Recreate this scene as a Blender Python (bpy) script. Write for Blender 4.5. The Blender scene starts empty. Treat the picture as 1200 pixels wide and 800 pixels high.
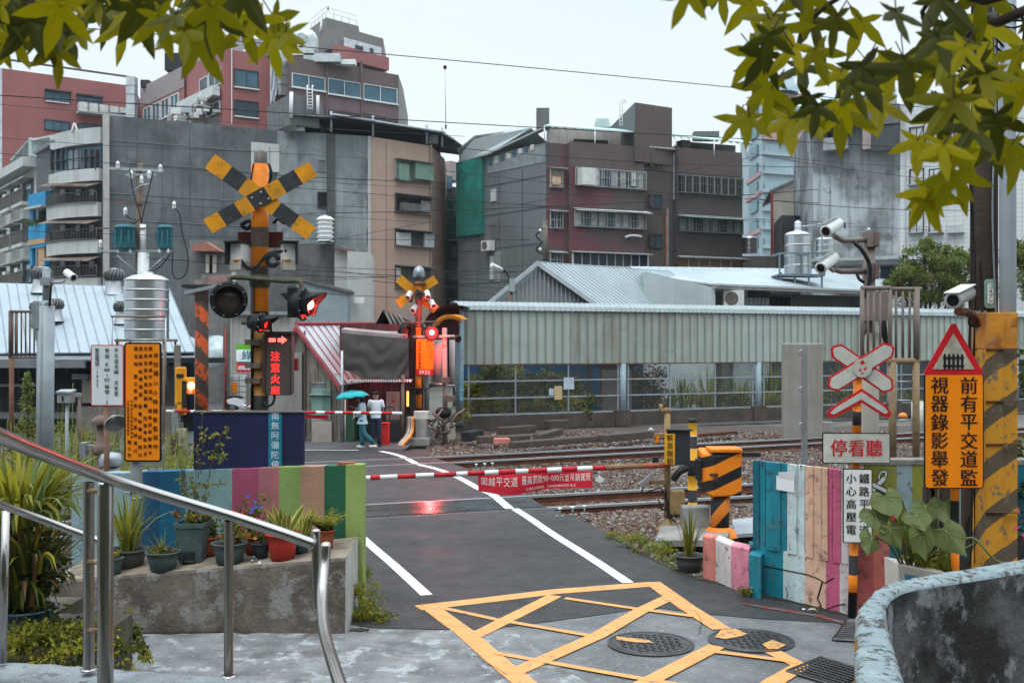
import bpy,bmesh,math,random
from mathutils import Vector,Matrix,noise
random.seed(7)
R=math.radians
SC=bpy.context.scene
COL=SC.collection
F,H=1250.0,3.3
def V(*a):return Vector(a)
def P(px,py,d):return Vector(((px-600)/F*d,d,H-(py-400)/F*d))
def G(px,py,z=0.0):return P(px,py,(H-z)*F/(py-400))
def ZA(py,d):return H-(py-400)/F*d
UP=Vector((0,0,1))
MATS={}
def M(name,col,rough=.7,metal=0.0,var=.22,vs=2.0,streak=0.0,scol=None,bump=0.0,bs=30.0,patch=None,patch2=None,spec=.22,rvar=0.0,emit=None,tile=None,fleck=0.0):
 if name in MATS:return MATS[name]
 m=bpy.data.materials.new(name);MATS[name]=m
 m.use_nodes=True
 nt=m.node_tree;N=nt.nodes;L=nt.links
 b=N['Principled BSDF']
 b.inputs['Roughness'].default_value=rough
 b.inputs['Metallic'].default_value=metal
 b.inputs['Specular IOR Level'].default_value=spec
 if emit:
  b.inputs['Base Color'].default_value=(*col,1)
  b.inputs['Emission Color'].default_value=(*col,1)
  b.inputs['Emission Strength'].default_value=emit
  return m
 geo=N.new('ShaderNodeNewGeometry')
 def noi(scale,detail=4.0,sc3=None,rough_=.6):
  n=N.new('ShaderNodeTexNoise');n.inputs['Scale'].default_value=scale
  n.inputs['Detail'].default_value=detail;n.inputs['Roughness'].default_value=rough_
  if sc3:
   mp=N.new('ShaderNodeVectorMath');mp.operation='MULTIPLY'
   mp.inputs[1].default_value=sc3
   L.new(geo.outputs['Position'],mp.inputs[0]);L.new(mp.outputs[0],n.inputs['Vector'])
  else:L.new(geo.outputs['Position'],n.inputs['Vector'])
  return n.outputs['Fac']
 def ramp(src,a,c):
  r=N.new('ShaderNodeMapRange');r.inputs[1].default_value=a;r.inputs[2].default_value=c
  L.new(src,r.inputs[0]);return r.outputs[0]
 def mix(fac,a,c,k=1.0):
  x=N.new('ShaderNodeMix');x.data_type='RGBA'
  f=fac
  if k!=1.0:
   mm=N.new('ShaderNodeMath');mm.operation='MULTIPLY';mm.inputs[1].default_value=k
   L.new(fac,mm.inputs[0]);f=mm.outputs[0]
  L.new(f,x.inputs[0])
  for i,q in((6,a),(7,c)):
   if hasattr(q,'links'):L.new(q,x.inputs[i])
   else:x.inputs[i].default_value=(*q,1)
  return x.outputs[2]
 lo=tuple(max(0,c*(1-var))for c in col);hi=tuple(min(1,c*(1+var))for c in col)
 c=mix(ramp(noi(vs,6),.3,.7),lo,hi)
 if patch:c=mix(ramp(noi(patch[1],5),patch[2],patch[2]+.1),c,patch[0],patch[3]if len(patch)>3 else .85)
 if patch2:c=mix(ramp(noi(patch2[1],8,None,.7),patch2[2],patch2[2]+.06),c,patch2[0],patch2[3]if len(patch2)>3 else .85)
 if tile:
  br=N.new('ShaderNodeTexBrick')
  L.new(geo.outputs['Position'],br.inputs['Vector'])
  sx=N.new('ShaderNodeSeparateXYZ');L.new(geo.outputs['Position'],sx.inputs[0])
  cb=N.new('ShaderNodeCombineXYZ');L.new(sx.outputs[0],cb.inputs[0]);L.new(sx.outputs[2],cb.inputs[1])
  L.new(cb.outputs[0],br.inputs['Vector'])
  br.inputs['Scale'].default_value=1;br.inputs['Brick Width'].default_value=tile[0]
  br.inputs['Row Height'].default_value=tile[1];br.inputs['Mortar Size'].default_value=tile[2]
  br.offset=tile[4]if len(tile)>4 else 0.5
  c=mix(br.outputs['Fac'],c,tile[3],.8)
 if streak:
  c=mix(ramp(noi(1.0,5,(3.2,3.2,.22)),.45,.75),c,scol or tuple(x*.35 for x in col),streak)
 if fleck:
  c=mix(ramp(noi(75,3),.58,.70),c,tuple(min(1,x*2.2+.04)for x in col),fleck)
 L.new(c,b.inputs['Base Color'])
 if rvar:
  rr=N.new('ShaderNodeMapRange');rr.inputs[1].default_value=.35;rr.inputs[2].default_value=.65
  rr.inputs[3].default_value=max(.05,rough-rvar);rr.inputs[4].default_value=min(1,rough+rvar)
  L.new(noi(.7,5),rr.inputs[0]);L.new(rr.outputs[0],b.inputs['Roughness'])
 if bump:
  bp=N.new('ShaderNodeBump');bp.inputs['Strength'].default_value=min(1,bump);bp.inputs['Distance'].default_value=.02
  L.new(noi(bs,6),bp.inputs['Height']);L.new(bp.outputs[0],b.inputs['Normal'])
 return m
def MS(name,c1,c2,vec,freq,phase=0.0,duty=.5,wear=None,rough=.55,wth=.56):
 """diagonal stripes painted on: fraction of position . vec"""
 if name in MATS:return MATS[name]
 m=bpy.data.materials.new(name);MATS[name]=m;m.use_nodes=True
 nt=m.node_tree;N=nt.nodes;L=nt.links;b=N['Principled BSDF'];b.inputs['Roughness'].default_value=rough;b.inputs['Specular IOR Level'].default_value=.22
 geo=N.new('ShaderNodeNewGeometry')
 d=N.new('ShaderNodeVectorMath');d.operation='DOT_PRODUCT';d.inputs[1].default_value=vec
 L.new(geo.outputs['Position'],d.inputs[0])
 nz=N.new('ShaderNodeTexNoise');nz.inputs['Scale'].default_value=9;nz.inputs['Detail'].default_value=8;nz.inputs['Roughness'].default_value=.7
 L.new(geo.outputs['Position'],nz.inputs['Vector'])
 def mth(op,a,bb):
  x=N.new('ShaderNodeMath');x.operation=op
  for i,q in((0,a),(1,bb)):
   if hasattr(q,'links'):L.new(q,x.inputs[i])
   elif q is not None:x.inputs[i].default_value=q
  return x.outputs[0]
 s=mth('FRACT',mth('ADD',mth('MULTIPLY',d.outputs['Value'],freq),phase),None)
 s=mth('GREATER_THAN',s,duty)
 x=N.new('ShaderNodeMix');x.data_type='RGBA';L.new(s,x.inputs[0])
 x.inputs[6].default_value=(*c1,1);x.inputs[7].default_value=(*c2,1)
 out=x.outputs[2]
 if wear:
  r=N.new('ShaderNodeMapRange');r.inputs[1].default_value=wth;r.inputs[2].default_value=wth+.06;L.new(nz.outputs['Fac'],r.inputs[0])
  y=N.new('ShaderNodeMix');y.data_type='RGBA';L.new(r.outputs[0],y.inputs[0]);L.new(out,y.inputs[6]);y.inputs[7].default_value=(*wear,1)
  out=y.outputs[2]
 L.new(out,b.inputs['Base Color'])
 return m
def ML(name,col,col2,trans=.45,rough=.5):
 """leaf: per-leaf colour change, lets light through"""
 if name in MATS:return MATS[name]
 m=bpy.data.materials.new(name);MATS[name]=m;m.use_nodes=True
 nt=m.node_tree;N=nt.nodes;L=nt.links;b=N['Principled BSDF'];b.inputs['Roughness'].default_value=rough;b.inputs['Specular IOR Level'].default_value=.12
 geo=N.new('ShaderNodeNewGeometry')
 x=N.new('ShaderNodeMix');x.data_type='RGBA';L.new(geo.outputs['Random Per Island'],x.inputs[0])
 x.inputs[6].default_value=(*col,1);x.inputs[7].default_value=(*col2,1)
 L.new(x.outputs[2],b.inputs['Base Color'])
 t=N.new('ShaderNodeBsdfTranslucent');L.new(x.outputs[2],t.inputs['Color'])
 ms=N.new('ShaderNodeMixShader');ms.inputs[0].default_value=trans
 L.new(b.outputs[0],ms.inputs[1]);L.new(t.outputs[0],ms.inputs[2])
 L.new(ms.outputs[0],N['Material Output'].inputs['Surface'])
 return m
def rgb(r,g,b):
 f=lambda c:(c/255/12.92 if c/255<=.04045 else((c/255+.055)/1.055)**2.4)
 return(f(r),f(g),f(b))
GL={}
def prep_glyphs(chars):
 obs=[]
 for ch in sorted(set(chars)):
  if ch.isspace():continue
  cu=bpy.data.curves.new('glyph','FONT');cu.body=ch;cu.size=1;cu.resolution_u=2
  o=bpy.data.objects.new('glyph',cu);COL.objects.link(o);obs.append((ch,o,cu))
 bpy.context.view_layer.update()
 dg=bpy.context.evaluated_depsgraph_get()
 for ch,o,cu in obs:
  me=bpy.data.meshes.new_from_object(o.evaluated_get(dg))
  vs=[v.co.xy.copy()for v in me.vertices];fs=[tuple(p.vertices)for p in me.polygons]
  xs=[v.x for v in vs]or[0];ys=[v.y for v in vs]or[0]
  GL[ch]=(vs,fs,min(xs),max(xs),min(ys),max(ys))
  bpy.data.meshes.remove(me)
 for ch,o,cu in obs:
  bpy.data.objects.remove(o);bpy.data.curves.remove(cu)
class MB:
 def __init__(s):s.v=[];s.f=[];s.m=[];s.s=[];s.mats=[]
 def mi(s,m):
  if m not in s.mats:s.mats.append(m)
  return s.mats.index(m)
 def add(s,vs,fs,m,smooth=False):
  o=len(s.v);k=s.mi(m)
  s.v.extend(tuple(v)for v in vs)
  for f in fs:s.f.append(tuple(i+o for i in f));s.m.append(k);s.s.append(smooth)
  return s
 def hexa(s,p,m):
  return s.add(p,[(3,2,1,0),(4,5,6,7),(0,1,5,4),(1,2,6,5),(2,3,7,6),(3,0,4,7)],m)
 def bb(s,a,b,m):
  (x0,y0,z0),(x1,y1,z1)=a,b
  return s.hexa([(x0,y0,z0),(x1,y0,z0),(x1,y1,z0),(x0,y1,z0),(x0,y0,z1),(x1,y0,z1),(x1,y1,z1),(x0,y1,z1)],m)
 def box(s,c,sz,m,rz=0,Rm=None):
  c=Vector(c);h=[q/2 for q in sz]
  Mx=Rm if Rm is not None else Matrix.Rotation(rz,3,'Z')
  p=[c+Mx@Vector((sx*h[0],sy*h[1],sz_*h[2]))for sz_ in(-1,1)for sx,sy in((-1,-1),(1,-1),(1,1),(-1,1))]
  return s.hexa(p,m)
 def poly(s,pts,m):return s.add(pts,[tuple(range(len(pts)))],m)
 def ext(s,pts,t,m,smooth=False):
  n=len(pts);t=Vector(t);a=[Vector(p)for p in pts];b=[p+t for p in a]
  fs=[tuple(range(n)),tuple(range(2*n-1,n-1,-1))]+[(i,i+n,(i+1)%n+n,(i+1)%n)for i in range(n)]
  return s.add(a+b,fs,m,smooth)
 def tube(s,pts,r,m,n=8,smooth=True,caps=True):
  pts=[Vector(p)for p in pts];k=len(pts)
  rs=r if isinstance(r,(list,tuple))else[r]*k
  vs=[];prev=None
  for i,p in enumerate(pts):
   t=(pts[min(i+1,k-1)]-pts[max(i-1,0)])
   t=t.normalized()if t.length>1e-9 else Vector((0,0,1))
   if prev is None:
    a=Vector((0,0,1))if abs(t.z)<.9 else Vector((1,0,0))
    u=t.cross(a).normalized()
   else:
    u=prev-t*prev.dot(t)
    u=u.normalized()if u.length>1e-6 else t.orthogonal().normalized()
   prev=u;w=t.cross(u)
   for j in range(n):
    an=2*math.pi*j/n;vs.append(p+(u*math.cos(an)+w*math.sin(an))*rs[i])
  fs=[(i*n+j,i*n+(j+1)%n,(i+1)*n+(j+1)%n,(i+1)*n+j)for i in range(k-1)for j in range(n)]
  s.add(vs,fs,m,smooth)
  if caps:
   s.add(vs[:n],[tuple(range(n-1,-1,-1))],m);s.add(vs[-n:],[tuple(range(n))],m)
  return s
 def lathe(s,prof,o,m,n=24,axis=UP,smooth=True,ang=(0,2*math.pi)):
  axis=Vector(axis).normalized();o=Vector(o)
  u=axis.orthogonal().normalized()if abs(axis.z)<.99 else Vector((1,0,0));w=axis.cross(u)
  full=abs(ang[1]-ang[0]-2*math.pi)<1e-6;cnt=n if full else n+1
  vs=[]
  for r,h in prof:
   for j in range(cnt):
    an=ang[0]+(ang[1]-ang[0])*j/n
    vs.append(o+axis*h+(u*math.cos(an)+w*math.sin(an))*max(r,1e-4))
  fs=[(i*cnt+j,i*cnt+(j+1)%cnt,(i+1)*cnt+(j+1)%cnt,(i+1)*cnt+j)for i in range(len(prof)-1)for j in range(n)]
  return s.add(vs,fs,m,smooth)
 def ball(s,c,r,m,nu=12,nv=8,Rm=None):
  c=Vector(c);r=r if isinstance(r,(tuple,list))else(r,r,r);vs=[]
  for i in range(nv+1):
   ph=math.pi*i/nv
   for j in range(nu):
    th=2*math.pi*j/nu
    q=Vector((r[0]*math.sin(ph)*math.cos(th),r[1]*math.sin(ph)*math.sin(th),r[2]*math.cos(ph)))
    vs.append(c+(Rm@q if Rm else q))
  fs=[(i*nu+j,(i+1)*nu+j,(i+1)*nu+(j+1)%nu,i*nu+(j+1)%nu)for i in range(nv)for j in range(nu)]
  return s.add(vs,fs,m,True)
 def text(s,t,o,right,up,size,m,vertical=False,pitch=None,xs=1.0,center=True):
  """o: centre of the first character (vertical) or left end / centre of the line"""
  right=Vector(right).normalized();up=Vector(up).normalized();o=Vector(o);nn=right.cross(up)
  if vertical:
   p=pitch or size*1.1
   i=0
   for ch in t:
    if ch!=' ' and ch in GL:
     vs,fs,x0,x1,y0,y1=GL[ch];cx,cy=(x0+x1)/2,(y0+y1)/2
     for sh in(-.018,.018):s.add([o-up*(p*i)+right*((v.x-cx)*size*xs+sh*size)+up*((v.y-cy)*size)+nn*(sh*.02)for v in vs],fs,m)
    i+=1
  else:
   wid=[]
   for ch in t:
    if ch==' ':wid.append(.35*xs)
    else:
     g=GL[ch];wid.append((1.02 if g[3]-g[2]>.7 or ord(ch)>0x2e80 else g[3]-g[2]+.1)*xs)
   tot=sum(wid)*size;x=-tot/2 if center else 0
   for ch,w in zip(t,wid):
    if ch!=' ':
     vs,fs,x0,x1,y0,y1=GL[ch];cx=(x0+x1)/2
     for sh in(-.018,.018):s.add([o+right*(x+w*size/2+(v.x-cx)*size*xs+sh*size)+up*((v.y-.36)*size)+nn*(sh*.02)for v in vs],fs,m)
    x+=w*size
  return s
 def corr(s,o,u,v,n,w,h,m,pitch=.2,dep=.03,duty=.5,thick=.002,slope=.15):
  """ribbed sheet from corner o, along u (width w) and v (height h), ribs stand out along n"""
  o,u,v,n=Vector(o),Vector(u).normalized(),Vector(v).normalized(),Vector(n).normalized()
  xs=[];k=int(w/pitch)+1
  for i in range(k):
   b=i*pitch
   for q,dd in((0,0),(pitch*(1-duty),0),(pitch*(1-duty+slope*duty),dep),(pitch*(1-slope*duty),dep)):
    if b+q<=w:xs.append((b+q,dd))
  xs.append((w,0));vs=[]
  for x,dd in xs:vs+=[o+u*x+n*dd,o+u*x+n*dd+v*h]
  s.add(vs,[(2*i,2*i+2,2*i+3,2*i+1)for i in range(len(xs)-1)],m)
  return s
 def obj(s,name,parent=None,loc=None,smooth_angle=None,bevel=0,**props):
  me=bpy.data.meshes.new(name)
  org=ORG.get(parent.name,Vector((0,0,0)))if parent else(Vector(loc)if loc is not None else Vector((0,0,0)))
  me.from_pydata([(v[0]-org.x,v[1]-org.y,v[2]-org.z)for v in s.v],[],s.f)
  for m in s.mats:me.materials.append(m)
  me.polygons.foreach_set('material_index',s.m);me.polygons.foreach_set('use_smooth',s.s)
  me.validate();me.update()
  bm=bmesh.new();bm.from_mesh(me);bmesh.ops.remove_doubles(bm,verts=bm.verts,dist=1e-5)if len(bm.verts)<60000 else None
  if len(bm.faces)<20000 and not props.pop('raw',False):bmesh.ops.recalc_face_normals(bm,faces=bm.faces)
  bm.to_mesh(me);bm.free()
  o=bpy.data.objects.new(name,me);COL.objects.link(o)
  if parent:o.parent=parent;ORG[o.name]=org
  else:o.location=org;ORG[o.name]=org
  if bevel:
   b=o.modifiers.new('bevel','BEVEL');b.width=bevel;b.segments=2;b.limit_method='ANGLE';b.angle_limit=R(40)
  for k,q in props.items():
   if q:o[k]=q
  return o
ORG={}
def thing(name,label,cat,loc,group=None,kind=None):
 o=bpy.data.objects.new(name,None);COL.objects.link(o);o.location=loc;o.empty_display_size=.2
 ORG[o.name]=Vector(loc);o['label']=label;o['category']=cat
 if group:o['group']=group
 if kind:o['kind']=kind
 return o
def single(mb,name,label,cat,loc=None,group=None,**k):
 if loc is None:
  xs=[v[0]for v in mb.v];ys=[v[1]for v in mb.v];zs=[v[2]for v in mb.v]
  loc=((min(xs)+max(xs))/2,(min(ys)+max(ys))/2,min(zs))
 return mb.obj(name,None,loc,label=label,category=cat,group=group,**k)
def struct(mb,name,kind='structure',**k):return mb.obj(name,None,None,kind=kind,**k)
def dup(o,loc,label=None,parent=None,rz=0,sc=None):
 c=o.copy();COL.objects.link(c);ORG[c.name]=Vector(loc)if parent is None else Vector((0,0,0))
 if parent is None:
  c.location=loc;c.rotation_euler.z=rz
  if sc:c.scale=sc if isinstance(sc,(tuple,list))else(sc,)*3
 else:c.parent=parent
 if label:c['label']=label
 for ch in o.children:dup(ch,loc,None,c)
 return c
def arc(p0,p1,sag,n=10):
 p0,p1=Vector(p0),Vector(p1)
 return[p0.lerp(p1,i/n)-UP*(4*sag*(i/n)*(1-i/n))for i in range(n+1)]
def spline(pts,n=6):
 pts=[Vector(p)for p in pts];out=[]
 for i in range(len(pts)-1):
  a,b,c,d=pts[max(i-1,0)],pts[i],pts[i+1],pts[min(i+2,len(pts)-1)]
  for k in range(n):
   t=k/n
   out.append(.5*((2*b)+(c-a)*t+(2*a-5*b+4*c-d)*t*t+(3*b-a-3*c+d)*t**3))
 out.append(pts[-1]);return out
def leaf(mb,c,dr,up,l,w,m,fold=.25):
 dr=dr.normalized();sd=dr.cross(up)
 sd=sd.normalized()if sd.length>1e-5 else dr.orthogonal().normalized();nn=sd.cross(dr)
 a=c;b=c+dr*l*.5+sd*w*.5+nn*fold*w*.5;e=c+dr*l-nn*l*.12;d=c+dr*l*.5-sd*w*.5+nn*fold*w*.5;mid=c+dr*l*.5
 mb.add([a,b,e,d,mid],[(0,1,4),(1,2,4),(2,3,4),(3,0,4)],m)
def rv():
 while True:
  v=Vector((random.uniform(-1,1),random.uniform(-1,1),random.uniform(-1,1)))
  if .01<v.length<1:return v
def cloud(mb,c,r,n,l,mats,clumps=8,spread=.35,w=.5):
 """leaves gathered in clumps through an uneven volume"""
 c=Vector(c);r=Vector(r)if isinstance(r,(tuple,list))else Vector((r,r,r))
 cs=[]
 for _ in range(clumps):
  q=rv();cs.append((Vector((q.x*r.x,q.y*r.y,q.z*r.z))*.8,random.uniform(.5,1.2)*spread,random.choice(mats)))
 for _ in range(n):
  k,sp,mt=random.choice(cs);q=rv()*sp
  p=c+k+Vector((q.x*r.x,q.y*r.y,q.z*r.z))
  leaf(mb,p,rv()+Vector((0,0,-.1)),rv(),l*random.uniform(.6,1.3),l*w,mt if random.random()<.75 else random.choice(mats))
def blades(mb,c,n,L,w,mats,rad=.06,lean=(.2,.9),seg=4):
 """long strap leaves arching out from a base"""
 c=Vector(c)
 for i in range(n):
  a=random.uniform(0,2*math.pi);ln=L*random.uniform(.6,1.1);le=random.uniform(*lean)
  h=Vector((math.cos(a),math.sin(a),0));sd=Vector((-h.y,h.x,0))
  base=c+h*random.uniform(0,rad);m=random.choice(mats);pr=[]
  p=base.copy();th=le*.4
  for k in range(seg+1):
   t=k/seg;ww=w*(1-t)**.6*(.55+.9*t if t<.5 else 1)*.5
   pr.append((p-sd*ww,p+UP*(-.15*ww),p+sd*ww))
   th=le*(.35+1.4*t*le);p=p+(h*math.sin(th)+UP*math.cos(th))*ln/seg
  vs=[q for t3 in pr for q in t3]
  fs=[]
  for k in range(seg):fs+=[(3*k,3*k+1,3*k+4,3*k+3),(3*k+1,3*k+2,3*k+5,3*k+4)]
  mb.add(vs,fs,m,True)
prep_glyphs("平交道24小時錄影監視中開車通過平交道時應等前車駛離平交道並留有適當距離而後車能安全通過時始得通過當警鈴響起閃光燈亮時應立即停車勿搶越通行交通部台灣鐵路管理局內政部警政署鐵路警察局關心您" "名稱:文安里程K000+927編號:2緊急電話1933注意火車南無阿彌陀佛停看聽鐵路平交道小心高壓電前有平交道監視器錄影舉發緊急按鈕闖越最高罰款90,000元並吊銷駕照公路總局臺綠故請撥發現障礙コ4プン,:文安橋事請二四發現障礙")
cam=bpy.data.cameras.new('camera');co=bpy.data.objects.new('camera',cam);COL.objects.link(co)
co.location=(0,0,H);co.rotation_euler=(R(90),0,0)
cam.sensor_width=36;cam.lens=36*F/1200;cam.clip_start=.05;cam.clip_end=2000
cam.dof.use_dof=True;cam.dof.focus_distance=19;cam.dof.aperture_fstop=7.1
SC.camera=co
w=bpy.data.worlds.new("World");SC.world=w;w.use_nodes=True
nt=w.node_tree;N=nt.nodes;L=nt.links;bg=N['Background']
sky=N.new('ShaderNodeTexSky');sky.sky_type='NISHITA';sky.sun_disc=False
SUN_EL,SUN_AZ=62,200
sky.sun_elevation=R(SUN_EL);sky.sun_rotation=R(SUN_AZ);sky.dust_density=4;sky.air_density=1.2;sky.ozone_density=1
tc=N.new('ShaderNodeTexCoord');nz=N.new('ShaderNodeTexNoise');nz.inputs['Scale'].default_value=1.6;nz.inputs['Detail'].default_value=5
mp=N.new('ShaderNodeVectorMath');mp.operation='MULTIPLY';mp.inputs[1].default_value=(1,1,2.5)
L.new(tc.outputs['Generated'],mp.inputs[0]);L.new(mp.outputs[0],nz.inputs['Vector'])
sz_=N.new('ShaderNodeSeparateXYZ');L.new(tc.outputs['Generated'],sz_.inputs[0])
zr_=N.new('ShaderNodeMapRange');zr_.inputs[1].default_value=.3;zr_.inputs[2].default_value=1.0;zr_.inputs[3].default_value=8.3;zr_.inputs[4].default_value=27.0
L.new(sz_.outputs[2],zr_.inputs[0])
cr=N.new('ShaderNodeValToRGB');cr.color_ramp.elements[0].position=.35;cr.color_ramp.elements[1].position=.68
cr.color_ramp.elements[0].color=(.75,.885,.97,1);cr.color_ramp.elements[1].color=(.87,.955,1.0,1)
L.new(nz.outputs['Fac'],cr.inputs[0])
sc_=N.new('ShaderNodeVectorMath');sc_.operation='SCALE';L.new(zr_.outputs[0],sc_.inputs['Scale'])
L.new(cr.outputs[0],sc_.inputs[0])
mx=N.new('ShaderNodeMix');mx.data_type='RGBA';mx.inputs[0].default_value=.94
L.new(sky.outputs[0],mx.inputs[6]);L.new(sc_.outputs[0],mx.inputs[7]);L.new(mx.outputs[2],bg.inputs['Color'])
bg.inputs['Strength'].default_value=.1
sl=bpy.data.lights.new('sun','SUN');so=bpy.data.objects.new('sun',sl);COL.objects.link(so)
sl.energy=.9;sl.angle=R(24);sl.color=(1,.97,.92)
so.rotation_euler=(R(90-SUN_EL),0,R(180-SUN_AZ));so.location=(0,0,60)
SC.view_settings.view_transform='Standard';SC.view_settings.look='None';SC.view_settings.gamma=1;SC.view_settings.exposure=0.38
SC.view_settings.use_curve_mapping=False
cy=SC.cycles;cy.use_denoising=True;cy.denoising_input_passes='RGB_ALBEDO_NORMAL';cy.denoising_prefilter='NONE';cy.sample_clamp_indirect=3
hz_=bpy.data.materials.new('damp_haze');hz_.use_nodes=True;hn=hz_.node_tree;hn.nodes.remove(hn.nodes['Principled BSDF'])
pv_=hn.nodes.new('ShaderNodeVolumePrincipled');pv_.inputs['Color'].default_value=(.80,.90,.97,1);pv_.inputs['Density'].default_value=.00024;pv_.inputs['Anisotropy'].default_value=.2
hn.links.new(pv_.outputs[0],hn.nodes['Material Output'].inputs['Volume'])
mb=MB();mb.bb((-250,-50,-1.8),(250,310,48),hz_);mb.obj('haze',kind='stuff')
asphalt=M('asphalt',(.036,.038,.040),.52,var=.35,vs=3.5,bump=.8,bs=80,fleck=.8,rvar=.15,patch=((.024,.025,.026),.9,.53,.55),patch2=((.085,.087,.09),24,.57,.5))
asphalt2=M('old_asphalt',(.085,.088,.095),.5,var=.25,vs=.8,bump=.3,bs=90,fleck=.3,rvar=.15)
conc_lt=M('pale_concrete',(.165,.172,.178),.7,var=.4,vs=2.2,bump=.9,bs=26,rvar=.12,patch=((.085,.08,.076),2.0,.53,.75),patch2=((.36,.385,.40),3.2,.54,.75),fleck=.6)
conc_ap=M('apron_concrete',(.13,.137,.142),.55,var=.4,vs=1.3,bump=.6,bs=70,fleck=.85,rvar=.15,patch=((.08,.08,.08),2.4,.54,.5),patch2=((.24,.25,.25),9,.57,.6))
conc=M('concrete',(.25,.24,.225),.8,var=.28,vs=1.5,streak=.6,scol=(.07,.065,.06),bump=.3,bs=40)
dirt=M('soil',(.055,.047,.036),.95,var=.35,vs=2,bump=.6,bs=25,patch=((.10,.085,.065),1.2,.5))
ground_m=M('ground_mix',(.13,.125,.115),.9,var=.3,vs=.6,bump=.4,bs=12)
white_p=M('road_white',(.62,.64,.66),.6,var=.1,vs=3,patch2=((.14,.14,.145),12,.575,.85),bump=.2,bs=120)
yellow_p=M('road_yellow',(.66,.295,.10),.6,var=.12,vs=3,patch2=((.17,.15,.12),8,.56,.8),patch=((.70,.29,.11),.9,.5,.5),bump=.2,bs=120)
rust=M('rusty_iron',(.105,.042,.026),.8,var=.35,vs=5,bump=.4,bs=60,patch=((.05,.025,.02),6,.55))
railtop=M('worn_rail_head',(.60,.62,.65),.34,.9,var=.1,vs=4)
steel=M('stainless',(.38,.36,.345),.22,1.0,var=.08,vs=6,rvar=.06)
galv=M('galvanised',(.36,.39,.42),.45,.75,var=.18,vs=5,streak=.25,scol=(.16,.15,.14))
galvp=M('grey_paint_pole',(.26,.295,.32),.5,.1,var=.15,vs=3,streak=.3,scol=(.15,.14,.13))
blk=M('black_paint',(.012,.012,.014),.4,var=.3,vs=6)
blkm=M('matt_black',(.02,.02,.022),.6,var=.3,vs=5)
rub=M('black_cable',(.012,.012,.013),.5)
orange=M('hazard_orange',(.72,.20,.012),.5,var=.2,vs=6,patch2=((.20,.09,.03),9,.62,.7))
hblack=M('hazard_black',(.018,.018,.02),.5,var=.4,vs=6,patch2=((.10,.09,.08),9,.64,.6))
hyel=M('hazard_yellow',(.66,.33,.02),.5,var=.2,vs=6,patch2=((.22,.13,.04),12,.60,.75))
redp=M('red_paint',(.46,.014,.022),.45,var=.2,vs=5,patch2=((.20,.03,.03),9,.64,.6))
whitep=M('white_paint',(.70,.71,.70),.5,var=.1,vs=4,patch2=((.35,.30,.25),9,.66,.7))
dirtyw=M('weathered_white',(.50,.50,.46),.6,var=.14,vs=6,streak=.35,scol=(.22,.19,.13),patch2=((.28,.24,.15),7,.6,.6))
beige=M('beige_box',(.42,.37,.32),.6,var=.15,vs=3,streak=.35,scol=(.15,.10,.07))
brownm=M('brown_rusty_paint',(.14,.10,.085),.6,var=.25,vs=4,patch=((.20,.085,.04),7,.58),streak=.3)
woodp=M('dark_pole_wood',(.052,.036,.028),.85,var=.35,vs=4,streak=.6,scol=(.012,.01,.01),bump=.7,bs=22)
greywood=M('weathered_wood',(.17,.15,.13),.85,var=.3,vs=3,streak=.6,scol=(.05,.045,.04),bump=.4,bs=25)
glass=M('window_glass',(.035,.055,.07),.12,var=.3,vs=.6)
glassb=M('blue_window_glass',(.06,.12,.16),.12,var=.3,vs=.5)
dark=M('dark_interior',(.012,.013,.015),.9)
lg=ML('olive_leaf',(.16,.16,.016),(.06,.07,.010))
ltree=ML('tree_leaf',(.21,.25,.05),(.10,.135,.03),.45)
lg2=ML('deep_leaf',(.05,.07,.014),(.025,.04,.01),.3)
ly=ML('yellow_green_leaf',(.36,.31,.03),(.20,.20,.025))
lp=ML('pale_leaf',(.22,.27,.08),(.12,.17,.05))
lbr=ML('brown_leaf',(.20,.10,.05),(.10,.05,.03),.3)
def flat(pts,z,m,mb=None):
 mb=mb or MB();return mb.poly([(p[0],p[1],z)for p in pts],m)
mb=MB();mb.bb((-240,-40,-.8),(240,300,-.30),ground_m);struct(mb,'ground')
hm=M('blocker_slope_green',(.035,.042,.018),.95,var=.5,vs=.8,bump=1,bs=3,patch=((.06,.05,.035),.25,.55));mb=MB();vs=[];nx,ny=60,20  # Unseen slope added behind the camera to block light from there
for j in range(ny+1):
 for i in range(nx+1):
  x,y=-60+2*i,-3.0-1.5*j;s=max(0,-y-3+max(0,abs(x)-14)*.12);vs.append((x,y,-.35+min(19,1.35*s)+(1.2*noise.noise(Vector((x*.25,y*.25,2)))if s>1 else 0)))
mb.add(vs,[(j*(nx+1)+i,j*(nx+1)+i+1,(j+1)*(nx+1)+i+1,(j+1)*(nx+1)+i)for j in range(ny)for i in range(nx)],hm,True);struct(mb,'light_blocker_slope')
def ballast_h(x,y):return-.185+.03*noise.noise(Vector((x*.9,y*.9,0)))+.02*noise.noise(Vector((x*3.1,y*3.1,4)))
bal=M('ballast_bed',(.07,.056,.05),.9,var=.4,vs=14,bump=1,bs=38,patch2=((.21,.19,.18),26,.55,.8),patch=((.10,.055,.04),.8,.52,.7))
mb=MB();nx,ny=150,60;x0,x1,y0,y1=-34,40,12.2,44
vs=[]
for j in range(ny+1):
 for i in range(nx+1):
  x=x0+(x1-x0)*i/nx;y=y0+(y1-y0)*j/ny;y2=y+max(-3,min(16,.36*x))if False else y
  vs.append((x,y2,ballast_h(x,y2)))
mb.add(vs,[(j*(nx+1)+i,j*(nx+1)+i+1,(j+1)*(nx+1)+i+1,(j+1)*(nx+1)+i)for j in range(ny)for i in range(nx)],bal,True)
struct(mb,'ballast_ground')
def line2(a,b):
 a,b=Vector(a),Vector(b);return a,(b-a).normalized()
A1,D1=line2(G(427,591).xy,G(884,566).xy)
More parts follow.
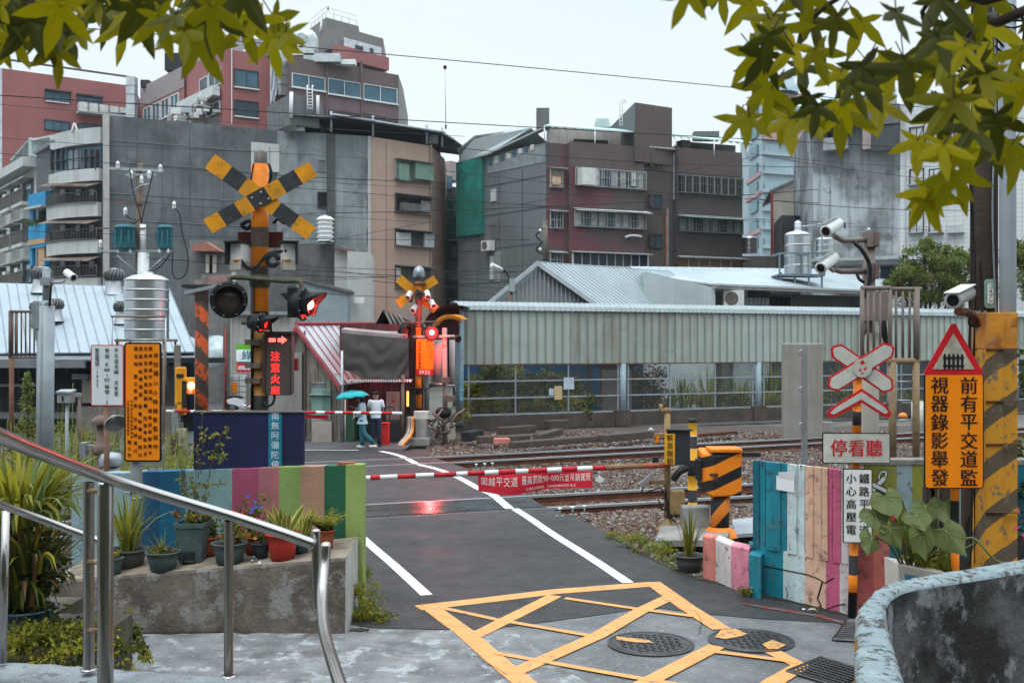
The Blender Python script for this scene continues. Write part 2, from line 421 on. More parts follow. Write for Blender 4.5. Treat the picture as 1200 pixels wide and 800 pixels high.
A2,D2=line2(G(97,554.5).xy,G(512,536).xy)
D2b=(G(900,516).xy-G(512,536).xy).normalized()
def rail_path(a,d,off,s0,s1,z,bend=None,n=24):
 nrm=Vector((d.y,-d.x));out=[]
 for i in range(n+1):
  s=s0+(s1-s0)*i/n;q=a+d*s+nrm*off
  out.append(Vector((q.x,q.y,z)))
 return out
def rail(name,path,parent,label=None):
 mb=MB();prof=[(-.034,0),(.034,0),(.034,-.034),(.012,-.055),(.012,-.125),(.065,-.142),(.065,-.155),(-.065,-.155),(-.065,-.142),(-.012,-.125),(-.012,-.055),(-.034,-.034)]
 k=len(prof);vs=[]
 for i,p in enumerate(path):
  t=(path[min(i+1,len(path)-1)]-path[max(i-1,0)]).normalized();sd=Vector((t.y,-t.x,0))
  vs+=[p+sd*a*1.4+UP*b*1.35 for a,b in prof]
 fs_top=[(i*k,i*k+1,(i+1)*k+1,(i+1)*k)for i in range(len(path)-1)]
 fs_top+=[(i*k+j,i*k+(j+1)%k,(i+1)*k+(j+1)%k,(i+1)*k+j)for i in range(len(path)-1)for j in(1,k-1)]
 fs=[(i*k+j,i*k+(j+1)%k,(i+1)*k+(j+1)%k,(i+1)*k+j)for i in range(len(path)-1)for j in range(2,k-1)]
 o=len(mb.v);mb.v+=[tuple(v)for v in vs]
 for f in fs_top:mb.f.append(f);mb.m.append(mb.mi(railtop));mb.s.append(False)
 for f in fs:mb.f.append(f);mb.m.append(mb.mi(rust));mb.s.append(False)
 mb.add(vs[:k],[tuple(range(k))],rust);mb.add(vs[-k:],[tuple(range(k))],rust)
 return mb.obj(name,parent)
ZF,ZN=.07,.005
def GG(px,py,z):return G(px,py,z)
A1,D1=line2(GG(427,591,ZF).xy,GG(884,566,ZF).xy)
g1=abs((GG(540,600.5,ZN).xy-A1).dot(Vector((D1.y,-D1.x))))
t1=thing('railway_track','near railway track with worn shiny rail heads crossing under the low barrier arm','railway track',(A1.x,A1.y,0),'railway tracks')
rail('rail',rail_path(A1,D1,0,-26,34,ZF),t1);rail('rail',rail_path(A1,D1,g1,-26,34,ZN),t1)
t2=thing('railway_track','far railway track running past the corrugated fence','railway track',(A2.x,A2.y,0),'railway tracks')
B2_=G(512,536).xy
pth=rail_path(A2,D2,0,-14,(B2_-A2).length,.03,n=14)[:-1]+rail_path(B2_,D2b,0,0,26,.03,n=16)
g2=1.45
def offs(path,o):
 out=[]
 for i,p in enumerate(path):
  t=(path[min(i+1,len(path)-1)]-path[max(i-1,0)]).normalized();out.append(p+Vector((t.y,-t.x,0))*o)
 return out
rail('rail',pth,t2);rail('rail',offs(pth,g2),t2)
slp=M('old_sleeper',(.075,.06,.05),.9,var=.3,vs=5,bump=.5,bs=30)
def sleepers(par,at,s0,s1,g,z):
 s=s0
 while s<s1:
  q,d=at(s);nrm=Vector((d.y,-d.x));c=q+nrm*g/2;an=math.atan2(nrm.y,nrm.x)
  mb=MB();mb.box((c.x,c.y,z),(g+.9,.22,.12),slp,an);mb.obj('sleeper',par);s+=.68
sleepers(t1,lambda s:(A1+D1*s,D1),5.6,16.5,g1,-.19)
sleepers(t2,lambda s:(B2_+D2b*s,D2b),1.2,15,g2,-.2)
nrm1=Vector((D1.y,-D1.x))
def road_z(x,y):
 q=Vector((x,y));s=(q-A1).dot(nrm1)
 if s<-2.2 or s>g1+2:return 0
 if s<0:return ZF*(1+s/2.2)-.001
 if s<g1:return ZF+(ZN-ZF)*s/g1-.004
 return ZN*(1-(s-g1)/2)-.001
edge_px=[(1000,721),(990,718.5),(945,707.5),(884,692),(826,677.5),(790,667),(745,643),(712,624),(690,613),(672,606),(654,599),(636,593),(615,583),(601,577),(580,566),(559,557),(545,548),(530,543),(512,537),(488,530),(468,526)]
near_px=[(440,735),(520,737),(560,736),(600,733),(640,728),(700,720),(740,714),(775,712),(830,719),(900,725),(985,729)]
redge=[G(*p)for p in edge_px];rnear=[G(*p)for p in near_px]
out=[p.xy for p in rnear]+[p.xy for p in redge]+[Vector((-6.0,32.9)),Vector((-18,32.0)),Vector((-18,26)),Vector((-7.5,19.5)),Vector((-3.2,13.0))]
bm=bmesh.new();vsb=[bm.verts.new((p.x,p.y,0))for p in out];bm.faces.new(vsb)
bmesh.ops.triangulate(bm,faces=bm.faces)
for s in(-2.2,-1.1,-.12,.12,g1-.12,g1+.12,g1+1,g1+2):
 c=A1+nrm1*s
 bmesh.ops.bisect_plane(bm,geom=bm.verts[:]+bm.edges[:]+bm.faces[:],plane_co=(c.x,c.y,0),plane_no=(nrm1.x,nrm1.y,0))
for v in bm.verts:v.co.z=road_z(v.co.x,v.co.y)
ext=bmesh.ops.extrude_face_region(bm,geom=bm.faces[:]);
for g in ext['geom']:
 if isinstance(g,bmesh.types.BMVert):g.co.z-=.22
bmesh.ops.recalc_face_normals(bm,faces=bm.faces)
me=bpy.data.meshes.new('road');bm.to_mesh(me);bm.free();me.materials.append(asphalt)
ro=bpy.data.objects.new('road',me);COL.objects.link(ro);ro['kind']='structure'
mb=MB();flat([(-18,31.9),(-6.2,32.8),(-3.3,32.7),(-3.2,34.5),(-8.5,36),(-11.5,60),(-26,80),(-34,80),(-20,50)],.006,asphalt2,mb);struct(mb,'street')
mb=MB();mb.bb((-14,2,-.3),(2.6,13.35,-.008),conc_ap);mb.bb((2.6,2,-.3),(9,14.4,-.008),conc_ap);struct(mb,'pavement')
mb=MB();flat([(-14,3),(.35,3),(.45,8)]+[G(*p).xy for p in((690,800),(655,780),(640,768),(607,742),(594,737),(560,737),(500,738),(440,737))]+[(-3.0,13.2),(-14,13.2)],-.002,conc_lt,mb);struct(mb,'footpath')
def band(mb,pts,w,m,dz=.004,z=0.0,closed=False):
 pts=[Vector((p.x,p.y))for p in pts];n=len(pts);ws=w if isinstance(w,(list,tuple))else[w]*n;Ls,Rs=[],[]
 for i,p in enumerate(pts):
  t=(pts[min(i+1,n-1)]-pts[max(i-1,0)]).normalized();s=Vector((t.y,-t.x))*ws[i]/2
  for q,lst in((p-s,Ls),(p+s,Rs)):lst.append((q.x,q.y,max(road_z(q.x,q.y),0)+dz if z==0 else z))
 mb.add(Ls+Rs,[(i,i+1,n+i+1,n+i)for i in range(n-1)],m)
def px_line(pts,n=5):
 g=[G(*p)for p in pts]
 return spline(g,n)
mb=MB()
band(mb,px_line([(736,682.5),(690,652),(650,627),(622,608),(606,598),(592,590)],4),.17,white_p)
struct(mb,'road_line')
mb=MB();band(mb,px_line([(580,584),(566,576),(548,565),(532,557),(518,551.5),(505,547.5),(490,544),(478,538),(470,534.5),(458,531),(446,528.6)],3),.19,white_p,.006);struct(mb,'road_line')
mb=MB();band(mb,px_line([(500,697),(464,664),(436,640),(415,621)],4),.16,white_p);struct(mb,'road_line')
mb=MB();band(mb,px_line([(232,527.5),(330,527),(420,527.6)],2),.12,white_p,.01);struct(mb,'road_line')
mb=MB()
def yl(pts,w,k=0):band(mb,[G(*p)for p in pts],w,yellow_p,.004+.0006*k)
yl([(490,712),(560,704),(650,693),(766,684)],.26,0)
yl([(500,708),(545,741),(585,776),(630,812),(660,840)],.23,1)
yl([(764,682),(806,712),(846,737)],.23,2)
yl([(897,759),(938,780),(905,800),(870,830)],.2,3)
yl([(650,698),(600,723),(556,745)],.2,4)
yl([(786,699),(750,716),(700,745),(600,789)],.2,5)
yl([(840,757),(755,801),(700,830)],.2,6)
yl([(517,712),(582,726),(692,745)],.1,7)
yl([(662,701),(750,714),(812,722)],.1,8)
yl([(580,765),(647,777),(755,796),(800,803)],.1,9)
yl([(832,763),(935,776)],.1,10)
struct(mb,'road_marking')
redline=M('faded_red_line',(.17,.035,.03),.65,var=.2,vs=4,patch2=((.10,.095,.09),6,.48,.95))
mb=MB();band(mb,[G(*p)for p in((1000,733),(960,722),(905,713),(868,707))],[.1,.1,.1,.05],redline,.008);struct(mb,'road_line')
crk_=M('pavement_crack',(.02,.02,.02),.9);mb=MB()
for pts in(((508,733),(540,734),(566,737)),((556,768),(575,779),(592,790)),((860,722),(905,728),(950,735)),((815,716),(822,728),(818,745)),((440,762),(480,770),(520,767))):band(mb,[p+V(random.uniform(-.01,.01),random.uniform(-.02,.02),0)for p in px_line(pts,6)],.006,crk_,.009)
struct(mb,'pavement_cracks')
tread=M('worn_tread_plate',(.11,.118,.125),.15,.7,var=.2,vs=2,rvar=.08,bump=.1,bs=6)
def panel(px0,px1,lab):
 def sat(px):
  k=(px-600)/F;a=A1+nrm1*g1*.5
  return(k*a.y-a.x)/(D1.x-k*D1.y)
 s0,s1=sat(px0)+.012,sat(px1)-.012
 mb=MB();Q=lambda s,o,dz:Vector(((A1+D1*s+nrm1*o).x,(A1+D1*s+nrm1*o).y,ZF+(ZN-ZF)*o/g1+dz))
 for o0,o1 in((.09,g1*.5-.012),(g1*.5+.012,g1-.09)):
  mb.hexa([Q(s0,o1,-.06),Q(s1,o1,-.06),Q(s1,o0,-.06),Q(s0,o0,-.06),Q(s0,o1,.006),Q(s1,o1,.006),Q(s1,o0,.006),Q(s0,o0,.006)],tread)
  n=int((s1-s0)/.055)
  for i in range(n):
   s=s0+(i+.5)*(s1-s0)/n
   mb.hexa([Q(s-.008,o1-.03,.0055),Q(s+.008,o1-.03,.0055),Q(s+.008,o0+.03,.0055),Q(s-.008,o0+.03,.0055),Q(s-.008,o1-.03,.0095),Q(s+.008,o1-.03,.0095),Q(s+.008,o0+.03,.0095),Q(s-.008,o0+.03,.0095)],tread)
 return single(mb,'tread_plate',lab,'crossing plate',group='metal crossing panels between the near rails')
for a,b,l in((330,452,'ribbed metal crossing plate beside the green end of the striped wall'),(452,540,'ribbed metal crossing plate that mirrors the red lamp, in the middle of the road'),(540,627,'ribbed metal crossing plate crossed by the curving white road line')):panel(a,b,l)
mb=MB();band(mb,px_line([(597.5,597),(588,591),(577,584)],4),.19,white_p,.019);struct(mb,'road_line')
st1=M('ballast_stone',(.15,.11,.085),.85,var=.5,vs=9);st2=M('grey_ballast_stone',(.24,.23,.225),.85,var=.4,vs=9);st3=M('rusty_ballast_stone',(.10,.05,.036),.85,var=.4,vs=9)
def stones(mb,inside,n,region,size):
 (xa,xb),(ya,yb)=region;c=0
 for _ in range(n*6):
  if c>=n:break
  x,y=random.uniform(xa,xb),random.uniform(ya,yb)
  if not inside(x,y):continue
  c+=1;r=size*random.uniform(.5,1.25);z=ballast_h(x,y)+r*.25
  Rm=Matrix.Rotation(random.uniform(0,6.3),3,rv().normalized())
  pts=[Rm@Vector((sx*r*random.uniform(.7,1.2),sy*r*random.uniform(.5,1),sz*r*random.uniform(.4,.8)))+Vector((x,y,z))for sz in(-1,1)for sx,sy in((-.6,-1),(1,-.5),(.6,1),(-1,.5))]
  mb.hexa(pts,random.choices((st1,st2,st3),(.5,.17,.33))[0])
rpoly=[p.xy for p in redge]
def right_of_road(x,y):
 px=600+F*x/y;py=400+F*H/y
 for(ax,ay),(bx,by)in zip(edge_px,edge_px[1:]):
  if min(ay,by)<=py<=max(ay,by)and ay!=by:
   return px>ax+(bx-ax)*(py-ay)/(by-ay)+4
 return py<527 and px>500
mb=MB();stones(mb,lambda x,y:right_of_road(x,y)and 600+F*x/y<1100,17000,((-2.8,16),(14.8,41)),.042)
stones(mb,lambda x,y:right_of_road(x,y)and 600+F*x/y<900,9000,((-1,5.5),(17,24)),.042)
struct(mb,'ballast','stuff')
mb=MB();stones(mb,lambda x,y:x<-3.2-.25*(y-13),4500,((-16,-3.5),(14.2,27)),.055);struct(mb,'trackside_gravel','stuff')
def pmat(name,c,**k):
 c=tuple(x*.72+.004 for x in c)
 return M(name,c,.65,var=.16,vs=2.5,bump=.35,bs=45,patch2=(tuple(x*.45+.05 for x in c),7,.61,.6),streak=.25,scol=tuple(x*.4 for x in c),**k)
W_L=[(84,165,(.33,.46,.50),'faded_blue'),(165,187,(.015,.10,.22),'deep_blue'),(187,217,(.015,.17,.32),'blue'),(217,272,(.24,.40,.42),'pale_teal'),(272,303,(.42,.085,.17),'magenta'),(303,327,(.47,.17,.19),'dusty_pink'),(327,352,(.27,.40,.12),'leaf_green'),(352,380,(.47,.27,.19),'salmon'),(380,405,(.02,.13,.065),'dark_green'),(405,425,(.33,.45,.13),'lime_green')]
mb=MB();wl=lambda px:P(px,400,13.1+(425-px)*.0016)
ztop=lambda px:(1.60+(px-84)*.00055)
for a,b,c,n in W_L:
 m=pmat('wall_paint_'+n,c);k=4
 for i in range(k):
  xa,xb=a+(b-a)*i/k,a+(b-a)*(i+1)/k
  p,q=wl(xa),wl(xb);za,zb=ztop(xa)+.010*noise.noise(Vector((xa*.05,1,2))),ztop(xb)+.010*noise.noise(Vector((xb*.05,1,2)))
  bk=Vector((0,.3,0))
  mb.hexa([(p.x,p.y,-.25),(q.x,q.y,-.25),(q.x,q.y+.3,-.25),(p.x,p.y+.3,-.25),(p.x,p.y,za),(q.x,q.y,zb),(q.x,q.y+.3,zb-.01),(p.x,p.y+.3,za-.01)],m)
single(mb,'painted_wall','low concrete wall painted in blue, pink, salmon and green stripes left of the road','wall')
mb=MB();q=P(406,543,13.25);mb.box((q.x,q.y,ztop(406)+.012),(.21,.1,.03),M('red_brick',(.30,.10,.055),.8,var=.3,vs=9,bump=.3),.1)
single(mb,'brick','flat red brick piece lying on top of the green end of the striped wall','brick')
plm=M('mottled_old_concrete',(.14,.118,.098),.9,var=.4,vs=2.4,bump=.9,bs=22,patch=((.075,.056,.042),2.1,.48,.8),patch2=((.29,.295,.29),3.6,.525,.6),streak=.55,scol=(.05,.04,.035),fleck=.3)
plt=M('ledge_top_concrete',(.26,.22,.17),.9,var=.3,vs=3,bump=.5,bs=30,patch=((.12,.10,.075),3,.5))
mb=MB();fr=lambda px:P(px,400,12.1+.0003*(405-px))
def led(px):return 0.84-(405-px)*.00085
xs=[60,110,160,210,260,310,360,405];vs=[]
for px in xs:
 p=fr(px);z=led(px)+.012*math.sin(px*.13)
 vs+=[(p.x,p.y-.04,-.1),(p.x,p.y-.03,.12),(p.x,p.y,z-.03),(p.x,p.y+.02,z),(p.x,13.08,z+.06),(p.x,13.08,-.1)]
n=len(xs)
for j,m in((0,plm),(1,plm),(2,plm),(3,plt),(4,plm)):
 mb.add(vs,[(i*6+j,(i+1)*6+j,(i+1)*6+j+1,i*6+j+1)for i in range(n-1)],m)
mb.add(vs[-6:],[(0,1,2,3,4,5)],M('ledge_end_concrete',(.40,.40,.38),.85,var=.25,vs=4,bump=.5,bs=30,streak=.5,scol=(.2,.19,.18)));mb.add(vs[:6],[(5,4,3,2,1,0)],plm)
single(mb,'planter_ledge','mottled brown concrete ledge carrying the row of flower pots','ledge')
def ledge_at(px,back=.3):
 d=fr(px).y+back;p=P(px,400,d);return Vector((p.x,d,led(px)+.05*back+.012))
potc={'teal':M('grey_green_plastic',(.058,.088,.088),.5,var=.3,vs=6,patch2=((.13,.13,.11),8,.56,.6),streak=.3,scol=(.03,.035,.03)),'red':M('red_plastic',(.42,.03,.02),.42,var=.15,vs=5),'terra':M('terracotta',(.33,.085,.035),.7,var=.2,vs=6),'dark':M('dark_plastic',(.028,.038,.045),.5,var=.2,vs=6),'grey':M('grey_plastic',(.085,.095,.09),.6,var=.25,vs=6,patch2=((.05,.06,.05),8,.58,.6)),'blue':M('blue_grey_plastic',(.06,.11,.15),.5,var=.2,vs=6),'white':M('white_plastic',(.52,.50,.46),.5,var=.12,vs=5,streak=.3,scol=(.25,.2,.15))}
soilm=M('potting_soil',(.03,.022,.016),.95,var=.4,vs=12,bump=.8,bs=40)
def pot_body(mb,c,r,h,m,taper=.72,rim=.02):
 mb.lathe([(0,0),(r*taper,0),(r*(taper*.4+.6*.96),h*.6),(r*.97,h*.93),(r+rim*.4,h*.93),(r+rim*.4,h),(r-.012,h),(r-.02,h*.8)],c,m,28)
def potted(px,lab,r,h,pc,plant,back=.3,base=None,taper=.72,group='potted plants along the ledge'):
 c=base if base is not None else ledge_at(px,back)
 t=thing('potted_plant',lab,'potted plant',c,group)
 mb=MB();pot_body(mb,c,r,h,potc[pc],taper);mb.obj('pot',t)
 mb=MB();mb.lathe([(0,h*.9),(r*.7,h*.885),(r*.955,h*.87)],c,soilm,20);mb.obj('soil',t)
 mb=MB();plant(mb,c+UP*h*.9);mb.obj('foliage',t,raw=True)
 return t
def pl_blades(n,L,w,mats,rad=.08,lean=(.2,.9)):return lambda mb,c:blades(mb,c,n,L,w,mats,rad,lean)
def pl_cloud(r,n,l,mats,dz=.1,clumps=8):return lambda mb,c:cloud(mb,c+UP*dz,r,n,l,mats,clumps)
def stems(mb,c,n,h,m,leafm,ll,sp=.12):
 for i in range(n):
  a=random.uniform(0,6.28);tip=c+Vector((math.cos(a)*sp*random.uniform(.3,1.5),math.sin(a)*sp*random.uniform(.3,1),h*random.uniform(.6,1.1)))
  pts=spline([c+rv()*.02,c.lerp(tip,.5)+rv()*.03,tip],3);mb.tube(pts,[.004]*(len(pts)-1)+[.002],m,4)
  for p in pts[2:]:
   for _ in range(3):leaf(mb,p,rv()+UP*.2,rv(),ll*random.uniform(.6,1.2),ll*.5,random.choice(leafm))
stemg=M('green_stem',(.10,.12,.03),.6);stemb=M('twig_bark',(.07,.05,.035),.8)
S1=ML('snake_leaf',(.20,.20,.035),(.10,.13,.03),.15);S2=ML('snake_leaf_margin',(.52,.48,.12),(.42,.40,.10),.15)
def snake(mb,c):
 for i in range(15):
  a=random.uniform(0,6.28);b=c+Vector((math.cos(a),math.sin(a),0))*random.uniform(.02,.1);h=Vector((math.cos(a),math.sin(a),0));ln=random.uniform(.2,.42)
  le=random.uniform(.1,.45);dr=(UP+h*le).normalized();sd=dr.cross(Vector((random.uniform(-.4,.4),-1,0))).normalized();w_=random.uniform(.028,.042)
  pr=[(0,.6),(.35,1),(.7,.85),(1,.02)]
  for(t0,w0),(t1,w1)in zip(pr,pr[1:]):
   p0,p1=b+dr*ln*t0+h*.05*t0*t0,b+dr*ln*t1+h*.05*t1*t1
   for sa,sb,mm in((-1,-.66,S2),(-.66,.66,S1),(.66,1,S2)):
    mb.add([p0+sd*w0*w_*sa,p0+sd*w0*w_*sb,p1+sd*w1*w_*sb,p1+sd*w1*w_*sa],[(0,1,2,3)],mm)
def fern(mb,c):
 for i in range(95):
  a=random.uniform(0,6.28);h=Vector((math.cos(a),math.sin(a),0));ln=random.uniform(.2,.46);le=random.uniform(.3,1.1)
  p=c+h*.03;th=le*.5
  for k in range(7):
   th+=.16;q=p+(h*math.sin(th)+UP*math.cos(th))*ln/7
   sd=h.cross(UP)
   for s in(-1,1):
    leaf(mb,p,sd*s+(q-p).normalized()*.8,UP,.085*(1-k/9),.022,ly if i%4 else lp)
   p=q
flb=M('blue_petal',(.10,.14,.55),.6,var=.1);flp=M('pink_petal',(.50,.04,.12),.6,var=.1);flo=M('orange_petal',(.6,.22,.05),.6)
def flowery(mats,fl,r,h):
 def f(mb,c):
  stems(mb,c,14,h,stemg,mats,.05,r)
  for _ in range(9):
   a=c+Vector((random.uniform(-r,r),random.uniform(-r,.02),h*random.uniform(.3,1.05)))
   for k in range(5):
    an=k*1.256;leaf(mb,a,Vector((math.cos(an),-.35,math.sin(an))),Vector((0,-1,0)),.026,.02,fl)
 return f
potted(150,'striped strap leaf plant in a mossy grey bowl at the left end of the ledge',.23,.2,'grey',lambda mb,c:(blades(mb,c,60,.78,.04,[ly,lp,lg],.1,(.35,1.4))),.42)
potted(132,'small teal bowl half hidden behind the steel railing posts',.12,.19,'teal',pl_cloud((.1,.1,.08),40,.06,[lg,ly],.05),.1)
potted(191,'low wide grey green bowl with short yellow grass',.195,.21,'teal',lambda mb,c:(cloud(mb,c+UP*.02,(.17,.14,.07),260,.06,[ly,ly,lg,lbr],8,.5,.25),blades(mb,c,14,.3,.012,[lp],.1,(.3,1.2))),.13)
c=ledge_at(226,.42);t=thing('potted_plant','tall square grey green bin with a wispy plant and a notch in its foot','potted plant',c,'potted plants along the ledge')
mb=MB();w0,w1,h=.13,.165,.46;m=potc['teal']
def ring(w_,z):return[c+Vector((sx*w_,sy*w_,z))for sx,sy in((-1,-1),(1,-1),(1,1),(-1,1))]
r0,r1=ring(w0,0),ring(w1,h-.05);mb.add(r0+r1,[(0,1,5,4),(1,2,6,5),(2,3,7,6),(3,0,4,7),(3,2,1,0)],m)
r2,r3,r4=ring(w1+.012,h-.05),ring(w1+.012,h),ring(w1-.012,h);r5=ring(w1-.02,h-.1)
mb.add(r1+r2+r3+r4+r5,[(a*4+i,a*4+(i+1)%4,(a+1)*4+(i+1)%4,(a+1)*4+i)for a in range(4)for i in range(4)],m);mb.add(r5,[(0,1,2,3)],soilm);mb.obj('pot',t)
mb=MB();mb.box(c+Vector((0,-.135,.065)),(.13,.03,.13),blkm);mb.box(c+Vector((0,-.15,.02)),(.11,.03,.014),m);mb.obj('foot_notch',t)
mb=MB();stems(mb,c+UP*(h-.08),10,.55,stemb,[lg,ly],.055,.16);stems(mb,c+UP*(h-.08),4,1.35,stemb,[ly,lp],.045,.22);cloud(mb,c+UP*(h+.1),(.26,.18,.16),240,.065,[lg,ly,lbr,lp],9);mb.obj('foliage',t,raw=True)
potted(246,'terracotta pot with bushy green leaves behind the grey bowls',.13,.22,'terra',pl_cloud((.16,.15,.16),170,.065,[lg,lp,ly],.16),.62)
potted(269,'round grey green bowl with a low leafy plant right of the square bin',.205,.235,'teal',lambda mb,c:(stems(mb,c,14,.3,stemg,[lg,ly],.06,.14),cloud(mb,c+UP*.1,(.2,.15,.14),210,.06,[lg,ly,lp,lbr],8)),.2)
potted(296,'pink and blue flowering plant in a terracotta pot behind the rail',.12,.2,'terra',lambda mb,c:(flowery([lg,lp],flb,.16,.5)(mb,c),flowery([lg],flp,.14,.32)(mb,c)),.55)
potted(306,'small dark plastic pot with dry orange blooms beside the red tub',.11,.17,'dark',flowery([lg,lbr],flo,.14,.26),.32)
potted(331,'big red tub holding a variegated snake plant',.19,.29,'red',snake,.2)
potted(352,'blue grey pot hidden behind the red tub',.11,.2,'blue',snake,.42)
potted(381,'feathery bright green fern in a terracotta pot at the right end of the ledge',.115,.225,'terra',fern,.5,taper=.78)
mb=MB()
for px,b in((294,.12),(300,.16),(305,.1),(298,.2)):q=ledge_at(px,b);leaf(mb,q+UP*.02,rv(),UP,.07,.04,M('crumpled_paper',(.5,.52,.56),.8))
single(mb,'litter','crumpled pale wrapper lying on the ledge in front of the red tub','litter')
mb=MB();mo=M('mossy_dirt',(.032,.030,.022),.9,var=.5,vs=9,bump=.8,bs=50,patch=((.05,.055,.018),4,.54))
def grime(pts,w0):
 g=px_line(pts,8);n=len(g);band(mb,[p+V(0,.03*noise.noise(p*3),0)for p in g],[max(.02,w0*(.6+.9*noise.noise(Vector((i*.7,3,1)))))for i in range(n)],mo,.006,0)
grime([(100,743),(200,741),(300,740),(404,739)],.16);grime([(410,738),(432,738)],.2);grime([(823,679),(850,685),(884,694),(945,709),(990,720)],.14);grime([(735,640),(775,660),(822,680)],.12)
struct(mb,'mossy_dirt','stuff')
def weeds(lab_name,spots,mats,kind='stuff'):
 mb=MB()
 for c,r,n,l in spots:cloud(mb,c,r,n,l,mats,max(6,n//40),.4)
 return struct(mb,lab_name,kind)
weeds('weeds',[(G(432,722)+UP*.15,(.28,.2,.3),700,.05),(G(440,728)+UP*.05,(.35,.15,.12),600,.04),(G(424,700)+UP*.25,(.15,.12,.25),260,.045)],[ly,ly,lp,lg])
weeds('weeds',[(G(742,640)+UP*.1,(.35,.3,.14),500,.05),(G(765,648)+UP*.08,(.4,.3,.16),600,.05),(G(785,655)+UP*.06,(.3,.2,.1),300,.045),(G(722,630)+UP*.06,(.25,.2,.1),250,.04),(G(820,665)+UP*.05,(.15,.1,.1),100,.05),(G(878,698)+UP*.06,(.16,.1,.09),130,.05),(G(800,668)+UP*.03,(.3,.1,.06),120,.04)],[ly,lg,lp])
mb=MB();q=G(418,690)+Vector((0,-.2,.32));leaf(mb,q,Vector((1,0,.15)),UP,.2,.07,lbr);leaf(mb,q,Vector((.8,-.2,.3)),UP,.15,.06,lbr)
single(mb,'dead_leaf','curled brown dead leaf caught on the weeds at the green wall end','leaf')
ktop=M('kerb_top',(.19,.21,.225),.75,var=.35,vs=3,bump=.8,bs=30,patch2=((.08,.08,.08),7,.55,.8),fleck=.5)
kside=M('kerb_side',(.20,.20,.20),.8,var=.3,vs=2,bump=.5,bs=40,streak=.5,scol=(.06,.06,.06))
def kerb_wall(name,outer,inner,z,zb,label,mt,mo,mi_,rnd=.03,sub=5,stripes=None):
 o=spline([G(*p,z)for p in outer],sub);i=spline([G(*p,z)for p in inner],sub);mb=MB();n=min(len(o),len(i));vs=[]
 for k in range(n):
  a,b=o[k],i[k];d=(b-a).normalized();wob=.012*math.sin(k*1.7)
  a=a+d*wob
  vs+=[(a.x,a.y,zb),(a.x,a.y,z-rnd),((a+d*rnd).x,(a+d*rnd).y,z),((b-d*rnd).x,(b-d*rnd).y,z-.01),(b.x,b.y,z-.01-rnd),(b.x,b.y,zb)]
 for j in range(5):
  if j==0 and stripes:
   for k in range(n-1):mb.add(vs[k*6:k*6+12],[(0,6,7,1)],stripes(k,n))
  else:
   mb.add(vs,[(k*6+j,(k+1)*6+j,(k+1)*6+j+1,k*6+j+1)for k in range(n-1)],mo if j==0 else mi_ if j==4 else mt,j in(1,2,3))
 mb.add(vs[:6],[(0,1,2,3,4,5)],mo);mb.add(vs[-6:],[(5,4,3,2,1,0)],mo)
 return single(mb,name,label,'wall')
kerb_wall('kerb_wall',[(-120,772),(0,774.5),(60,776.5),(105,780.5),(160,784),(215,788),(262,791.5),(300,796),(335,806),(372,840)],[(-120,789),(0,791),(60,794),(105,799),(160,803),(215,808),(262,814),(292,822),(318,840),(345,880)],1.45,-.2,'low pale concrete kerb wall under the stainless steel railing',ktop,kside,kside)
def sp(px,py,d):return P(px,py,d)
t=thing('handrail','stainless steel handrail with a double post and a curled end running down beside the steps','railing',(P(115,786,5.98).x,5.98,1.45))
mb=MB();top=[P(-70,478,3.7),P(0,511,4.15),P(60,535.5,4.9),P(115,556.5,5.6),P(180,577.5,5.85),P(270,604.5,6.0),P(330,624,6.03),P(369,638,6.05)]
mb.tube(spline(top,5),.031,steel,16);mb.obj('top_rail',t)
def post(px,yt,yb,d,r,dome=True,px2=None):
 mb=MB();a,b=P(px2 or px,yb,d),P(px,yt,d);pr=[(r,0),(r,(b-a).length-r*.6)]
 pr+=[(r*math.cos(q*.26),(b-a).length-r*.6+r*.6*math.sin(q*.26))for q in range(1,7)]if dome else[]
 mb.lathe(pr,a,steel,20,(b-a));return mb.obj('post',t)
post(104,561,786,5.94,.03,False);post(123.5,562,835,5.72,.042);post(268,607,794,6.0,.026,False);post(370.5,619,712,6.12,.026)
mb=MB();mb.tube(spline([P(382,638,5.95),P(379.5,668,5.9),P(377.5,700,5.75),P(380,738,5.3),P(392,782,4.7),P(412,840,4.1)],8),.03,steel,16);mb.ball(P(382,638,5.95),(.03,.03,.018),steel);mb.obj('curled_end',t)
for y in(575,658,738):
 mb=MB();a,b=P(104,y,5.92),P(123,y,5.74);mb.tube([a,b],.014,M('rusty_weld',(.25,.13,.07),.5,.5,patch=((.4,.36,.33),8,.5)),8);mb.obj('connector',t)
mb=MB();mb.lathe([(.026,0),(.045,.004),(.045,.012),(.027,.016)],P(104,786,5.94),steel,16);mb.lathe([(.026,0),(.045,.004),(.045,.012),(.027,.016)],P(268,794,6.0),steel,16);mb.obj('foot_flange',t)
t=thing('handrail','lower thin stainless handrail on a slim post among the leaves at the left edge','railing',(P(5,775,6.15).x,6.15,1.45))
mb=MB();mb.tube(spline([P(-60,568,5.2),P(0,591,5.7),P(45,607,6.0),P(104,629,6.1),P(118,634,6.1)],4),.022,steel,12);mb.obj('rail',t)
mb=MB();mb.tube([P(3,776,6.1),P(7,598,6.1)],.022,steel,12);mb.ball(P(7,596,6.1),.024,steel);mb.obj('post',t)
c=P(28,752,9.4);c.z=0.66
mb=MB();mb.box((c.x-.5,c.y+.2,.32),(2.2,1.6,.66),dirt);single(mb,'earth_mound','dark earth mound under the large leafy pot at the left edge','planter')
t=thing('potted_plant','large grey tub overflowing with yellow green strap leaves at the left edge','potted plant',c)
mb=MB();pot_body(mb,c,.26,.3,potc['blue'],.75);mb.obj('pot',t)
mb=MB()
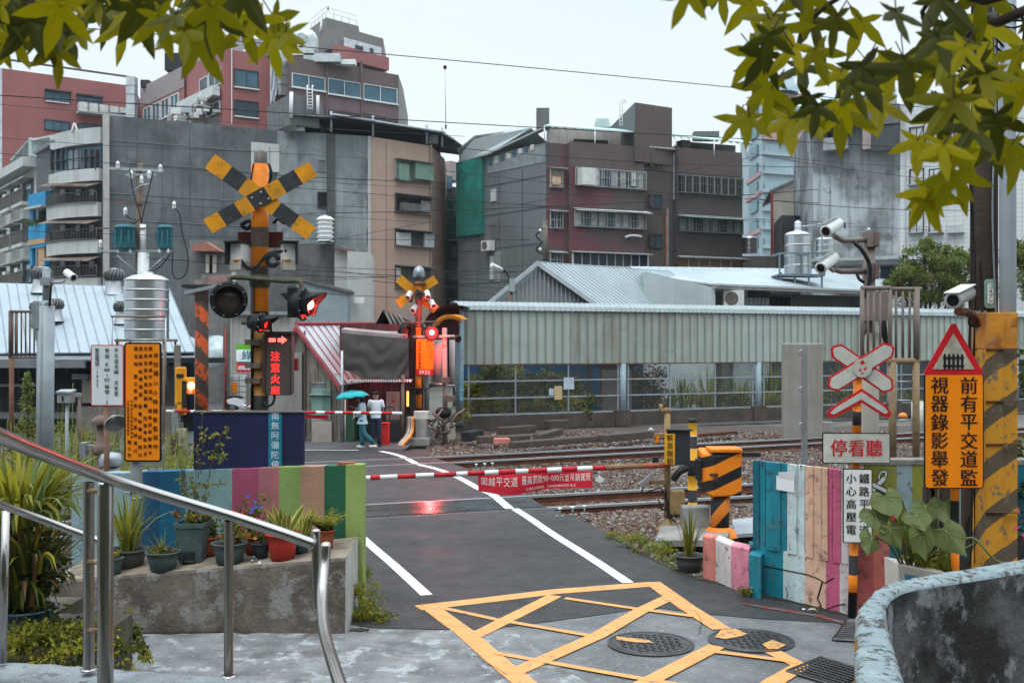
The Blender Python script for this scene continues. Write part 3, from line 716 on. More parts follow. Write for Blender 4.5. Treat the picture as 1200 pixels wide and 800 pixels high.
blades(mb,c+UP*1.05+Vector((-.05,0,0)),260,.76,.07,[ly,ly,lp,lg],.36,(.6,1.5));blades(mb,c+UP*.35,190,.74,.055,[lg2,lg,lg2,lbr,lg2],.26,(.55,1.5));blades(mb,c+UP*.65+Vector((.12,-.1,0)),120,.6,.05,[lg,lg2,lg2,lbr,ly],.22,(.5,1.4))
cloud(mb,c+UP*.5,(.42,.3,.5),350,.16,[lg2,lg2,lg],14,.6,.35);mb.obj('foliage',t,raw=True)
mb=MB()
for k in range(14):mb.tube(spline([c+UP*.25+rv()*.08,c+UP*.6+rv()*.12,c+UP*1.1+rv()*.16],3),.012,stemb,5)
mb.obj('stem',t)
def on(px,py,z):q=G(px,py,z);return q
weeds('weeds',[(G(60,760,.75)+UP*.1,(.6,.35,.16),1300,.055),(G(112,765,.6)+UP*.1,(.35,.3,.2),500,.055),(G(60,785,.8)+UP*.0,(.7,.15,.16),500,.05),(G(20,764,.75)+UP*.12,(.3,.2,.16),400,.05),(G(150,752,.3)+UP*.1,(.2,.2,.2),160,.075),(G(165,770,.3)+UP*.05,(.2,.2,.1),120,.06),(G(0,700,1.0)+UP*.1,(.3,.2,.3),220,.08),(G(-20,650,1.0),(.25,.2,.4),200,.09)],[lg,ly,lg2])
mb=MB();mb.bb((-9,7.6,-.2),(-4.5,11.2,.62),dirt);single(mb,'soil_bank','dark planted soil bank under the weeds at the left edge','soil bank')
lich=M('lichen_top',(.22,.27,.285),.85,var=.25,vs=5,bump=.9,bs=30,patch2=((.055,.045,.04),11,.52,.92),patch=((.20,.25,.27),3,.48,.85))
inn=M('stained_wall',(.085,.082,.082),.85,var=.5,vs=2.2,bump=.9,bs=18,patch=((.016,.014,.014),1.4,.44,.92),patch2=((.24,.25,.265),1.7,.53,.8),streak=.85,scol=(.02,.018,.017))
oy=pmat('wall_paint_amber',(.55,.27,.045));ow=pmat('wall_paint_white',(.55,.56,.56));oo=pmat('wall_paint_orange',(.55,.20,.03))
kerb_wall('curved_wall',[(1012,940),(1008,860),(1004,800),(1003.5,760),(1004,722),(1009,707),(1024,691),(1043,681.5),(1075,675),(1107,669.5),(1160,661),(1215,651.5),(1300,637)],[(1100,940),(1080,860),(1062,800),(1051,765),(1041,730),(1038.5,709),(1045,697),(1062,688),(1090,682.5),(1125,677.5),(1170,670.5),(1215,662.5),(1300,648)],1.5,-.3,'curving concrete parapet with a mossy pale top and stained dark inside at the right edge',lich,oy,inn,.03,6,lambda k,n:(oy,oy,ow,oy,oo,ow)[(k//3)%6])
mb=MB()
for k in range(7):mb.bb((-1.25,1.2+k*.45,-.3),(1.7,1.2+(k+1)*.45,1.5-.2*k),conc_ap)
struct(mb,'steps')
pal={n:M('hoarding_'+n,c,.62,var=.2,vs=3,bump=.4,bs=40,patch=(tuple(x*.3+.02 for x in c),9,.565,.9),patch2=(tuple(x*.55+.06 for x in c),5,.55,.6),streak=.55,scol=tuple(x*.4+.01 for x in c))for n,c in{'teal':(.012,.20,.27),'dteal':(.008,.12,.17),'pale':(.50,.62,.64),'peach':(.62,.40,.29),'magenta':(.50,.10,.20),'white':(.62,.56,.56),'dusty':(.34,.075,.07),'dusty2':(.42,.12,.09),'olive':(.22,.22,.035),'bluegrey':(.22,.30,.32),'rose':(.60,.22,.29),'coral':(.55,.19,.16)}.items()}
wr=lambda px:P(px,400,14.1-(px-880)*.0102 if px<990 else 12.98)
def wseg(mb,a,b,z0,z1,m,out=0.0,thick=.2,sl=0):
 p,q=wr(a),wr(b);p=p-Vector((0,out,0));q=q-Vector((0,out,0));t=Vector((.05,thick,0))
 mb.hexa([(p.x,p.y,z0),(q.x,q.y,z0),(q.x+t.x,q.y+t.y,z0),(p.x+t.x,p.y+t.y,z0),(p.x,p.y,z1),(q.x,q.y,z1+sl),(q.x+t.x,q.y+t.y,z1+sl),(p.x+t.x,p.y+t.y,z1)],m)
t=thing('painted_hoarding','ribbed barrier painted teal, white, peach and magenta on a cracked concrete base','wall',(wr(935).x,wr(935).y,0))
mb=MB()
segs=[(881,888,'dteal',.03),(888,896,'teal',.0),(896,913,'teal',.035),(913,921,'teal',.005),(921,932,'pale',.03),(932,942,'pale',.0),(942,951,'peach',.03),(951,961,'peach',.005),(961,968,'peach',.03),(968,974,'magenta',.005),(974,983,'magenta',.03),(983,992,'white',.01)]
for a,b,n,o in segs:wseg(mb,a,b,.60,1.735,pal[n],.03+o,.06)
mb.obj('ribbed_sheet',t)
mb=MB()
for a,b,n in((878,884,'dteal'),(884,917,'teal'),(917,942,'pale'),(942,967,'peach'),(967,983,'magenta'),(983,994,'white')):wseg(mb,a,b,-.3,.62,pal[n],.035 if n!='dteal' else .02,.25)
mb.obj('concrete_base',t)
crk=M('crack',(.02,.014,.012),.9);mb=MB()
def crack(pts,r=.008):
 mb.tube([wr(px)+Vector((0,-.037,0))+UP*(ZA(py,wr(px).y)-H)for px,py in pts],r,crk,5)
crack([(884,660),(905,664),(925,668),(945,672),(958,677),(966,682),(976,676)]);crack([(963,680),(960,690),(957,700),(961,708),(956,716)],.013);crack([(920,686),(922,695),(921,705)],.006);crack([(958,718),(940,714),(918,706)],.012);crack([(968,712),(980,708),(990,706)],.006);crack([(945,618),(947,640),(943,655)],.004);crack([(926,600),(927,620),(924,650)],.005)
mb.obj('crack',t)
mb=MB()
for px,py in((892,541),(892,545),(937,546),(882,646),(884,660),(888,647)):
 q=wr(px)-Vector((0,.07,0));q.z=ZA(py,q.y);mb.ball(q,.014,rust,8,6)
mb.obj('bolt',t)
mb=MB();q=P(922,558,12.9);q=wr(921)-Vector((0,.075,0));q.z=ZA(562,q.y)
for a,b,z0,z1,tilt in((908,929,ZA(575,13.6),ZA(556,13.6),0),(910,929,ZA(561,13.6),ZA(551,13.6),.03)):
 p0,p1=wr(a)-Vector((0,.08,0)),wr(b)-Vector((0,.08,0));mb.ext([(p0.x,p0.y,z0),(p1.x,p1.y,z0-.01),(p1.x,p1.y-tilt,z1),(p0.x,p0.y-tilt,z1-.03)],(0,-.003,0),M('paper',(.66,.70,.74),.8,var=.05))
single(mb,'paper_notice','torn white paper stuck to the teal and white hoarding','notice')
mb=MB();
for a,b,n in((994,1004,'dusty'),(1004,1024,'dusty'),(1024,1042,'dusty2'),(1042,1056,'dteal')):wseg(mb,a,b,-.15,.95 if n!='dteal' else .95,pal[n],.0,.25)
for a,b,n in((994,1012,'white'),(1012,1027,'olive'),(1027,1051,'olive'),(1051,1069,'bluegrey'),(1069,1110,'olive'),(1110,1150,'bluegrey'),(1150,1230,'dteal')):wseg(mb,a,b,.95,1.80,pal[n],.0,.25)
wseg(mb,1056,1230,-.15,.95,M('dark_lower_wall',(.03,.028,.027),.9,var=.3),0,.25)  # Right end of the wall is near black below the mural panels
wseg(mb,993,1230,1.80,1.86,M('rough_wall_cap',(.20,.19,.17),.9,var=.35,vs=6,bump=.7),.01,.28)
mk=M('mural_black',(.02,.02,.022),.7);mw=M('mural_white',(.6,.62,.62),.7)
def onw(px,py,o):q=wr(px)-Vector((0,o,0));q.z=ZA(py,q.y);return q
def ringm(cx,cy,rx,ry,w_,m,o):
 pts=[]
 for k in range(20):
  a=k*2*math.pi/20;pts.append((cx+rx*math.cos(a)+.3*ry*math.sin(a),cy-ry*math.sin(a)))
 for k in range(20):
  (a0,b0),(a1,b1)=pts[k],pts[(k+1)%20];f=lambda a,b,s:onw(cx+(a-cx)*s,cy+(b-cy)*s,o)
  mb.add([f(a0,b0,1),f(a1,b1,1),f(a1,b1,1-w_),f(a0,b0,1-w_)],[(0,1,2,3)],m)
def barm(x0,y0,x1,y1,w_,m,o):
 l=math.hypot(x1-x0,y1-y0);nx_,ny_=-(y1-y0)/l*w_,(x1-x0)/l*w_
 mb.add([onw(x0+nx_,y0+ny_,o),onw(x1+nx_,y1+ny_,o),onw(x1-nx_,y1-ny_,o),onw(x0-nx_,y0-ny_,o)],[(0,1,2,3)],m)
ringm(1034,557,5.6,7,.55,mk,.004);ringm(1034,557,4.8,6,.35,mw,.006);barm(1022,575,1036,560,3.6,mk,.008);barm(1022,575,1036,560,2.4,mw,.010);barm(1022,567,1043,578,3.4,mk,.012);barm(1022,567,1043,578,2.2,mw,.014);barm(1024,582,1038,588,2.2,mk,.016);barm(1024,582,1037,587,1.2,mw,.018)
single(mb,'mural_wall','grimy concrete wall with olive mural panels and a white loop behind the signs','wall')
mb=MB();Aa,Bb=G(824,676),G(882,698)
def blk2(t0,t1,z0,z1,m):
 p,q=Aa.lerp(Bb,t0),Aa.lerp(Bb,t1);k=Vector((.10,.24,0))
 mb.ext([p+UP*-.3,q+UP*-.3,q+UP*(z1-.03),q+UP*z1+k*.08,p+UP*z0+k*.08,p+UP*(z0-.03)],k,m)
blk2(0,.27,.60,.60,pal['coral']);blk2(.27,.58,.60,.58,pal['white']);blk2(.58,.93,.58,.60,pal['rose']);blk2(.93,1.15,.55,.55,pal['teal'])
single(mb,'concrete_block','low concrete block painted coral, white and pink at the foot of the teal hoarding','block',bevel=.03)
mb=MB();q=G(946,717);leaf(mb,q+UP*.03,Vector((1,.1,.05)),UP,.12,.07,M('litter_foil',(.5,.52,.55),.4));leaf(mb,q+Vector((.03,0,.04)),Vector((.8,-.3,.1)),UP,.09,.05,M('litter_yellow',(.55,.42,.1),.5));leaf(mb,q+Vector((-.06,0,.03)),Vector((.5,.4,.1)),UP,.07,.05,whitep)
single(mb,'litter','crumpled white and yellow packet at the foot of the peach hoarding','litter')
q=G(808,669);potted(808,'grey bowl of spiky yellow green grass between the road and the hazard block',.22,.24,'grey',lambda mb,c:(blades(mb,c,34,.72,.03,[ly,lg],.08,(.1,.7)),blades(mb,c,14,.7,.02,[lbr,lp],.08,(.4,1.2))),base=Vector((q.x,q.y,0)),group=None)
def plate(mb,cpx,x0,y0,x1,y1,d,m,edge=None,ew=.02,thick=.012,rnd=.03,yaw=0):
 a,b=P(x0,y1,d),P(x1,y0,d);w_,h_=b.x-a.x,b.z-a.z;c_=(a+b)/2;rt=Vector((math.cos(yaw),math.sin(yaw),0));fn=Vector((math.sin(yaw),-math.cos(yaw),0))
 def rr(w_,h_,r):
  pts=[]
  for cx,cz,a0 in((w_/2-r,h_/2-r,0),(-w_/2+r,h_/2-r,90),(-w_/2+r,-h_/2+r,180),(w_/2-r,-h_/2+r,270)):
   for k in range(4):an=R(a0+30*k);pts.append((cx+r*math.cos(an),cz+r*math.sin(an)))
  return pts
 if edge:
  mb.ext([c_+rt*x+UP*z for x,z in rr(w_,h_,rnd)],fn*-thick,edge)
  mb.ext([c_+fn*.004+rt*x+UP*z for x,z in rr(w_-2*ew,h_-2*ew,max(.006,rnd-ew))],fn*-(thick*.5),m)
 else:mb.ext([c_+rt*x+UP*z for x,z in rr(w_,h_,rnd)],fn*-thick,m)
 return c_,rt,fn,w_,h_
sorange=M('sign_orange',(.80,.22,.004),.45,var=.08,vs=2,streak=.12,scol=(.4,.15,.03),patch2=((.5,.2,.05),12,.68,.5))
sblk=M('sign_black',(.012,.010,.010),.5);sred=M('sign_red',(.50,.012,.02),.45,var=.15,vs=4)
def hazard_post(px,yt,yb,d,r,bands,parent,name='post',lean=0):
 mb=MB();z=0
 for(ya,yb_,m)in bands:mb.tube([P(px+lean*(ya-yt)/(yb-yt),ya,d),P(px+lean*(yb_-yt)/(yb-yt),yb_,d)],r,m,16)
 return mb.obj(name,parent)
d=12.72;t=thing('crossing_sign','white and red crossbuck sign with chevron and white plates on an orange and black post','sign',G(998,724))
bands=[];ys=[440,482,498,545,600,655,669,693,709,727];
for i in range(len(ys)-1):bands.append((ys[i],ys[i+1],(orange,hblack,orange,orange,orange,hblack,orange,hblack,hblack)[i]if i<9 else orange))
hazard_post(1005.5,440,727,d+.07,.052,[(440,482,orange),(482,498,hblack),(498,600,orange),(600,650,orange),(650,673,hblack),(673,693,orange),(693,727,hblack)],t,lean=-7)
mb=MB();cpt=(1010.5,430.5)
def arm(x0,y0,x1,y1,hw,tip,o):
 a,b=P(x0,y0,d-o),P(x1,y1,d-o);ax=(b-a).normalized();nn=Vector((-ax.z,0,ax.x));
 def sh(hw_,ins):return[a+ax*ins+nn*hw_*.25,a+ax*(tip+ins*.6)+nn*hw_,b-ax*(tip+ins*.6)+nn*hw_,b-ax*ins+nn*hw_*.25,b-ax*ins-nn*hw_*.25,b-ax*(tip+ins*.6)-nn*hw_,a+ax*(tip+ins*.6)-nn*hw_,a+ax*ins-nn*hw_*.25]
 mb.ext(sh(hw,0),(0,.012,0),sred);mb.ext([p-Vector((0,.004,0))for p in sh(hw-.022,.028)],(0,.006,0),dirtyw)
arm(975,407,1046,456,.1,.07,.0);arm(1047,406,971,454,.1,.07,.018)
mb.obj('crossbuck',t)
mb=MB();c_=P(1010.5,431,d-.03);mb.lathe([(0,.0),(.112,.0),(.112,.006),(0,.0061)],c_,dirtyw,32,(0,-1,0),False)
f=c_-Vector((0,.009,0));X=lambda a,b:f+Vector((a*1.3,0,b*1.3))
mb.poly([X(.0,.075),X(.03,.045),X(.012,.045),X(.012,.03),X(-.012,.03),X(-.012,.045),X(-.03,.045)],sred);mb.poly([X(.0,.028),X(-.038,-.03),X(-.006,-.026),X(-.018,-.002)],sred);mb.poly([X(.038,.03),X(.03,-.028),X(.012,-.012),X(-.004,-.022),X(.026,.008)],sred);mb.poly([X(-.018,-.042),X(.02,-.042),X(.004,-.05),X(.0,-.066)],sred);mb.obj('roundel',t)
mb=MB()
def chev(o,hw,m,ins):
 pts=[P(1010,455+(ins*1.2),d-o),P(1040,476,d-o),P(1045-ins*.6,485,d-o),P(1043-ins,489-ins*1.2,d-o),P(1036,488-ins*1.6,d-o),P(1009.5,471.5-ins*1.3,d-o),P(979,489-ins*1.6,d-o),P(970+ins,488-ins*1.2,d-o),P(969+ins*.8,483,d-o),P(978,475+ins*.4,d-o)]
 mb.ext(pts,(0,.012,0),m)
chev(0,.1,sred,0)
pts=[P(1010,459,d-.006),P(1036,476.5,d-.006),P(1041,483,d-.006),P(1037,485,d-.006),P(1009.5,467.8,d-.006),P(977,485.5,d-.006),P(973,484,d-.006),P(980,477,d-.006)]
mb.ext(pts,(0,.008,0),dirtyw);mb.obj('chevron',t)
mb=MB();c_,rt,fn,w_,h_=plate(mb,0,964,507,1043,543,d-.03,dirtyw,sblk,.012,.012,.02,R(-2));mb.text('停看聽',c_+fn*.01-UP*.0,rt,UP,.215,sred,xs=.95);mb.obj('sign_plate',t,label='white plate with three red characters')
mb=MB();c_,rt,fn,w_,h_=plate(mb,0,988,549,1022,636,d-.05,whitep,sblk,.012,.012,.02,R(-4));mb.text('鐵路平交道',c_+fn*.01+rt*w_*.22+UP*h_*.37,rt,UP,.125,sblk,True,.152);mb.text('小心高壓電',c_+fn*.01-rt*w_*.22+UP*h_*.37,rt,UP,.125,sblk,True,.152);mb.obj('sign_plate',t,label='tall white plate with two columns of black characters')
d=10.1;t=thing('warning_sign','orange sign with two columns of black characters below a red railway triangle','sign',Vector((P(1119,0,10.1).x,10.1,0)))
hazard_post(1119,430,775,d+.05,.04,[(430,572,orange),(572,586,orange),(586,640,hblack),(640,700,orange),(700,775,hblack)],t)
mb=MB();c_,rt,fn,w_,h_=plate(mb,0,1083,437,1153,572.5,d,sorange,sblk,.012,.014,.035);mb.text('前有平交道監',c_+fn*.01+rt*w_*.245+UP*h_*.395,rt,UP,.172,sblk,True,.174);mb.text('視器錄影舉發',c_+fn*.01-rt*w_*.245+UP*h_*.395,rt,UP,.172,sblk,True,.174);mb.obj('sign_plate',t)
mb=MB();tri=lambda s,o:[Vector(P(1117.5,416,d-o))+Vector((x*s,0,z*s))for x,z in((-.28,-.165),(-.266,-.188),(.266,-.188),(.28,-.165),(.018,.298),(-.018,.298))]
mb.ext(tri(1,.004),(0,.012,0),sred)
mb.ext([Vector(P(1117.5,416,d-.01))+Vector((x,0,z))for x,z in((-.197,-.133),(.197,-.133),(0,.206))],(0,.005,0),M('weathered_sign_face',(.34,.31,.24),.7,var=.3,vs=9,patch2=((.5,.48,.42),10,.55)))
q=P(1117.5,423,d-.014);
for k in range(5):x=-.082+.041*k;mb.ext([q+Vector((x-.011,0,-.075)),q+Vector((x+.011,0,-.075)),q+Vector((x+.011,0,.055)),q+Vector((x,0,.075)),q+Vector((x-.011,0,.055))],(0,.003,0),sblk)
for z in(-.045,.03):mb.box(q+Vector((0,.0005,z)),(.2,.003,.018),sblk)
mb.obj('triangle_plate',t)
d=10.6;b=P(1155,655,d);t=thing('utility_pole','dark weathered wooden pole wound with loose cables beside the grey steel pole','utility pole',(b.x,b.y,0))
mb=MB();mb.tube([(P(1153,400,d).x,d,-.3),(P(1153,400,d).x,d,4.2),(P(1155,400,d).x,d,9)],[.135,.13,.12],woodp,18);mb.obj('pole',t)
mb=MB()
for px,ph in((1137,0),(1141,1),(1165,2)):mb.tube(spline([P(px+2*math.sin(k*1.3+ph),660-k*60,d-.16)for k in range(13)],3),.009,rub if ph<2 else galv,6)
for k in range(5):mb.tube(spline([P(1140,30+k*14,d-.16),P(1122-5*k,18+k*9,d-.2),P(1108+3*k,40+5*k,d-.15),P(1128,60+k*6,d-.16)],5),.012,rub,6)
for k in range(4):mb.tube(spline([P(1165,10+k*6,d-.3),P(1186,6+k*9,d-.32),P(1200+k*4,30,d-.3),P(1192,60+k*6,d-.28),P(1166,34+k*10,d-.3)],5),.011,rub,6)
mb.obj('cable',t)
mb=MB();plate(mb,0,1154,327,1167,361,d-.16,M('pole_tag_green',(.20,.32,.27),.5,var=.3,vs=6));c_,rt,fn,w_,h_=plate(mb,0,1157.3,332,1164,356,d-.168,whitep,None,.0,.004,.02);mb.text('コ4プン',c_+fn*.006+UP*.07,rt,UP,.05,sblk,True,.046);mb.obj('number_tag',t)
sx=P(1181,400,10.35);t=thing('steel_pole','smooth grey steel pole at the right edge behind the maple leaves','utility pole',(sx.x,sx.y,0))
mb=MB();mb.tube([(sx.x,sx.y,-.3),(sx.x,sx.y,9)],.077,galvp,24);mb.obj('pole',t)
mb=MB()
for y in(97,152):q=P(1181,y,10.35);mb.lathe([(.079,-.012),(.083,-.012),(.083,.012),(.079,.012)],q,M('brass_band',(.35,.2,.1),.4,.6),20)
mb.obj('clamp_band',t)
mb=MB();t=None
hz=MS('faded_hazard',(.52,.24,.02),(.10,.075,.05),(1.0,-1.2,-1.35),1.55,.1,.62,(.16,.12,.08),.65,.545)
q0,q1=P(1156,365,10.2),P(1194,365,10.2)
for z0,z1,x0,x1,yy in((-.2,ZA(409,10.2),1155,1176,.0),(-.2,ZA(409,10.2),1176.3,1194.5,.03),(ZA(409,10.2)+.004,ZA(366,10.2),1155,1176,-.01),(ZA(409,10.2)+.004,ZA(366,10.2),1176.3,1194.5,.025)):
 a,b_=P(x0,400,10.2),P(x1,400,10.2);mb.bb((a.x,10.2+yy,z0),(b_.x,10.52,z1),M('rust_orange_sheet',(.50,.20,.02),.65,var=.3,vs=5,patch=((.22,.19,.17),2.4,.50,.9),patch2=((.26,.075,.015),4,.55),streak=.4,scol=(.2,.14,.1))if z0>0 else hz)
for y in(409,470,520,600):a,b_=P(1154.5,y,10.2),P(1195,y,10.2);mb.bb((a.x,10.175,a.z-.006),(b_.x,10.20,a.z+.006),rust)
single(mb,'hazard_guard','rusty orange and black hazard sheeting wrapped round the feet of the right hand poles','guard',bevel=.01)
mb=MB();q=P(1135,610,10.75);mb.ext([P(1137,600,10.6),P(1175,633,10.5),P(1163,651,10.5),P(1152,661,10.5),P(1120,652,10.7),P(1128,625,10.7)],(0.02,.03,0),M('dark_scrap_sheet',(.035,.036,.04),.55,var=.3))
single(mb,'scrap_sheet','bent dark grey sheet propped at the foot of the orange sign','scrap')
mb=MB()
for px,w_,y0 in((1088,.09,575),(1093,.07,575),(1107,.09,578),(1131,.05,576),(1141,.1,572)):q=P(px,400,11.4);mb.box((q.x,11.4,.8),(w_,.1,1.9 if w_>.06 else 2),woodp)
single(mb,'old_timber_posts','row of dark timber boards standing behind the big leaves','timber')
c=P(1085,700,10.4);c.z=.62
mb=MB();mb.bb((c.x-.45,c.y-.25,-.2),(c.x+.6,c.y+.5,.62),plm);single(mb,'planter_block','concrete block hidden behind the curved parapet under the white planter box','planter')
t=thing('potted_plant','big heart shaped green leaves growing from a white box behind the curved parapet','potted plant',c)
mb=MB();a0,a1=P(1051,672,10.3),P(1103,690,10.3);mb.hexa([(a0.x,10.25,.62),(a1.x,10.15,.62),(a1.x,10.6,.62),(a0.x,10.6,.62),(a0.x-.01,10.23,ZA(661,10.25)),(a1.x+.02,10.13,ZA(672,10.2)),(a1.x+.02,10.62,ZA(672,10.2)),(a0.x-.01,10.62,ZA(661,10.25))],potc['white']);q=P(1061,680,10.2)
mb.obj('pot',t)
mb=MB();a0=P(1066,679,10.17);mb.ext([P(1060,672,10.19),P(1080,676,10.17),P(1080,690,10.17),P(1060,686,10.19)],(0,-.004,0),M('blue_label',(.05,.22,.35),.5));mb.obj('blue_print',t)
tl=ML('heart_leaf',(.125,.15,.055),(.085,.11,.038),.2,.45);tv=M('leaf_vein',(.22,.27,.10),.5)
def heart(mb,cx,cy,w_,h_,d,ang=0,tilt=.35,m=tl):
 c_=P(cx,cy,d);W,Hh=w_*d/F/2,h_*d/F;n=14;vs=[];ca,sa=math.cos(ang),math.sin(ang)
 pr=[(0,.30),(.26,.47),(.58,.48),(.86,.30),(.97,.04),(.88,-.18),(.62,-.38),(.30,-.55),(0,-.70)]
 out=[(x*W,z*Hh)for x,z in pr]+[(-x*W,z*Hh)for x,z in pr[-2:0:-1]]
 o3=lambda x,z,dy:c_+Vector((x*ca-z*sa,dy+tilt*z*1.2+abs(x)*.35,x*sa+z*ca))
 pts=[o3(x*(1+.035*(-1)**i),z*(1+.03*(-1)**i),.03*math.sin(i*1.9+cx))for i,(x,z)in enumerate(out)];k=len(pts);hub=o3(0,.26*Hh,-.0)
 midp=[o3(x*.55,.26*Hh+(z-.26*Hh)*.55,-.012+.012*(i%2))for i,(x,z)in enumerate(out)]
 mb.add([hub]+midp+pts,[(0,1+i,1+(i+1)%k)for i in range(k)]+[(1+i,1+k+i,1+k+(i+1)%k,1+(i+1)%k)for i in range(k)],m,True)
 for i in(2,4,6,8,10,12,14):mb.tube([hub-Vector((0,.004,0)),midp[i%k]-Vector((0,.006,0)),pts[i%k].lerp(midp[i%k],.15)-Vector((0,.004,0))],[.0022,.0016,.0008],tv,4,True,False)
 return hub
hs=[(1041,588,40,24,10.0,.25,.9),(1027,606,36,22,10.05,.15,.8),(1020,635,28,22,9.95,-.5,.5),(1046,625,28,26,9.9,.4,.3),(1084,600,32,30,10.1,-.3,.5),(1076,608,36,16,9.85,.1,1.2),(1082,632,32,34,9.75,0,.2),(1108,597,34,26,10.2,-.1,.7),(1114,629,40,32,9.8,.55,.5),(1062,623,26,22,10.2,.2,.4),(1110,655,18,26,10.15,.1,.1),(1052,600,26,30,10.3,-.2,.5)]
for k,(x,y,w_,h_,dd,an,ti)in enumerate(hs):
 mb=MB();mb2=MB();hub=heart(mb,x,y,w_,h_,dd,an,ti,tl if k not in(9,10,11)else lg)
 b_=P(1072+(x-1072)*.25,668,10.38);mb2.tube(spline([b_,b_.lerp(hub,.5)+UP*.1,hub+Vector((0,.03,.0))],4),[.012]*4+[.009]*5,stemg,6);o_=mb.obj('leaf',t,raw=True);mb2.obj('stalk',o_)
mb=MB();cloud(mb,P(1085,655,10.4),(.28,.12,.16),150,.09,[lg,ly],8);mb.obj('foliage',t,raw=True)
mb=MB();
for k in range(5):a=k*1.256;leaf(mb,P(1047,606,9.9),Vector((math.cos(a),-.3,math.sin(a))),Vector((0,-1,0)),.035,.025,redp)
single(mb,'small_flower','small red flower between the big heart shaped leaves','flower')
mb=MB();mb.tube(spline([P(1118,640,9.9),P(1140,630,9.9),P(1165,655,9.8),P(1180,660,9.8)],4),.012,stemg,6);mb.tube(spline([P(1120,648,9.9),P(1150,632,9.9)],3),.008,stemg,6);single(mb,'bare_stalk','bent bare green stalk leaning over the parapet beside the big leaves','stalk')
iron=M('cast_iron',(.06,.06,.062),.42,.6,var=.3,vs=6,rvar=.1)
def manhole(px,py,r,lab):
 c_=G(px,py);mb=MB();mb.lathe([(r,-.01),(r,.009),(r-.03,.011),(r-.035,.004),(r-.05,.004),(r-.055,.010),(0,.0101)],c_,iron,48,UP,False)
 n=int(2*r/.075)
 for i in range(-n,n+1):
  for j in range(-n,n+1):
   x,y=i*.075,j*.075
   if math.hypot(x,y)>r-.11:continue
   mb.box(c_+Vector((x,y,.0135)),(.055,.016,.008)if(i+j)%2 else(.016,.055,.008),iron,R(45))
 return mb,c_
mb,c_=manhole(762.5,754,.47,'');yp=M('road_yellow_worn',(.55,.28,.09),.6,var=.15,patch2=((.10,.09,.085),18,.54,.9))
mb.poly([G(x,y)+UP*.019 for x,y in((723,751),(722,747),(760,751),(766,755),(745,754))],yp);single(mb,'manhole_cover','round cast iron manhole cover with a sliver of yellow paint, inside the yellow box','manhole cover',group='manhole covers')
mb,c_=manhole(880,750,.47,'');mb.poly([G(x,y)+UP*.019 for x,y in((838,748),(845,739),(862,738),(876,744),(868,747),(850,750))],yp);mb.poly([G(x,y)+UP*.019 for x,y in((893,756),(905,751),(921,757),(912,762),(900,762))],yp)
single(mb,'manhole_cover','round cast iron manhole cover half covered in yellow paint near the hoarding','manhole cover',group='manhole covers')
def grate(c4,lab,n=9):
 p=[G(*q)for q in c4];mb=MB();mb.poly([q+UP*.002 for q in p],M('drain_dark',(.008,.008,.009),.9))
 for i in range(n+1):
  t_=i/n;a,b_=p[0].lerp(p[1],t_),p[3].lerp(p[2],t_);mb.tube([a+UP*.012,b_+UP*.012],.009 if 0<i<n else .016,iron,4,False)
  a,b_=p[0].lerp(p[3],t_),p[1].lerp(p[2],t_);mb.tube([a+UP*.012,b_+UP*.012],.007 if 0<i<n else .016,iron,4,False)
 single(mb,'drain_grate',lab,'drain grate',group='drain grates')
grate(((922,787),(962,771),(1012,786),(985,806)),'square iron drain grate at the foot of the curved parapet in front')
grate(((976,750),(991,729),(1012,731),(1010,752)),'small square drain grate half hidden behind the end of the curved parapet')
b=G(782,620);t=thing('barrier_gate','near barrier with a lowered red and white arm and a yellow emergency button plate','barrier',b);d=b.y
def cyl(mb,px,y0,y1,d,r,m,n=14):mb.tube([P(px,y1,d),P(px,y0,d)],r,m,n)
pb=M('tan_rusty_post',(.26,.17,.08),.65,var=.3,vs=5,patch=((.12,.06,.03),6,.55))
mb=MB();cyl(mb,782,478,622,d,.055,pb,8);mb.box(P(781,480,d),(.2,.14,.04),pb);mb.tube([P(774,482,d),P(775,473,d)],.03,pb);mb.box(P(781,632,d),(.4,.4,.06),conc);mb.lathe([(.2,0),(.09,.12),(.055,.2)],b,pb,8);mb.obj('post',t)
mb=MB();mb.box(P(794,523,d+.05),(.4,.3,.62),M('black_box',(.028,.034,.042),.45,var=.3),0);mb.box(P(795,503,d+.03),(.46,.36,.03),blkm);mb.obj('control_box',t,bevel=.015)
mb=MB();c_,rt,fn,w_,h_=plate(mb,0,779,508,791,544,d-.2,hyel,None,.01,.012,.01);mb.text('緊急按鈕',c_+fn*.016+UP*.2,rt,UP,.115,sblk,True,.135);mb.obj('button_plate',t)
mb=MB();q=P(774,510,d-.1);mb.box(q,(.24,.14,.07),pb);mb.box(q+Vector((-.06,-.03,-.06)),(.05,.1,.12),orange);mb.tube([q+Vector((-.12,0,.05)),q+Vector((-.19,-.02,.12))],.04,galv);mb.obj('lever',t)
mb=MB();q=P(757,563,d-.1);mb.box(q,(.26,.1,.08),galv,0,Matrix.Rotation(-.7,3,'Y'));mb.box(P(770,565,d),(.3,.06,.07),pb);mb.box(P(768,540,d-.05),(.1,.08,.14),blkm);mb.obj('sensor_lamp',t)
mb=MB()
mb.tube(spline([P(754,570,d-.1),P(752,578,d-.1),P(762,575,d-.12),P(775,572,d-.1),P(781,590,d-.08),P(776,598,d-.08),P(772,585,d-.1)],4),.014,rub,6);mb.tube(spline([P(806,548,d-.1),P(796,553,d-.15),P(789,562,d-.12)],4),.06,rub,10);mb.tube(spline([P(780,570,d-.1),P(783,600,d-.1),P(792,612,d-.1)],4),.016,rub,6);mb.obj('cable',t)
mb=MB();mb.box(P(793,588,d-.02),(.26,.2,.42),pb);mb.box(P(793,602,d-.02),(.2,.16,.1),blkm);mb.obj('motor_case',t,bevel=.02)
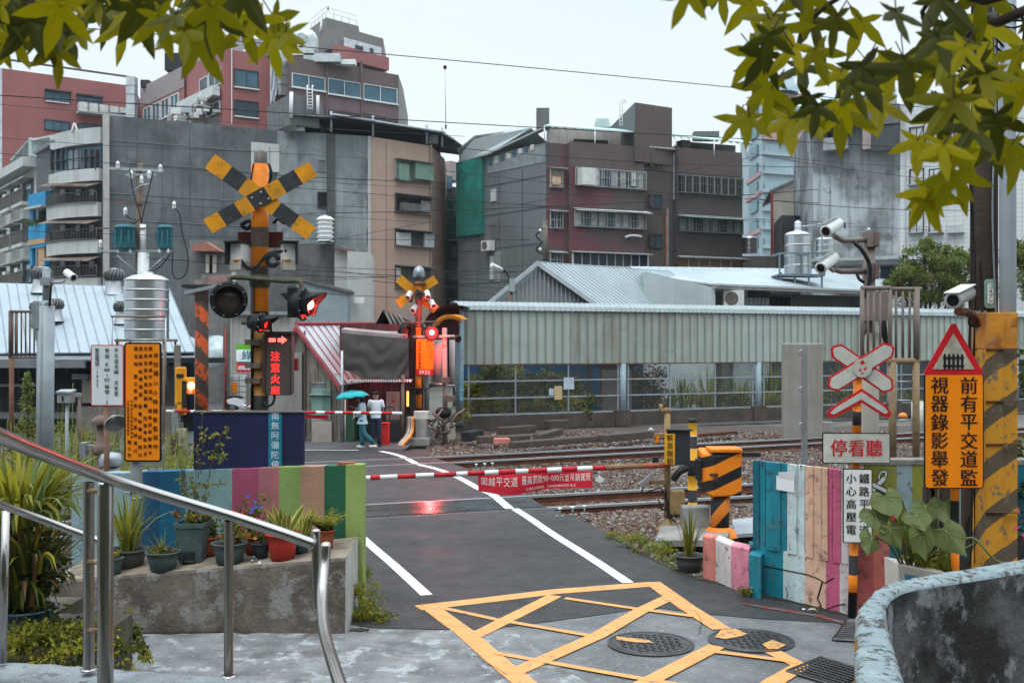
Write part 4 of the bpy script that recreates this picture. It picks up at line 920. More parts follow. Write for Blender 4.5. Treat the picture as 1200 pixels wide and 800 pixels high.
mb=MB();a,e=P(785,544.5,d-.12),P(423,560,18.2);arm_d=(e-a).normalized();Ln=(e-a).length
bl=[0,.06,.11,.145];seg=[]
s=0.0;k=0;rw_=M('rusty_red_arm',(.33,.06,.03),.6,var=.35,vs=8,patch=((.25,.11,.05),9,.5))
cuts=[785,750,708,692.5,674.5,656,639,617,602,582,566,546,533,507,486,465,445,434,423];cm=[rw_,M('rusty_arm',(.24,.12,.06),.6,var=.3,vs=8),redp,whitep,redp,whitep,redp,whitep,redp,whitep,redp,whitep,redp,whitep,redp,whitep,redp,whitep]
for i in range(len(cuts)-1):
 f0,f1=(785-cuts[i])/362,(785-cuts[i+1])/362;r=.046-.006*f0
 mb.tube([a.lerp(e,f0),a.lerp(e,f1)],r,cm[i],14)
mb.obj('arm',t)
ban=M('banner_red',(.50,.012,.03),.6,var=.12,vs=3);bt=M('banner_lettering',(.72,.62,.60),.6,var=.05)
t=thing('banner','red vinyl banner with white fine warning hanging from the lowered barrier arm','banner',P(626,578,18.7))
tl_,tr_=P(560,556.5,18.55),P(694,551,19.0);bl_,br_=P(560.5,574,18.5),P(694.5,571,18.98)
def bpt(u,v,o=0):
 p=tl_.lerp(tr_,u).lerp(bl_.lerp(br_,u),v);sagb=-.10*v*math.exp(-((u-.27)/.22)**2)
 return p+Vector((0,-o+.025*math.sin(u*9+v*2),sagb))
mb=MB();nu,nv_=40,6;vs=[bpt(i/nu,j/nv_)for j in range(nv_+1)for i in range(nu+1)]
mb.add(vs,[(j*(nu+1)+i,j*(nu+1)+i+1,(j+1)*(nu+1)+i+1,(j+1)*(nu+1)+i)for j in range(nv_)for i in range(nu)],ban,True);mb.obj('cloth',t)
def btext(s_,u0,u1,v,size,m,mb):
 tot=sum(.5 if ord(c)<128 else 1 for c in s_);u=u0;Wd=(tr_-tl_).length
 for c in s_:
  wd=(.5 if ord(c)<128 else 1)*(u1-u0)/tot
  if c in GL:
   g=GL[c];cx,cy=(g[2]+g[3])/2,(g[4]+g[5])/2
   sx_=wd*.95/1.0 if ord(c)>128 else wd*.9/max(.3,g[3]-g[2])
   mb.add([bpt(u+wd/2+(q.x-cx)*sx_,v-(q.y-cy)*size,.012)for q in g[0]],g[1],m)
  u+=wd
mb=MB();btext('闖越平交道',.02,.345,.38,.50,bt,mb);btext('最高罰款90,000元並吊銷駕照',.375,.985,.36,.50,bt,mb);btext('交通部公路總局',.41,.57,.83,.16,bt,mb);btext('交通部臺灣鐵路管理局',.595,.79,.83,.16,bt,mb);btext('關心您',.80,.85,.83,.16,bt,mb);mb.obj('lettering',t)
mb=MB();q=P(702,556,18.9);mb.ext([q,q+Vector((-.07,0,-.1)),q+Vector((.02,0,-.15)),q+Vector((.1,0,-.08))],(0,.004,0),whitep);single(mb,'tag','small pale tag dangling from the rusty part of the barrier arm','tag')
b=G(811,606);t=thing('bollard','tall yellow and black banded pole beside the emergency button box','bollard',b)
for y0,y1,m in((490,495,hblack),(495,511,hyel),(511,525,hblack),(525,539.5,hyel),(539.5,557,hblack),(557,573.5,hyel),(573.5,588,hblack),(588,608,hyel)):
 pass
hazard_post(811.5,490,606,b.y,.088,[(490,495,hblack),(495,511,hyel),(511,525,hblack),(525,539.5,hyel),(539.5,557,hblack),(557,573.5,hyel),(573.5,588,hblack),(588,606,hyel)],t)
mb=MB();mb.lathe([(.09,-.01),(.094,-.01),(.094,.012),(.09,.012)],P(811.5,511,b.y),galv,16);mb.lathe([(.09,-.01),(.1,-.01),(.1,.012),(.09,.012)],P(811.5,539,b.y),brownm,16);mb.obj('clamp_band',t)
mb=MB();q=G(815,624);mb.box(q+UP*.2+Vector((0,.1,0)),(.46,.35,.5),M('grey_block',(.27,.28,.28),.8,var=.2,streak=.4,scol=(.12,.11,.1),bump=.4));single(mb,'concrete_block','grey concrete block at the foot of the yellow and black pole','block',bevel=.02)
d=18.0;b=G(850,622);b=Vector((P(846,0,d).x,d,0));t=thing('signal_cabinet','orange and black diagonal striped cabinet on a thick striped stand','cabinet',b)
hs1=MS('cabinet_hazard',(.80,.22,.012),(.018,.018,.02),(-.45,0,1.0),2.4,.28,.56,(.20,.10,.03),.5,.66)
hs2=MS('stand_hazard',(.62,.18,.02),(.018,.018,.02),(-1.0,.4,.9),2.1,.75,.5,(.18,.09,.04),.55,.62)
mb=MB();a0,a1=P(823,583,d),P(869,527,d);x0,x1,z0,z1=a0.x,a1.x,a0.z,a1.z
fr_=[(x0,d+.1,z0+.10),(x0+.17,d-.12,z0+.02),(x1,d-.04,z0+.03),(x1,d+.4,z0+.1),(x0,d+.5,z0+.12)]
tp_=[(x0,d+.1,z1-.06),(x0+.17,d-.12,z1-.08),(x1,d-.04,z1-.03),(x1,d+.4,z1),(x0,d+.5,z1-.0)]
mb.add(fr_+tp_,[(4,3,2,1,0),(5,6,7,8,9)]+[(i,(i+1)%5,(i+1)%5+5,i+5)for i in range(5)],hs1);mb.obj('cabinet_body',t,bevel=.035)
mb=MB();mb.box(((x0+x1)/2+.06,d+.14,z1-.005),(x1-x0-.12,.5,.07),orange,0);mb.obj('lid',t,bevel=.02)
mb=MB();mb.box((x0+.17,d-.13,(z0+z1)/2),(.14,.03,.05),rust);mb.obj('latch',t);mb=MB();mb.box((x0+.2,d-.13,(z0+z1)/2-.06),(.05,.03,.1),rust);mb.obj('latch',t);mb=MB();mb.box((x0-.03,d+.2,(z0+z1)/2+.05),(.06,.3,.35),blkm);mb.obj('side_box',t)
mb=MB();mb.tube([(P(845,0,d).x,d+.12,0),(P(846,0,d).x,d+.12,z0+.12)],[.155,.165],hs2,20);mb.lathe([(.32,0),(.3,.05),(.17,.16)],(P(845,0,d).x,d+.12,0),orange,20);mb.obj('stand',t)
mb=MB();mb.bb((x1+.02,d+.1,ZA(536,d)),(P(893,0,d).x,d+.14,ZA(531,d)),blkm);mb.obj('bracket',t)
mb=MB();q=G(880,612);mb.ext([G(858,612),G(915,606),G(930,625),G(860,630)],(0,0,.06),M('pale_slab',(.28,.30,.32),.7,var=.2,bump=.3));single(mb,'concrete_slab','pale concrete slab on the ballast behind the striped cabinet','slab')
mb=MB();q=G(790,640);mb.ext([G(768,640),G(850,640),G(860,622),G(775,622)],(0,0,.1),conc);single(mb,'concrete_slab','low concrete pad under the barrier post and banded pole','slab')
for px,py in((656,604),(671,602.5),(685,601),(558,550),(568,549.3),(577,548.6)):
 mb=MB();q=G(px,py);mb.box(q+UP*-.02,(.16,.1,.05),conc);mb.tube([q,q+UP*.12],.018,galv,8);mb.tube([q+UP*.12,q+UP*.15],.04,whitep,8)
 single(mb,'rail_stud','white capped stud in the ballast, %s of three beside the %s rail'%({656:'left',671:'middle',685:'right',558:'left',568:'middle',577:'right'}[px],'near' if py>580 else 'far'),'stud',group='white capped studs beside the rails')
d=14.0;b=P(305,0,d);b.z=0;t=thing('crossing_signal','tall orange crossing signal mast with striped crossbuck, flashing lamps and glowing sign','crossing signal',b)
r=.115;bands=[(178,193,brownm),(193,216,orange),(216,267,orange),(267,290,brownm),(290,317,orange),(317,333,blkm),(333,338,brownm),(338,365,orange),(365,386,blkm),(386,463,orange),(463,700,blkm)]
hazard_post(304.5,178,730,d,r,[(193,246,orange),(246,267,orange),(267,290,brownm),(290,312,orange),(312,338,brownm),(338,365,orange),(365,386,blkm),(386,463,M('dark_amber',(.36,.17,.03),.5,var=.3)),(463,720,blkm)],t,'mast')
mb=MB();mb.lathe([(.09,0),(.085,.14),(.02,.17)],P(305.5,191,d),M('bell_cap',(.10,.085,.08),.5,.3,var=.3),20);mb.lathe([(.09,.0),(.1,-.04),(.09,-.08)],P(305.5,191,d),brownm,16);mb.obj('bell',t)
yx=M('crossbuck_yellow',(.62,.255,.008),.5,var=.2,vs=7,patch2=((.22,.13,.03),10,.56,.75),streak=.45,scol=(.25,.13,.03));bx=M('crossbuck_black',(.035,.037,.042),.5,var=.35,vs=9,patch2=((.12,.12,.12),14,.62,.6))
def xarm(A_,B_,C_,D_,o,nm,cut):
 mb=MB();q=lambda p:P(p[0],p[1],d-.16-o)
 for(f0,f1,m)in cut:
  l=lambda X_,Y_,f:q(X_).lerp(q(Y_),f)
  mb.ext([l(A_,D_,f0),l(B_,C_,f0),l(B_,C_,f1),l(A_,D_,f1)][::1],(0,.015,0),m)
 mb.obj('crossbuck_arm',t)
cuts7=[(0,.175,yx),(.175,.325,bx),(.325,.46,yx),(.46,.60,bx),(.60,.735,yx),(.735,.86,bx),(.86,1,yx)]
xarm((252,180.5),(240,197),(359,280.5),(370,266.5),0,'',[(0,.17,yx),(.17,.325,bx),(.325,.66,yx),(.66,.84,bx),(.84,1,yx)])
xarm((361.5,189.5),(372,206),(249,273.5),(238,257.5),.02,'',[(0,.139,yx),(.139,.293,bx),(.293,.428,yx),(.428,.594,bx),(.594,.71,yx),(.71,.865,bx),(.865,1,yx)])
mb=MB()
for px,py in((306,225.5),(295.5,232),(315,233),(305.5,239)):mb.lathe([(0,.02),(.012,.018),(.014,0)],P(px,py,d-.2),galv,10,(0,-1,0))
mb.obj('bolt',t)
lampb=M('lamp_housing',(.014,.016,.018),.42,var=.3,vs=6);redg=M('red_lamp_on',(1.0,.012,.012),emit=3.2);hot=M('lamp_core',(1.0,.50,.42),emit=5)
redhood=M('red_hood_inside',(.6,.02,.02),.5)
def lamp(parent,px,py,d,ax,R_,hoodL,lit=False,name='signal_lamp',core=True,back=.16,dk=None):
 """round lamp with backplate, bulged rear housing and a visor"""
 c_=P(px,py,d);ax=Vector(ax).normalized();mb=MB()
 mb.lathe([(0,-back),(R_*.7,-back),(R_*.85,-back*.5),(R_*.88,0)],c_,lampb,28,ax)
 mb.lathe([(R_*.3,-.012),(R_*1.0,-.012),(R_*1.03,0),(R_*1.0,.012),(R_*.80,.012)],c_,lampb,32,ax)
 o=mb.obj(name,parent);m2=MB()
 u=ax.orthogonal().normalized();rt=ax.cross(UP).normalized();up=rt.cross(ax)
 n=22;vs=[]
 for i in range(n+1):
  a_=R(-55)+R(290)*i/n;e_=c_+(rt*math.cos(a_)+up*math.sin(a_))*R_*.80;L_=hoodL*(.42+.58*max(0,math.sin(a_)))
  vs+=[e_,e_+ax*L_+(up*-.03*L_)]
 m2.add(vs,[(2*i,2*i+2,2*i+3,2*i+1)for i in range(n)],lampb,True);h=m2.obj('hood',o)
 s_=h.modifiers.new('thick','SOLIDIFY');s_.thickness=.008
 m3=MB();
 if lit:
  m3.lathe([(R_*.78,.0),(R_*.55,.05),(0,.075)],c_,redg,24,ax);
  if core:m3.ball(c_+ax*.06,R_*.34,hot,12,8)
 else:m3.lathe([(R_*.78,.0),(R_*.5,.04),(0,.06)],c_,M('dark_lens',(.05,.035,.03),.15),24,ax)
 m3.obj('lens',o)
 m4=MB()
 for i in range(8):
  a_=i*.785+.3;m4.ball(c_+(rt*math.cos(a_)+up*math.sin(a_))*R_*.9+ax*.014,.011,galv,6,5)
 m4.obj('screw',o);return o
armm=M('mossy_arm_pipe',(.07,.075,.05),.6,var=.35,vs=7,patch=((.15,.08,.04),9,.56))
mb=MB();yy=d-.18;mb.tube(spline([P(270,333,yy),P(270,326,yy),P(278,325,yy),P(300,326.5,yy),P(330,329,yy),P(345,329,yy),P(352,331,yy),P(353.5,341,yy)],3),.032,armm,12);mb.lathe([(.13,-.08),(.14,-.05),(.14,.05),(.13,.08)],P(304.5,329,d),armm,16);mb.obj('lamp_arm',t)
lamp(t,268,351,d-.25,(.28,-1,-.05),.235,.17)
lamp(t,356,356,d-.2,(.98,-.2,-.06),.22,.30,True)
lamp(t,352,353,d-.1,(-.98,.2,-.05),.18,.26)
mb=MB();mb.box(P(345,354,d-.14),(.11,.3,.40),lampb,R(-6));mb.obj('lamp_case',t,bevel=.02)
lamp(t,306,378,d-.35,(.97,-.25,-.08),.13,.24,True,core=False);mb=MB();mb.tube([P(283,378,d-.3),P(308,377,d-.3)],.03,armm,10);mb.obj('lamp_arm',t)
mb=MB();q=P(305,283,d+.12);a0,a1=P(279,290,d+.14),P(331,272,d+.14);mb.bb((a0.x,d+.12,a0.z),(a1.x,d+.2,a1.z),M('dark_red_box',(.075,.016,.014),.5,var=.3,vs=5,patch2=((.28,.22,.2),6,.6,.8)));mb.obj('backing_plate',t)
camw=M('camera_white',(.62,.64,.64),.45,var=.08)
def spotcam(mb,c_,ax,r_,L_,m=camw):
 mb.lathe([(0,0),(r_,0),(r_,L_),(r_*1.12,L_),(r_*1.12,L_+.01),(r_*.8,L_+.01)],c_,m,18,ax);mb.lathe([(r_*.8,L_*.98),(0,L_*.985)],c_,blk,18,ax)
for px,s_ in((281,-1),(338,1)):
 mb=MB();c_=P(px,297,d-.1);mb.box(c_,(.17,.2,.24),camw,R(20*s_));mb.box(c_+Vector((0,-.02,-.16)),(.16,.2,.12),beige,R(20*s_));mb.box(c_+Vector((.02*s_,-.06,.14)),(.22,.3,.02),blkm,R(20*s_));mb.box(c_+Vector((.1*s_,-.03,0)),(.02,.28,.3),blkm,R(20*s_))
 mb.ball(c_+Vector((0,-.12,-.09)),(.06,.03,.02),M('amber_glass',(.55,.30,.10),.2),8,6);mb.obj('floodlight',t)
mb=MB()
for k in range(3):mb.tube(spline([P(283,304+3*k,d-.2),P(290,312+2*k,d-.22),P(300,312+k,d-.2),P(312,298+k*2,d-.2),P(326,294+k,d-.22),P(336,293+k,d-.2)],4),.011,rub,6)
for k in range(4):mb.tube([P(319.5,305,d-.25)+Vector((math.cos(a*.5)*(.09-.012*k),0,math.sin(a*.5)*(.09-.012*k)))for a in range(13)],.013,rub,6)
for k in(0,):mb.tube(spline([P(297+2*k,192,d-.1),P(295+3*k,205,d-.14),P(294+9*k,222,d-.13)],4),.011,rub,6)
mb.tube(spline([P(315,192,d-.1),P(318,205,d-.12),P(313,222,d-.05)],4),.02,rub,6)
mb.tube([P(295.5,333,d-.15),P(295.5,480,d-.15)],.022,rub,8);mb.tube(spline([P(308,470,d-.2),P(312,476,d-.2),P(320,472,d-.2),P(322,462,d-.2)],4),.018,rub,6);mb.tube(spline([P(308,365,d),P(316,378,d-.1),P(318,392,d-.1)],4),.02,rub,6)
mb.tube(spline([P(282,264,d),P(290,259,d),P(296,262,d),P(290,268,d),P(283,264,d)],4),.03,rub,6);mb.tube(spline([P(320,262,d),P(326,257,d),P(333,262,d),P(338,257,d)],4),.02,rub,6)
mb.obj('cable',t)
ledp=M('led_sign_face',(.075,.055,.055),.5,var=.1);ledon=M('led_red',(1,.02,.018),emit=2.2);ledc=M('led_core',(1,.10,.08),emit=2.4)
mb=MB();a0,a1=P(310,462,d-.3),P(339,391,d-.3);mb.bb((a0.x,d-.22,a0.z),(a1.x,d+.02,a1.z),ledp);mb.bb((P(303,0,d).x,d-.1,a0.z+.02),(a0.x-.004,d-.02,a1.z-.01),brownm);mb.bb((a0.x-.02,d-.27,a1.z),(a1.x+.02,d+.06,a1.z+.03),blkm);mb.bb((a0.x-.012,d-.235,a0.z-.01),(a0.x,d-.2,a1.z),blkm);mb.bb((a1.x,d-.235,a0.z-.01),(a1.x+.012,d-.2,a1.z),blkm);mb.bb((a0.x,d-.235,a0.z-.012),(a1.x,d-.2,a0.z),blkm);sg=mb.obj('led_sign',t)
mb=MB();f_=d-.226;X=lambda px,py:Vector((P(px,py,f_).x,f_,P(px,py,f_).z))
mb.text('注意火車',X(322.7,417.3),(1,0,0),UP,.128,ledon,True,.1475)
for z_ in(0,):
 mb.poly([X(315,396.2),X(323,396.2),X(323,400.5),X(315,400.5)],ledc);mb.poly([X(325.5,396.2),X(330,396.2),X(330,393.5),X(336.5,398.3),X(330,403),X(330,400.5),X(325.5,400.5)],ledc)
mb.obj('lettering',sg)
mb=MB()
for y in(401,428,446):mb.box(P(297,y,d-.12),(.2,.1,.07),brownm);mb.box(P(340.5,y,d-.1),(.03,.08,.04),brownm)
mb.box(P(344,427,d+.1),(.12,.1,.16),M('red_brown_box',(.13,.03,.02),.6));mb.obj('bracket',t)
lt=bpy.data.lights.new('lamp_glow','POINT');lo=bpy.data.objects.new('lamp_glow',lt);COL.objects.link(lo);lo.location=P(365,357,d-.22)+Vector((.06,-.03,-.02));lt.energy=26;lt.color=(1,.08,.05);lt.shadow_soft_size=.08
t=thing('blue_board','dark navy board with a light blue strip of white characters standing on the striped wall','board',P(292,551,13.5))
nb=M('navy_board',(.012,.016,.055),.55,var=.2,vs=2,streak=.15,scol=(.03,.035,.07));mb=MB();a0,a1=P(227.5,552,13.5),P(356.5,483,13.5);mb.bb((a0.x,13.48,a0.z-.08),(a1.x,13.54,a1.z),nb);mb.bb((a0.x,13.46,a1.z),(a1.x,13.56,a1.z+.02),M('board_edge',(.14,.13,.12),.6));mb.obj('panel',t)
mb=MB();a0,a1=P(314.5,548,13.47),P(330,484,13.47);mb.bb((a0.x,13.473,a0.z),(a1.x,13.479,a1.z),M('strip_blue',(.015,.16,.25),.6,var=.2,vs=4));mb.text('南無阿彌陀佛',P(322.5,487.2,13.467),(1,0,0),UP,.105,M('pale_lettering',(.42,.58,.62),.6,patch2=((.02,.16,.24),30,.62,.6)),True,.1225);mb.obj('strip',t)
d=12.95;c0=G(160,718);t=thing('information_sign','tall orange sign with columns of small dark characters on a grey post behind the railing','sign',Vector((P(160,0,d).x,d,0)))
mb=MB();mb.tube([P(160,700,d+.12),P(160,402,d+.12)],.072,galvp,16);mb.obj('post',t)
mb=MB();mb.tube([P(151,398,d+.05),P(186,398,d+.05)],.012,galv,6)
for y in(575,583):mb.lathe([(.075,-.012),(.08,-.012),(.08,.012),(.075,.012)],P(160,y,d+.12),galv,16)
mb.box(P(149,578,d+.05),(.09,.05,.03),galv);mb.obj('clamp',t)
tx=M('sign_maroon_text',(.045,.006,.004),.5);mb=MB();ya=R(-3);c_,rt,fn,w_,h_=plate(mb,0,145,401,189.5,541,d,sorange,sblk,.022,.014,.04,ya)
TP=c_+fn*.012
def col_(x,y,s_,size,pitch,xs=1.0):mb.text(s_,TP+rt*w_*x+UP*h_*y,rt,UP,size*1.1,tx,True,pitch,xs);mb.text(s_,TP+fn*.001+rt*(w_*x+.001)+UP*(h_*y+.002),rt,UP,size*1.1,tx,True,pitch,xs)
up_=lambda y:.5-(y-401)/140
col_(.36,up_(417),'平交道',.062,.1035);
mb.text('24',TP+rt*w_*.355+UP*h_*(up_(449)),rt,UP,.062,tx,xs=.8);col_(.35,up_(460),'小時錄影監視中',.058,.1085)
col_(.215,up_(408.5),'開車通過平交道時',.046,.0865);col_(.205,up_(481),'應等前車駛離平',.046,.0855)
col_(.085,up_(408.5),'交道並留有適當距離',.046,.0865);col_(.075,up_(490),'而後車能安全',.046,.0855)
col_(-.05,up_(408.5),'通過時始得通過',.046,.0925);col_(-.06,up_(476),'當警鈴響起',.046,.0925);col_(-.065,up_(524),'閃光',.046,.09)
col_(-.175,up_(408.5),'燈亮時',.046,.093);col_(-.185,up_(441),'應立即停車',.046,.0885);col_(-.19,up_(491),'勿搶越通行',.046,.0965)
col_(-.29,up_(470),'交通部台灣鐵路管理局',.026,.048);col_(-.385,up_(470),'內政部警政署鐵路警察局',.026,.0395);col_(-.35,up_(518),'關心您',.045,.078)
mb.obj('sign_plate',t)
d=15.2;t=thing('information_sign','white sign with red edge giving the crossing name and phone number behind the orange sign','sign',Vector((P(125,0,d).x,d,0)))
mb=MB();mb.tube([P(125,640,d+.05),P(125,404,d+.05)],.04,M('rusty_sign_post',(.22,.13,.09),.7,var=.3,vs=6),10);mb.obj('post',t)
mb=MB();c_,rt,fn,w_,h_=plate(mb,0,106.5,404,145,475.5,d,M('sign_white_blue',(.56,.61,.63),.5,var=.06,streak=.25,scol=(.35,.28,.2)),sred,.014,.014,.012);TP=c_+fn*.012
u2=lambda y:.5-(y-404)/71.5
tx2=sblk
mb.text('平交道名稱:文安里',TP+rt*w_*.28+UP*h_*u2(410.5),rt,UP,.068,tx2,True,.0765)
mb.text('里程:',TP+rt*w_*.0+UP*h_*u2(410.5),rt,UP,.068,tx2,True,.082);mb.text('K',TP+UP*h_*u2(427),rt,UP,.07,tx2);mb.text('000',TP+UP*h_*u2(433),rt,UP,.07,tx2,xs=.75);mb.text('+',TP+UP*h_*u2(439.5),rt,UP,.07,tx2);mb.text('927',TP+UP*h_*u2(445),rt,UP,.07,tx2,xs=.75);mb.text('編號:2',TP+UP*h_*u2(452.5),rt,UP,.066,tx2,True,.075)
mb.text('緊急電話:1933',TP-rt*w_*.30+UP*h_*u2(410.5),rt,UP,.066,tx2,True,.062);mb.obj('sign_plate',t)
mb=MB();c_=P(132,494,d-.2);mb.lathe([(.02,0),(.16,-.16),(.15,-.17)],c_+UP*.08,M('grey_horn',(.25,.26,.24),.5,var=.3),18,(-.4,.5,.5));single(mb,'horn_shade','old grey horn hanging from the white sign post','horn')
d=22.0;b=P(52,0,d);b.z=-.1;t=thing('camera_pole','grey steel camera pole with a railing cage at its side on the left','camera pole',b)
mb=MB();mb.tube([Vector((b.x,d,-.1)),P(54,358,d)],.17,galvp,20);mb.tube([P(54,358,d),P(54,352,d)],[.17,.1],galvp,20);mb.tube([P(54.5,354,d),P(54.5,317,d)],.08,galvp,16);mb.ball(P(54.5,317,d),.08,galvp);mb.obj('pole',t)
mb=MB();mb.box(P(55,330,d-.1),(.2,.2,.16),galv);mb.box(P(44,371,d-.05),(.18,.2,.5),galv);mb.box(P(46,390,d-.05),(.12,.16,.3),galv);mb.tube(spline([P(60,332,d-.1),P(59,345,d-.15),P(58,358,d-.12)],4),.025,rub,6);mb.obj('junction_box',t)
mb=MB();mb.tube([P(58,331,d-.1),P(71,331,d-.25),P(76,329,d-.3)],.025,galvp,8);c_=P(82,324,d-.35);spotcam(mb,P(78,319,d-.1),(.75,-.6,-.42),.075,.3);mb.obj('security_camera',t)
mb=MB();cg=brownm
for px,y0,y1,r_ in[(12,365,420,.035),(50,365,420,.03)]+[(15+5*k,366,419,.016)for k in range(7)]:mb.tube([P(px,y0,d+.05),P(px,y1,d+.05)],r_,cg,6)
for y in(365,419):mb.tube([P(11,y,d+.05),P(56,y,d+.05)],.032,cg,6)
for px,y0,y1 in((18,366,419),(44,366,419)):mb.tube([P(px,y0,d+.5),P(px,y1,d+.5)],.016,cg,6)
mb.tube([P(13.5,420,d+.05),P(13.5,530,d+.05)],.05,M('rusty_post',(.16,.08,.05),.8,var=.3,vs=5),8);mb.obj('railing_cage',t)
mb=MB();
for k,s_ in enumerate('コ4コ0'):pass
d=21;b=P(78,0,d);b.z=-.1;t=thing('meter_box','small grey meter box with a slanted lid on a thin post among the weeds','meter box',b)
mb=MB();mb.tube([b,P(78.5,473,d)],.035,galvp,8);mb.obj('post',t);mb=MB();mb.box(P(77.5,465,d),(.27,.2,.22),galv);mb.obj('box',t);mb=MB();mb.box(P(77.5,458.5,d),(.31,.26,.04),galv,0,Matrix.Rotation(.15,3,'X'));mb.obj('lid',t);mb=MB();mb.box(P(73.5,467,d-.106),(.035,.01,.09),blkm);mb.obj('slot',t)
mb=MB();mb.tube([P(93,560,d),P(93,464,d)],.035,brownm,8);mb.box(P(92,462.5,d),(.1,.1,.08),galv);single(mb,'thin_post','slim brown rusty post right of the small meter box','post')
d=15.6;b=P(119.5,0,d);b.z=-.1;t=thing('ground_signal','squat rusty iron stand with a side bracket behind the railing on the left','signal stand',b)
mb=MB();mb.tube([b,P(119.5,494,d)],.075,brownm,12);mb.lathe([(.15,0),(.16,.04),(.12,.1),(.03,.14)],P(119.5,497,d),brownm,14);mb.lathe([(.08,-.08),(.14,-.05),(.14,.06),(.08,.1)],P(119.5,527,d),brownm,14);mb.obj('stand',t)
mb=MB();mb.box(P(107,524,d),(.22,.08,.07),galv);mb.box(P(99,527,d),(.09,.14,.22),galv);mb.obj('bracket',t)
mb=MB();mb.lathe([(.16,0),(.17,.1),(.13,.17),(0,.2)],P(130,545,d-.1),galv,18);mb.tube([P(130,545,d-.1),P(130,600,d-.1)],.12,galv,16);single(mb,'vent_cap','domed grey metal cap behind the handrail on the left','vent cap')
d=31.5;b=P(207,0,d);b.z=0
fo=M('machine_orange',(.72,.30,.012),.5,var=.2,vs=5)
t=thing('barrier_machine','orange far barrier machine with small lit lamps and a thin red and white arm','barrier',b)
mb=MB();mb.bb((b.x-.15,d-.2,0),(b.x+.15,d+.2,.9),brownm);mb.bb((b.x-.05,d-.1,.9),(b.x+.1,d+.1,3.2),greywood);mb.obj('stand',t,bevel=.02)
mb=MB();mb.box(P(212,452,d-.1),(.28,.25,1.1),fo);mb.box(P(213,478,d-.1),(.22,.25,.4),fo);mb.box(P(222,452,d-.15),(.45,.2,.5),fo);mb.obj('housing',t,bevel=.03)
mb=MB();mb.box(P(216,462,d-.25),(.12,.1,.8),blkm);mb.box(P(211,440,d-.25),(.2,.06,.1),blkm);mb.box(P(206,495,d-.2),(.18,.2,.8),galv);mb.box(P(213,512,d-.3),(.25,.2,.5),beige);mb.obj('fitting',t)
mb=MB();mb.ball(P(224,452,d-.3),(.11,.05,.12),M('amber_lamp_on',(1,.66,.32),emit=1.6));mb.ball(P(223,458.5,d-.3),(.06,.05,.06),M('small_red_lamp',(1,.10,.05),emit=3));mb.obj('lamp',t)
mb=MB();cs=[195,205,224,236,250,262,276,287,298,311,317,330,346,358,372,382,394,403,415,424,434,448,460,471]
aa,ee=P(195,481.5,d-.25),P(471,484,30.6)
for i in range(len(cs)-1):
 f0,f1=(cs[i]-195)/276,(cs[i+1]-195)/276;mb.tube([aa.lerp(ee,f0),aa.lerp(ee,f1)],.042,redp if i%2 else whitep,8)
mb.obj('arm',t)
mb=MB();p0,p1=P(357,485.5,d-.6),P(385,489,d-.6);mb.ext([P(357,486,30.9),P(385,486,30.9),P(385,491.5,30.9),P(357,489.5,30.9)],(0,.01,0),ban);single(mb,'banner','small red banner hanging from the far barrier arm','banner')
d=30.0;mb=MB();hzp=MS('spiral_hazard',(.40,.06,.010),(.040,.030,.026),(.8,.5,1.0),1.25,.2,.52,(.06,.028,.018),.7,.50)
q=P(236.5,0,d);mb.tube([(q.x,d,0),(q.x,d,ZA(352,d))],.185,hzp,20);mb.tube([(q.x,d,ZA(352,d)),(q.x,d,ZA(328,d))],.19,brownm,16);single(mb,'hazard_column','round column with worn rusty orange and dark spiral stripes','column')
mb=MB();mb.ext([P(216,341,d-.3),P(262,331,d-.3),P(262,335,d-.3),P(216,345,d-.3)],(0,1.2,0),galv);mb.box(P(237,336,d+.2),(.9,.9,.08),blkm);single(mb,'small_canopy','narrow grey sheet canopy on top of the striped column','canopy')
d=36.0;b=P(491,0,d);b.z=0;t=thing('crossing_signal','far crossing signal crowded with lamps and speakers below a yellow crossbuck, one red lamp lit','crossing signal',b)
hazard_post(490.5,322,520,d,.11,[(330,345,orange),(345,384,brownm),(384,395,orange),(395,440,brownm),(440,455,orange),(455,462,blkm),(462,478,orange),(478,520,blkm)],t,'mast')
mb=MB();mb.lathe([(.2,-.14),(.21,0),(.16,.16),(.05,.24),(0,.25)],P(491,320,d),M('bell_metal',(.22,.25,.28),.3,.8),20);mb.obj('bell',t)
mb=MB();
for(q0,q1)in(((467,326),(511,363)),((511,327),(466,356))):
 a,e=P(*q0,d+.15),P(*q1,d+.15);ax=(e-a).normalized();nn=Vector((-ax.z,0,ax.x))*.155;o_=.0 if q0[0]<480 else .02
 mb.ext([a+nn-Vector((0,o_,0)),e+nn-Vector((0,o_,0)),e-nn-Vector((0,o_,0)),a-nn-Vector((0,o_,0))],(0,.015,0),yx)
mb.obj('crossbuck',t)
mb=MB();mb.box(P(491,332,d),(.45,.4,.05),brownm);mb.box(P(491,345,d-.2),(.3,.3,.27),M('speaker_dark',(.05,.055,.06),.4),R(35),Matrix.Rotation(.5,3,'Y'));mb.lathe([(.04,0),(.09,.08)],P(491,346,d-.38),blk,12,(.2,-1,0));mb.obj('speaker',t)
for px,py,ax in((481,347,(-.3,-.6,-.7)),(500,346,(.2,-.6,-.7)),(487,363,(-.3,-.7,-.6)),(505,357,(.4,-.6,-.7))):
 mb=MB();c_=P(px,py,d-.15);spotcam(mb,c_+UP*.12,ax,.095,.24);mb.box(c_+Vector((0,.1,-.05)),(.12,.2,.3),brownm);mb.obj('floodlight',t)
mb=MB();mb.tube([P(470,378,d-.1),P(512,377,d-.1)],.035,brownm,8);mb.tube([P(484,395,d-.1),P(533,394,d-.1)],.05,beige,8);mb.obj('lamp_arm',t)
